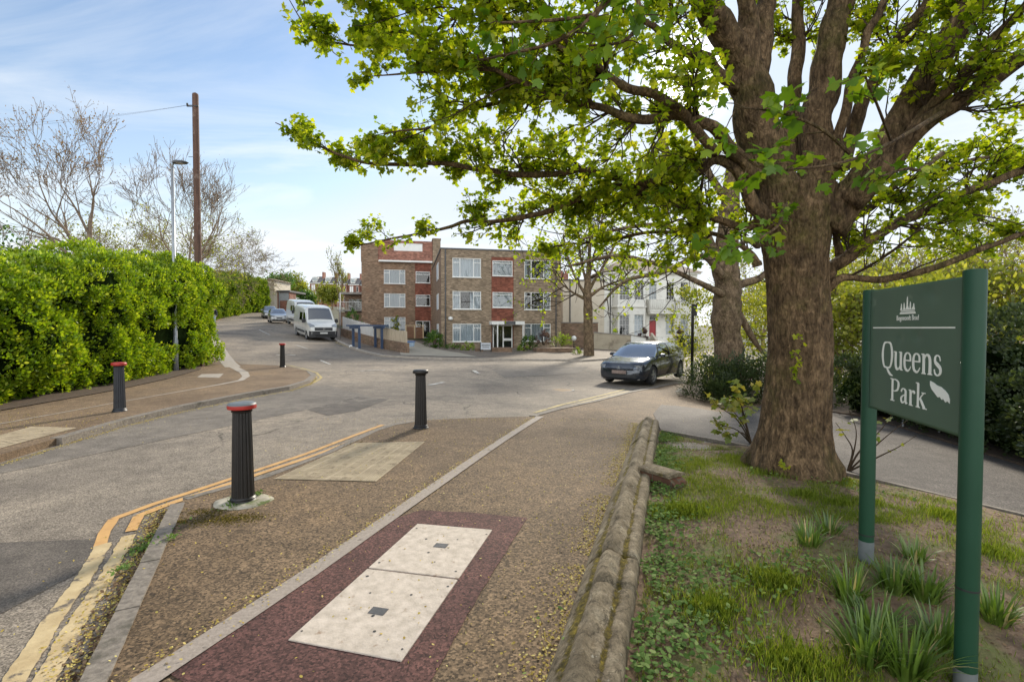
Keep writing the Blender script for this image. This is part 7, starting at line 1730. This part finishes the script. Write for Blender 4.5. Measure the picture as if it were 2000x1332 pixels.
hs = Vector((.50, -.866, 0)).normalized(); q = P(546, 631.5); z1 = g(q[0] - hs.x * 3.6, q[1] - hs.y * 3.6)
car('saloon_car', 'silver car parked up the hill behind the white van', (q[0], q[1], g(*q) + .02), math.atan2(hs.y, hs.x), p_silver, SALOON, plate=m_plast, tilt=math.atan2(z1 - g(*q), 3.6))
q = P(527, 624); z1 = g(q[0] - hs.x * 3.6, q[1] - hs.y * 3.6)
car('saloon_car', 'pale car half hidden behind the silver car up the hill', (q[0] - .6, q[1] + 1.5, g(q[0] - .6, q[1] + 1.5) + .02), math.atan2(hs.y, hs.x), p_silver, SALOON, plate=m_platew, tilt=math.atan2(z1 - g(*q), 3.6))

def van(label, loc, rz, tilt, body, long=1.0):
    t = thing('panel_van', label, 'van', loc, rz, 'white vans parked on the hill'); t.rotation_euler = (0, tilt, rz)
    L, Wd, H = 5.4 * long, 1.02, 2.50
    prof = [(0, .62), (.02, .92), (.10, 1.06), (.45, 1.24), (.80, 1.36), (1.0, 1.60), (1.45, 2.18), (1.70, 2.38), (2.1, 2.46), (3.0, 2.50), (L - .3, 2.48), (L - .06, 2.40), (L, 2.1)]
    X = np.concatenate([np.linspace(0, .2, 8), np.linspace(.26, 2.2, 26), np.linspace(2.4, L, 16)]); zt = np.interp(X, *zip(*prof)); secs = []
    for x, z in zip(X, zt):
        pf = np.interp(x, [0, .05, .2, .6, 1.2, L - .1, L], [.80, .87, .93, .975, 1, 1, .97]); w = Wd * pf; lo = .30
        cab = np.clip((z - 1.25) / 1.2, 0, 1); h = z - lo
        hf = [(0, lo), (w * .94, lo), (w * .985, lo + .08), (w, lo + h * .28), (w * (1 - .005 * cab), lo + h * .5), (w * (1 - .04 * cab), lo + h * .72), (w * (1 - .085 * cab), lo + h * .88), (w * (1 - .16 * cab), lo + h * .96), (w * .70, z - .015), (w * .35, z), (0, z)]
        secs.append([(-x, a, b) for a, b in hf] + [(-x, -a, b) for a, b in hf[-2:0:-1]])
    mb = MB(); mb.loft(secs); bo = mb.build('body', body, t, smooth=True, angle=38)
    for wx_ in (-.95, -.95 - 3.45 * long):
        cm = MB(); n = 36; R_ = .40
        for s in (-1, 1): cm.loft([[(wx_ + R_ * math.cos(2 * math.pi * q / n), yy, .34 + R_ * math.sin(2 * math.pi * q / n)) for q in range(n)] for yy in (s * .62, s * 1.3)])
        co = cm.build('cutter', m_plast, t); md = bo.modifiers.new('arch', 'BOOLEAN'); md.object = co; md.operation = 'DIFFERENCE'; md.solver = 'EXACT'
        dg = bpy.context.evaluated_depsgraph_get(); dg.update(); me = bpy.data.meshes.new_from_object(bo.evaluated_get(dg)); bo.modifiers.clear(); bo.data = me; bpy.data.objects.remove(co)
        for s in (-1, 1): wheel(t, wx_, s * .885, .34, .22, s, 6)
    try: bo.data.set_sharp_from_angle(angle=rad(38))
    except Exception: pass
    def ztop(x): return np.interp(x, *zip(*prof))
    # windscreen laid 12 mm proud of the sloping front
    mb = MB(); rows = []
    for x in np.linspace(.94, 1.60, 9):
        z = ztop(x); f = (x - .94) / .66; w = .86 - .12 * f; nx, nz_ = .018, .014; rows.append([(-x + nx, y, z + nz_ - .05 * (y / .9) ** 2 - (.02 if abs(y) > .8 else 0)) for y in np.linspace(-w, w, 13)])
    mb.loft(rows, closed=False); mb.build('windscreen', m_cglass_v, t, smooth=True)
    for s in (-1, 1):
        mb = MB(); 
        def side(x, z):
            lo = .30; h = ztop(x) - lo; v = (z - lo) / h; cab = np.clip((ztop(x) - 1.25) / 1.2, 0, 1); pf = np.interp(x, [0, .05, .2, .6, 1.2], [.80, .87, .93, .975, 1]); w = Wd * pf
            return s * (np.interp(v, [0, .03, .28, .5, .72, .88, .96], [w * .94, w * .985, w, w * (1 - .005 * cab), w * (1 - .04 * cab), w * (1 - .085 * cab), w * (1 - .16 * cab)]) + .012)
        def pane(pts, nm, mt):
            m2 = MB(); m2.add([(-x, side(x, z), z) for x, z in pts] + [(-x, side(x, z) - s * .02, z) for x, z in pts], [tuple(range(len(pts)))] + [(i, (i + 1) % len(pts), len(pts) + (i + 1) % len(pts), len(pts) + i) for i in range(len(pts))]); return m2.build(nm, mt, t)
        pane([(1.08, 1.30), (1.95, 1.30), (1.95, 1.98), (1.62, 1.98), (1.40, 1.85), (1.22, 1.62)], 'side_window', m_cglass_v); 
        if s < 0: pane([(2.25, 1.36), (3.1, 1.36), (3.1, 1.94), (2.25, 1.94)], 'side_window', m_cglass_v)
        pane([(1.4, .50), (3.9 * long, .50), (3.9 * long, .66), (1.4, .66)], 'side_moulding', m_plast)
        for x in (2.05, 3.3, 1.05):
            m2 = MB(); m2.loft([[(-x + d, side(x, z) - s * .008, z) for d in (-.008, .008)] for z in (.45, .8, 1.2, 1.6, 2.0, 2.2 if x > 2 else 1.4)], closed=False); m2.build('door_seam', m_blackrub, t)
        m2 = MB(); m2.loft([[(-1.05 + a, s * (1.02 + b_), 1.40 + c) for a, c in ((-.06 * k, -.15 * k), (.08 * k, -.14 * k), (.08 * k, .15 * k), (-.06 * k, .16 * k))] for b_, k in ((0, .5), (.08, 1), (.2, 1), (.26, .7))]); m2.build('door_mirror', m_plast, t, bevel=.02)
        m2 = MB(); hp2 = [(.10, .58, 1.02), (.10, .93, 1.0), (.55, .985, 1.27), (.42, .86, 1.235), (.22, .62, 1.14)]
        m2.add([(-x + .03, s * (y + .012), z + .01) for x, y, z in hp2] + [(-x - .05, s * (y - .03), z - .03) for x, y, z in hp2], [(0, 1, 2, 3, 4)] + [(i, (i + 1) % 5, 5 + (i + 1) % 5, 5 + i) for i in range(5)]); m2.build('headlight', m_lens, t)
    def front(nm, mt, y0, y1, z0, z1, pro):
        m2 = MB(); n = 10; top = []
        for z in (z0, z1):
            for i in range(n + 1):
                y = y0 + (y1 - y0) * i / n; c = .25 * max(0, abs(y) - .55) ** 1.3 + max(0, (z - .62) * .12); top.append((pro - c, y, z))
        vs = top + [(p[0] - .16, p[1], p[2]) for p in top]; m = n + 1; fs = [(i, i + 1, m + i + 1, m + i) for i in range(n)]; o_ = 2 * m
        fs += [(i, i + 1, o_ + i + 1, o_ + i) for i in range(n)] + [(m + i, m + i + 1, o_ + m + i + 1, o_ + m + i) for i in range(n)] + [(0, m, o_ + m, o_), (n, m + n, o_ + m + n, o_ + n)]
        m2.add(vs, fs); return m2.build(nm, mt, t, bevel=.012)
    front('bumper', m_plast, -.97, .97, .26, .72, .05); front('grille', m_plast, -.62, .62, .76, .98, .03); front('grille_bar', m_lead, -.6, .6, .86, .885, .045); front('lower_grille', m_blackrub, -.6, .6, .36, .5, .062)
    front('number_plate', m_platew, -.26, .26, .53, .645, .078)
    m2 = MB(); m2.tube([(.03, 0, .875), (.055, 0, .875)], .09, 18); m2.build('round_emblem', m_chrome, t)
    m2 = MB(); m2.box(-1.25, -.95, -.7, .7, 1.0, 1.18); m2.box(-2.1, -1.95, -.75, -.1, .8, 1.85); m2.box(-2.1, -1.95, .15, .75, .8, 1.85); m2.build('seats', m_dark_in, t, bevel=.05)
    return t
m_cglass_v = glassmat('van_glass', (.06, .07, .075), .24)
hv = Vector((.42, -.907, 0)).normalized(); a, b = P(598, 662), P(653, 666); q = ((a[0] + b[0]) / 2, (a[1] + b[1]) / 2)
hv = Vector((b[0] - a[0], b[1] - a[1], 0)).normalized(); hv = Vector((hv.y, -hv.x, 0)) if True else hv
if hv.y > 0: hv = -hv
hv = Vector((.57, -.82, 0)).normalized()
q = (q[0] + hv.x * .95, q[1] + hv.y * .95); z0 = g(q[0] - hv.x * .95, q[1] - hv.y * .95); z1 = g(q[0] - hv.x * 4.4, q[1] - hv.y * 4.4); tl = math.atan2(z1 - z0, 3.45)
van('white panel van with black bumper parked facing down the hill by the brick boundary wall', (q[0], q[1], z0 - .95 * math.sin(tl) + .005), math.atan2(hv.y, hv.x), tl, p_white)
q2 = (-19.2, 46.4); z0 = g(q2[0] - hv.x, q2[1] - hv.y); z1 = g(q2[0] - hv.x * 4.4, q2[1] - hv.y * 4.4)
van('second white van mostly hidden behind the front white van', (q2[0], q2[1], z0 - .1), math.atan2(hv.y, hv.x), math.atan2(z1 - z0, 3.4), p_white)
# ------------------------------------------------------------------ street furniture and the passer-by
def pole_at(px, Y): p = at(px, 640, Y); return p.x, Y
x, y = pole_at(342, 17.6); z = g(x, y); lt = z; sl = thing('street_lamp', 'slim grey street lamp with flat lantern rising out of the green hedge', 'street lamp', (x, y, z))
zt = at(342, 322, 17.6).z - z
mb = MB(); mb.lathe([(.085, -.3), (.085, 1.2), (.07, 1.25), (.062, 2), (.05, zt - .12)], 16); mb.build('column', m_steel, sl, smooth=True)
mb = MB(); mb.tube([(0, 0, zt - .15), (0, 0, zt - .02), (.06, -.02, zt + .03), (.16, -.03, zt + .05)], .032, 10); mb.build('bracket', m_steel, sl, smooth=True)
mb = MB(); mb.loft([[(.05, -.06 - .03, zt + .02), (.05, .0, zt + .02), (.05, .0, zt + .08), (.05, -.09, zt + .08)], [(.2, -.19, zt + .03), (.2, .12, zt + .03), (.2, .10, zt + .12), (.2, -.17, zt + .12)], [(.45, -.19, zt + .045), (.45, .12, zt + .045), (.45, .08, zt + .11), (.45, -.15, zt + .11)], [(.58, -.10, zt + .06), (.58, .03, zt + .06), (.58, .02, zt + .08), (.58, -.09, zt + .08)]]); ln = mb.build('lantern', m_lead, sl, bevel=.012)
mb = MB(); mb.box(.2, .45, -.15, .08, zt + .024, zt + .036); mb.build('lens', m_lens, ln)

x, y = pole_at(389, 21); z = g(x, y); tp = thing('telegraph_pole', 'tall reddish brown wooden telegraph pole behind the hedge', 'telegraph pole', (x, y, z)); zt = at(389, 184, 21).z - z
m_pole = M('creosoted_pole', (.14, .072, .048), (.075, .042, .03), 5, .85, .4, 30, stretch=(5, 5, .3), c3=(.20, .14, .11), c3scale=1.5)
mb = MB(); mb.lathe([(.155, -.4), (.14, 3), (.118, zt - .05), (.108, zt), (.01, zt + .06)], 20); mb.build('pole', m_pole, tp, smooth=True)
for i in range(9):
    h = 2.8 + i * .75; s = 1 if i % 2 else -1
    mb = MB(); mb.tube([(s * .14, -.02, h), (s * .32, -.02, h)], .012, 6); mb.build('step_iron', m_iron, tp)
mb = MB(); mb.tube([(-.3, -.1, zt - .55), (.2, -.1, zt - .55)], .03, 6); mb.lathe([(.03, 0), (.045, .05), (.03, .1)], 8, c=(-.28, -.1, zt - .53)); mb.build('insulator_arm', m_iron, tp)
w0_ = at(385, 203, 21); w1_ = at(-260, 246, 23)
for k, dz in enumerate((0, .22)):
    c = []; 
    for i in range(25): f = i / 24; p = w0_ * (1 - f) + w1_ * f; p.z += -.35 * 4 * f * (1 - f) - dz * f; c.append(p)
    o = c[0]; mb = MB(); mb.tube([p - o for p in c], .0042, 4, 0, False); wr = mb.build('overhead_wire', m_lead); wr.location = o; tag(wr, ('upper' if k == 0 else 'lower') + ' thin overhead wire running left from the telegraph pole', 'wire', 'overhead wires')

x, y = pole_at(1352.5, 19); z = g(x, y); bp = thing('black_sign_post', 'black post with a narrow sign seen edge-on behind the dark car', 'sign post', (x, y, z)); zt = at(1352, 596, 19).z - z
mb = MB(); mb.lathe([(.055, -.3), (.055, zt - .35), (.05, zt - .02), (.01, zt)], 14); mb.build('post', m_black, bp, smooth=True)
mb = MB(); mb.box(-.075, .075, -.28, -.056, zt - .42, zt + .03); mb.build('sign_case', m_black, bp, bevel=.012)
x, y = P(664.5, 661, .1); z = g(x, y) + .1; sp2 = thing('parking_sign_post', 'thin grey sign post on the pavement beside the white van', 'sign post', (x, y, z)); zt = EYE + (HZ - 572) / FPX * y - z
mb = MB(); mb.tube([(0, 0, -.2), (0, 0, zt)], .032, 10); mb.build('post', m_steel, sp2, smooth=True)
mb = MB(); mb.box(-.015, .015, -.22, .18, zt - .7, zt - .1); mb.build('sign_plate', m_lead, sp2)
x, y = pole_at(1158, 30.5); z = g(x, y); cl_ = None
x, y = pole_at(1121, 40.5); z = g(x, y); gl_ = thing('garden_lamp', 'small round white lamp on a short dark post by the brick garden wall', 'lamp', (x, y, z))
mb = MB(); mb.tube([(0, 0, -.1), (0, 0, .75)], .05, 8); mb.build('post', m_black, gl_); mb = MB(); mb.lathe([(.02, .75), (.16, .82), (.22, .97), (.16, 1.12), (.02, 1.19)], 16); mb.build('globe', m_uvc, gl_, smooth=True)
# bits at the foot of the hedge: pale box in the gap, dark post at its end
x, y = pole_at(309, 18.0); z = g(x, y); ub = thing('utility_cabinet', 'small grey utility cabinet peeping through the gap in the hedge', 'cabinet', (x, y, z + .75)); mb = MB(); mb.box(-.28, .28, -.15, .15, -.75, .45); mb.build('case', m_steel, ub, bevel=.02); mb = MB(); mb.box(-.31, .31, -.18, .18, .453, .5); mb.build('cabinet_top', m_steel, ub, bevel=.01)
mb = MB(); mb.box(-.2, .2, -.165, -.152, .05, .3); mb.build('cabinet_plate', m_lead, ub)
x, y = P(394, 716, OFL); z = g(x, y) + OFL; hp3 = thing('gate_post', 'dark wooden gate post at the road end of the green hedge', 'post', (x, y, z)); mb = MB(); mb.loft([[(-.07, -.07, zz), (.07, -.07, zz), (.07, .07, zz), (-.07, .07, zz)] for zz in (-.2, .62)]); mb.build('timber', m_pole, hp3, bevel=.01); mb = MB(); mb.box(-.09, .09, -.09, .09, .623, .66); mb.build('post_cap', m_lead, hp3, bevel=.01)
# railing behind the path hedge
ra_ = at(1765, 760, 9.0); rb2 = at(2010, 760, 7.4); d = Vector((rb2.x - ra_.x, rb2.y - ra_.y, 0)); L_ = d.length; z = g(ra_.x, ra_.y); fr = thing('park_railing', 'thin grey wire railing half hidden in the dark evergreen hedge', 'railing', (ra_.x, ra_.y, z), math.atan2(d.y, d.x))
mb = MB(); [mb.tube([(L_ * i / 6, 0, -.2), (L_ * i / 6, 0, 1.25)], .018, 6) for i in range(7)]; mb.build('uprights', m_steel, fr); mb = MB(); [mb.tube([(0, 0, h), (L_, 0, h)], .008, 5) for h in (1.22, .8, .4)]; mb.build('wires', m_steel, fr)

# ---- person walking away up the left pavement
def person():
    p = P(416, 638, OFL); z = g(*p) + OFL; root = thing('person', 'person in dark jacket and light jeans walking past the end of the hedge', 'person', (p[0] + .05, p[1], z), rad(20))
    V_ = [(0, 0, .95), (0, .01, 1.15), (0, .02, 1.35), (0, .01, 1.48), (0, .0, 1.56), (0, -.01, 1.68), (.09, 0, .90), (.10, -.10, .50), (.10, .02, .09), (.10, -.12, .03), (-.09, 0, .90), (-.10, .12, .50), (-.10, .30, .12), (-.10, .20, .03),
          (.18, .02, 1.42), (.25, .06, 1.14), (.24, -.05, .92), (.24, -.09, .84), (-.18, .02, 1.42), (-.25, -.02, 1.14), (-.24, -.14, .92), (-.24, -.18, .84)]
    E_ = [(0, 1), (1, 2), (2, 3), (3, 4), (4, 5), (0, 6), (6, 7), (7, 8), (8, 9), (0, 10), (10, 11), (11, 12), (12, 13), (3, 14), (14, 15), (15, 16), (16, 17), (3, 18), (18, 19), (19, 20), (20, 21)]
    R_ = [.15, .145, .16, .10, .055, .105, .10, .065, .045, .04, .10, .065, .045, .04, .065, .05, .036, .04, .065, .05, .036, .04]
    def skin(name, V, E, Rr, mat, par):
        me = bpy.data.meshes.new(name); me.from_pydata(V, E, []); o = link_mesh(name, me, par); o.modifiers.new('skin', 'SKIN'); sv_ = me.skin_vertices[0].data
        for i, r in enumerate(Rr): sv_[i].radius = (r, r * .85)
        sv_[0].use_root = True; s = o.modifiers.new('sub', 'SUBSURF'); s.levels = 2; s.render_levels = 2; me.materials.append(mat)
        dg = bpy.context.evaluated_depsgraph_get(); dg.update(); m2 = bpy.data.meshes.new_from_object(o.evaluated_get(dg)); o.modifiers.clear(); o.data = m2; m2.polygons.foreach_set('use_smooth', [True] * len(m2.polygons)); 
        if not m2.materials: m2.materials.append(mat)
        return o
    skin('body', V_, E_, R_, M('skin', (.45, .28, .2), (.4, .25, .18), 5, .6), root)
    sel = [0, 1, 2, 3, 14, 15, 16, 18, 19, 20]; mp_ = {v: i for i, v in enumerate(sel)}
    skin('jacket', [V_[i] for i in sel], [(mp_[a], mp_[b]) for a, b in E_ if a in mp_ and b in mp_], [R_[i] + .025 for i in sel], M('dark_jacket', (.016, .018, .026), (.025, .027, .036), 6, .8), root)
    sel = [0, 6, 7, 8, 10, 11, 12]; mp_ = {v: i for i, v in enumerate(sel)}
    skin('jeans', [V_[i] for i in sel], [(mp_[a], mp_[b]) for a, b in E_ if a in mp_ and b in mp_], [R_[i] + .018 for i in sel], M('light_jeans', (.34, .42, .55), (.26, .33, .45), 8, .85), root)
    sel = [8, 9]; 
    for a, b in ((8, 9), (12, 13)): skin('shoe', [V_[a], V_[b]], [(0, 1)], [.055, .05], m_plast, root)
    mb = MB(); mb.lathe([(.02, -.12), (.10, -.06), (.118, .0), (.10, .07), (.02, .115)], 16, c=(0, .015, 1.70)); mb.build('hair', M('brown_hair', (.05, .03, .02), (.07, .045, .03), 20, .6), root, smooth=True)
    mb = MB(); mb.loft([[(x, y, zz) for x, y in ((-.15, .14 + d), (.15, .14 + d), (.15, .17), (-.15, .17))] for zz, d in ((1.0, 0), (1.05, .0), (1.38, .0), (1.42, .0))]); mb.build('rucksack', m_plast, root, bevel=.03)
person()
# ------------------------------------------------------------------ camera, sky and sun
cam = bpy.data.cameras.new('camera'); co = bpy.data.objects.new('camera', cam); COL.objects.link(co)
cam.sensor_width = 36; cam.lens = FPX / 2000 * 36; cam.clip_start = .05; cam.clip_end = 3000
co.location = (0, 0, EYE); co.rotation_euler = (math.pi / 2 - TH, 0, 0); SC.camera = co
SAZ, SEL = rad(19.5), rad(25.5)
sv = Vector((math.sin(SAZ) * math.cos(SEL), math.cos(SAZ) * math.cos(SEL), math.sin(SEL)))
su = bpy.data.lights.new('sun', 'SUN'); so = bpy.data.objects.new('sun', su); COL.objects.link(so)
su.energy = 2.3; su.angle = rad(7); su.color = (1, .90, .74)
so.rotation_euler = (-sv).to_track_quat('-Z', 'Y').to_euler()
W = bpy.data.worlds.new('World'); SC.world = W; W.use_nodes = True
N = W.node_tree.nodes; L = W.node_tree.links; bg = N['Background']
sk = N.new('ShaderNodeTexSky'); sk.sky_type = 'NISHITA'; sk.sun_disc = False; sk.sun_elevation = SEL; sk.sun_rotation = SAZ
sk.air_density = 1.15; sk.dust_density = .6; sk.ozone_density = 2.6
tc = N.new('ShaderNodeTexCoord'); V = tc.outputs['Generated']
SKY_STR = .075
# thin streaky cloud: noise over the direction, projected on a flat layer
sp = N.new('ShaderNodeSeparateXYZ'); L.new(V, sp.inputs[0])
mz = N.new('ShaderNodeMath'); mz.operation = 'MAXIMUM'; L.new(sp.outputs[2], mz.inputs[0]); mz.inputs[1].default_value = .0
az = N.new('ShaderNodeMath'); az.operation = 'ADD'; L.new(mz.outputs[0], az.inputs[0]); az.inputs[1].default_value = .16
dx = N.new('ShaderNodeVectorMath'); dx.operation = 'DIVIDE'; L.new(V, dx.inputs[0]); cb_ = N.new('ShaderNodeCombineXYZ')
for i in range(3): L.new(az.outputs[0], cb_.inputs[i])
L.new(cb_.outputs[0], dx.inputs[1])
mp = N.new('ShaderNodeMapping'); mp.inputs['Scale'].default_value = (.62, 1.5, .3); mp.inputs['Rotation'].default_value = (0, 0, rad(-14)); mp.inputs['Location'].default_value = (3.1, 1.7, 0); L.new(dx.outputs[0], mp.inputs['Vector'])
cn = noise(N, L, mp.outputs[0], 1.25, 9, .58, .7); cr = ramp(N, [(.46, 0), (.74, 1)]); L.new(cn.outputs[0], cr.inputs[0])
# cloud thickens to the horizon
hr = ramp(N, [(.0, .88), (.10, .55), (.25, .20), (.45, .04), (1, .15)]); L.new(mz.outputs[0], hr.inputs[0])
ca = N.new('ShaderNodeMath'); ca.operation = 'MULTIPLY_ADD'; ca.use_clamp = True; L.new(cr.outputs[0], ca.inputs[0]); ca.inputs[1].default_value = .5; L.new(hr.outputs[0], ca.inputs[2])
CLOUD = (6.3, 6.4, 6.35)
# cloud behind the camera made brighter and denser, added fill light for the facades
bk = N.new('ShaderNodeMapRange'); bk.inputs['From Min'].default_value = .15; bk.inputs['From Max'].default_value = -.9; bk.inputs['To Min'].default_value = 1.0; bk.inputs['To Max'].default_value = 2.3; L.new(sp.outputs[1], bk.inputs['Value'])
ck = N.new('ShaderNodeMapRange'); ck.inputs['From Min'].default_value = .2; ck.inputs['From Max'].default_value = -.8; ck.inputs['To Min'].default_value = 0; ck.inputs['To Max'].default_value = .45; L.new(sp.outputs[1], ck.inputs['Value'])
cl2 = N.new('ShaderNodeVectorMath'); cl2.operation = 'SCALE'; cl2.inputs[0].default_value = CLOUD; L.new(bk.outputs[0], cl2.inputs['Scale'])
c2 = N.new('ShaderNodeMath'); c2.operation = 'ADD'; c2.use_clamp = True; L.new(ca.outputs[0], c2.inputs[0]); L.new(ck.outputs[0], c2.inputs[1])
mnv = N.new('ShaderNodeVectorMath'); mnv.operation = 'MINIMUM'; L.new(sk.outputs[0], mnv.inputs[0]); mnv.inputs[1].default_value = (4.3, 5.0, 5.9)   # caps the brightest sky colour so it stays pale blue
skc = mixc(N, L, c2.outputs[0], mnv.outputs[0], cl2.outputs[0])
# bright aureole of the veiled sun
nv = N.new('ShaderNodeVectorMath'); nv.operation = 'NORMALIZE'; L.new(V, nv.inputs[0])
dt = N.new('ShaderNodeVectorMath'); dt.operation = 'DOT_PRODUCT'; L.new(nv.outputs[0], dt.inputs[0]); dt.inputs[1].default_value = sv
mx0 = N.new('ShaderNodeMath'); mx0.operation = 'MAXIMUM'; L.new(dt.outputs['Value'], mx0.inputs[0]); mx0.inputs[1].default_value = 0
pw = N.new('ShaderNodeMath'); pw.operation = 'POWER'; L.new(mx0.outputs[0], pw.inputs[0]); pw.inputs[1].default_value = 900
pm = N.new('ShaderNodeMath'); pm.operation = 'MULTIPLY'; L.new(pw.outputs[0], pm.inputs[0]); pm.inputs[1].default_value = 30
ad = N.new('ShaderNodeVectorMath'); ad.operation = 'ADD'; L.new(skc, ad.inputs[0]); L.new(pm.outputs[0], ad.inputs[1])
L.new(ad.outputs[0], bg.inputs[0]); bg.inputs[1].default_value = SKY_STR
SC.view_settings.view_transform = 'Standard'; SC.view_settings.look = 'None'; SC.view_settings.exposure = 1.28; SC.view_settings.gamma = 1
SC.cycles.max_bounces = 6; SC.cycles.transparent_max_bounces = 12; SC.cycles.use_denoising = True
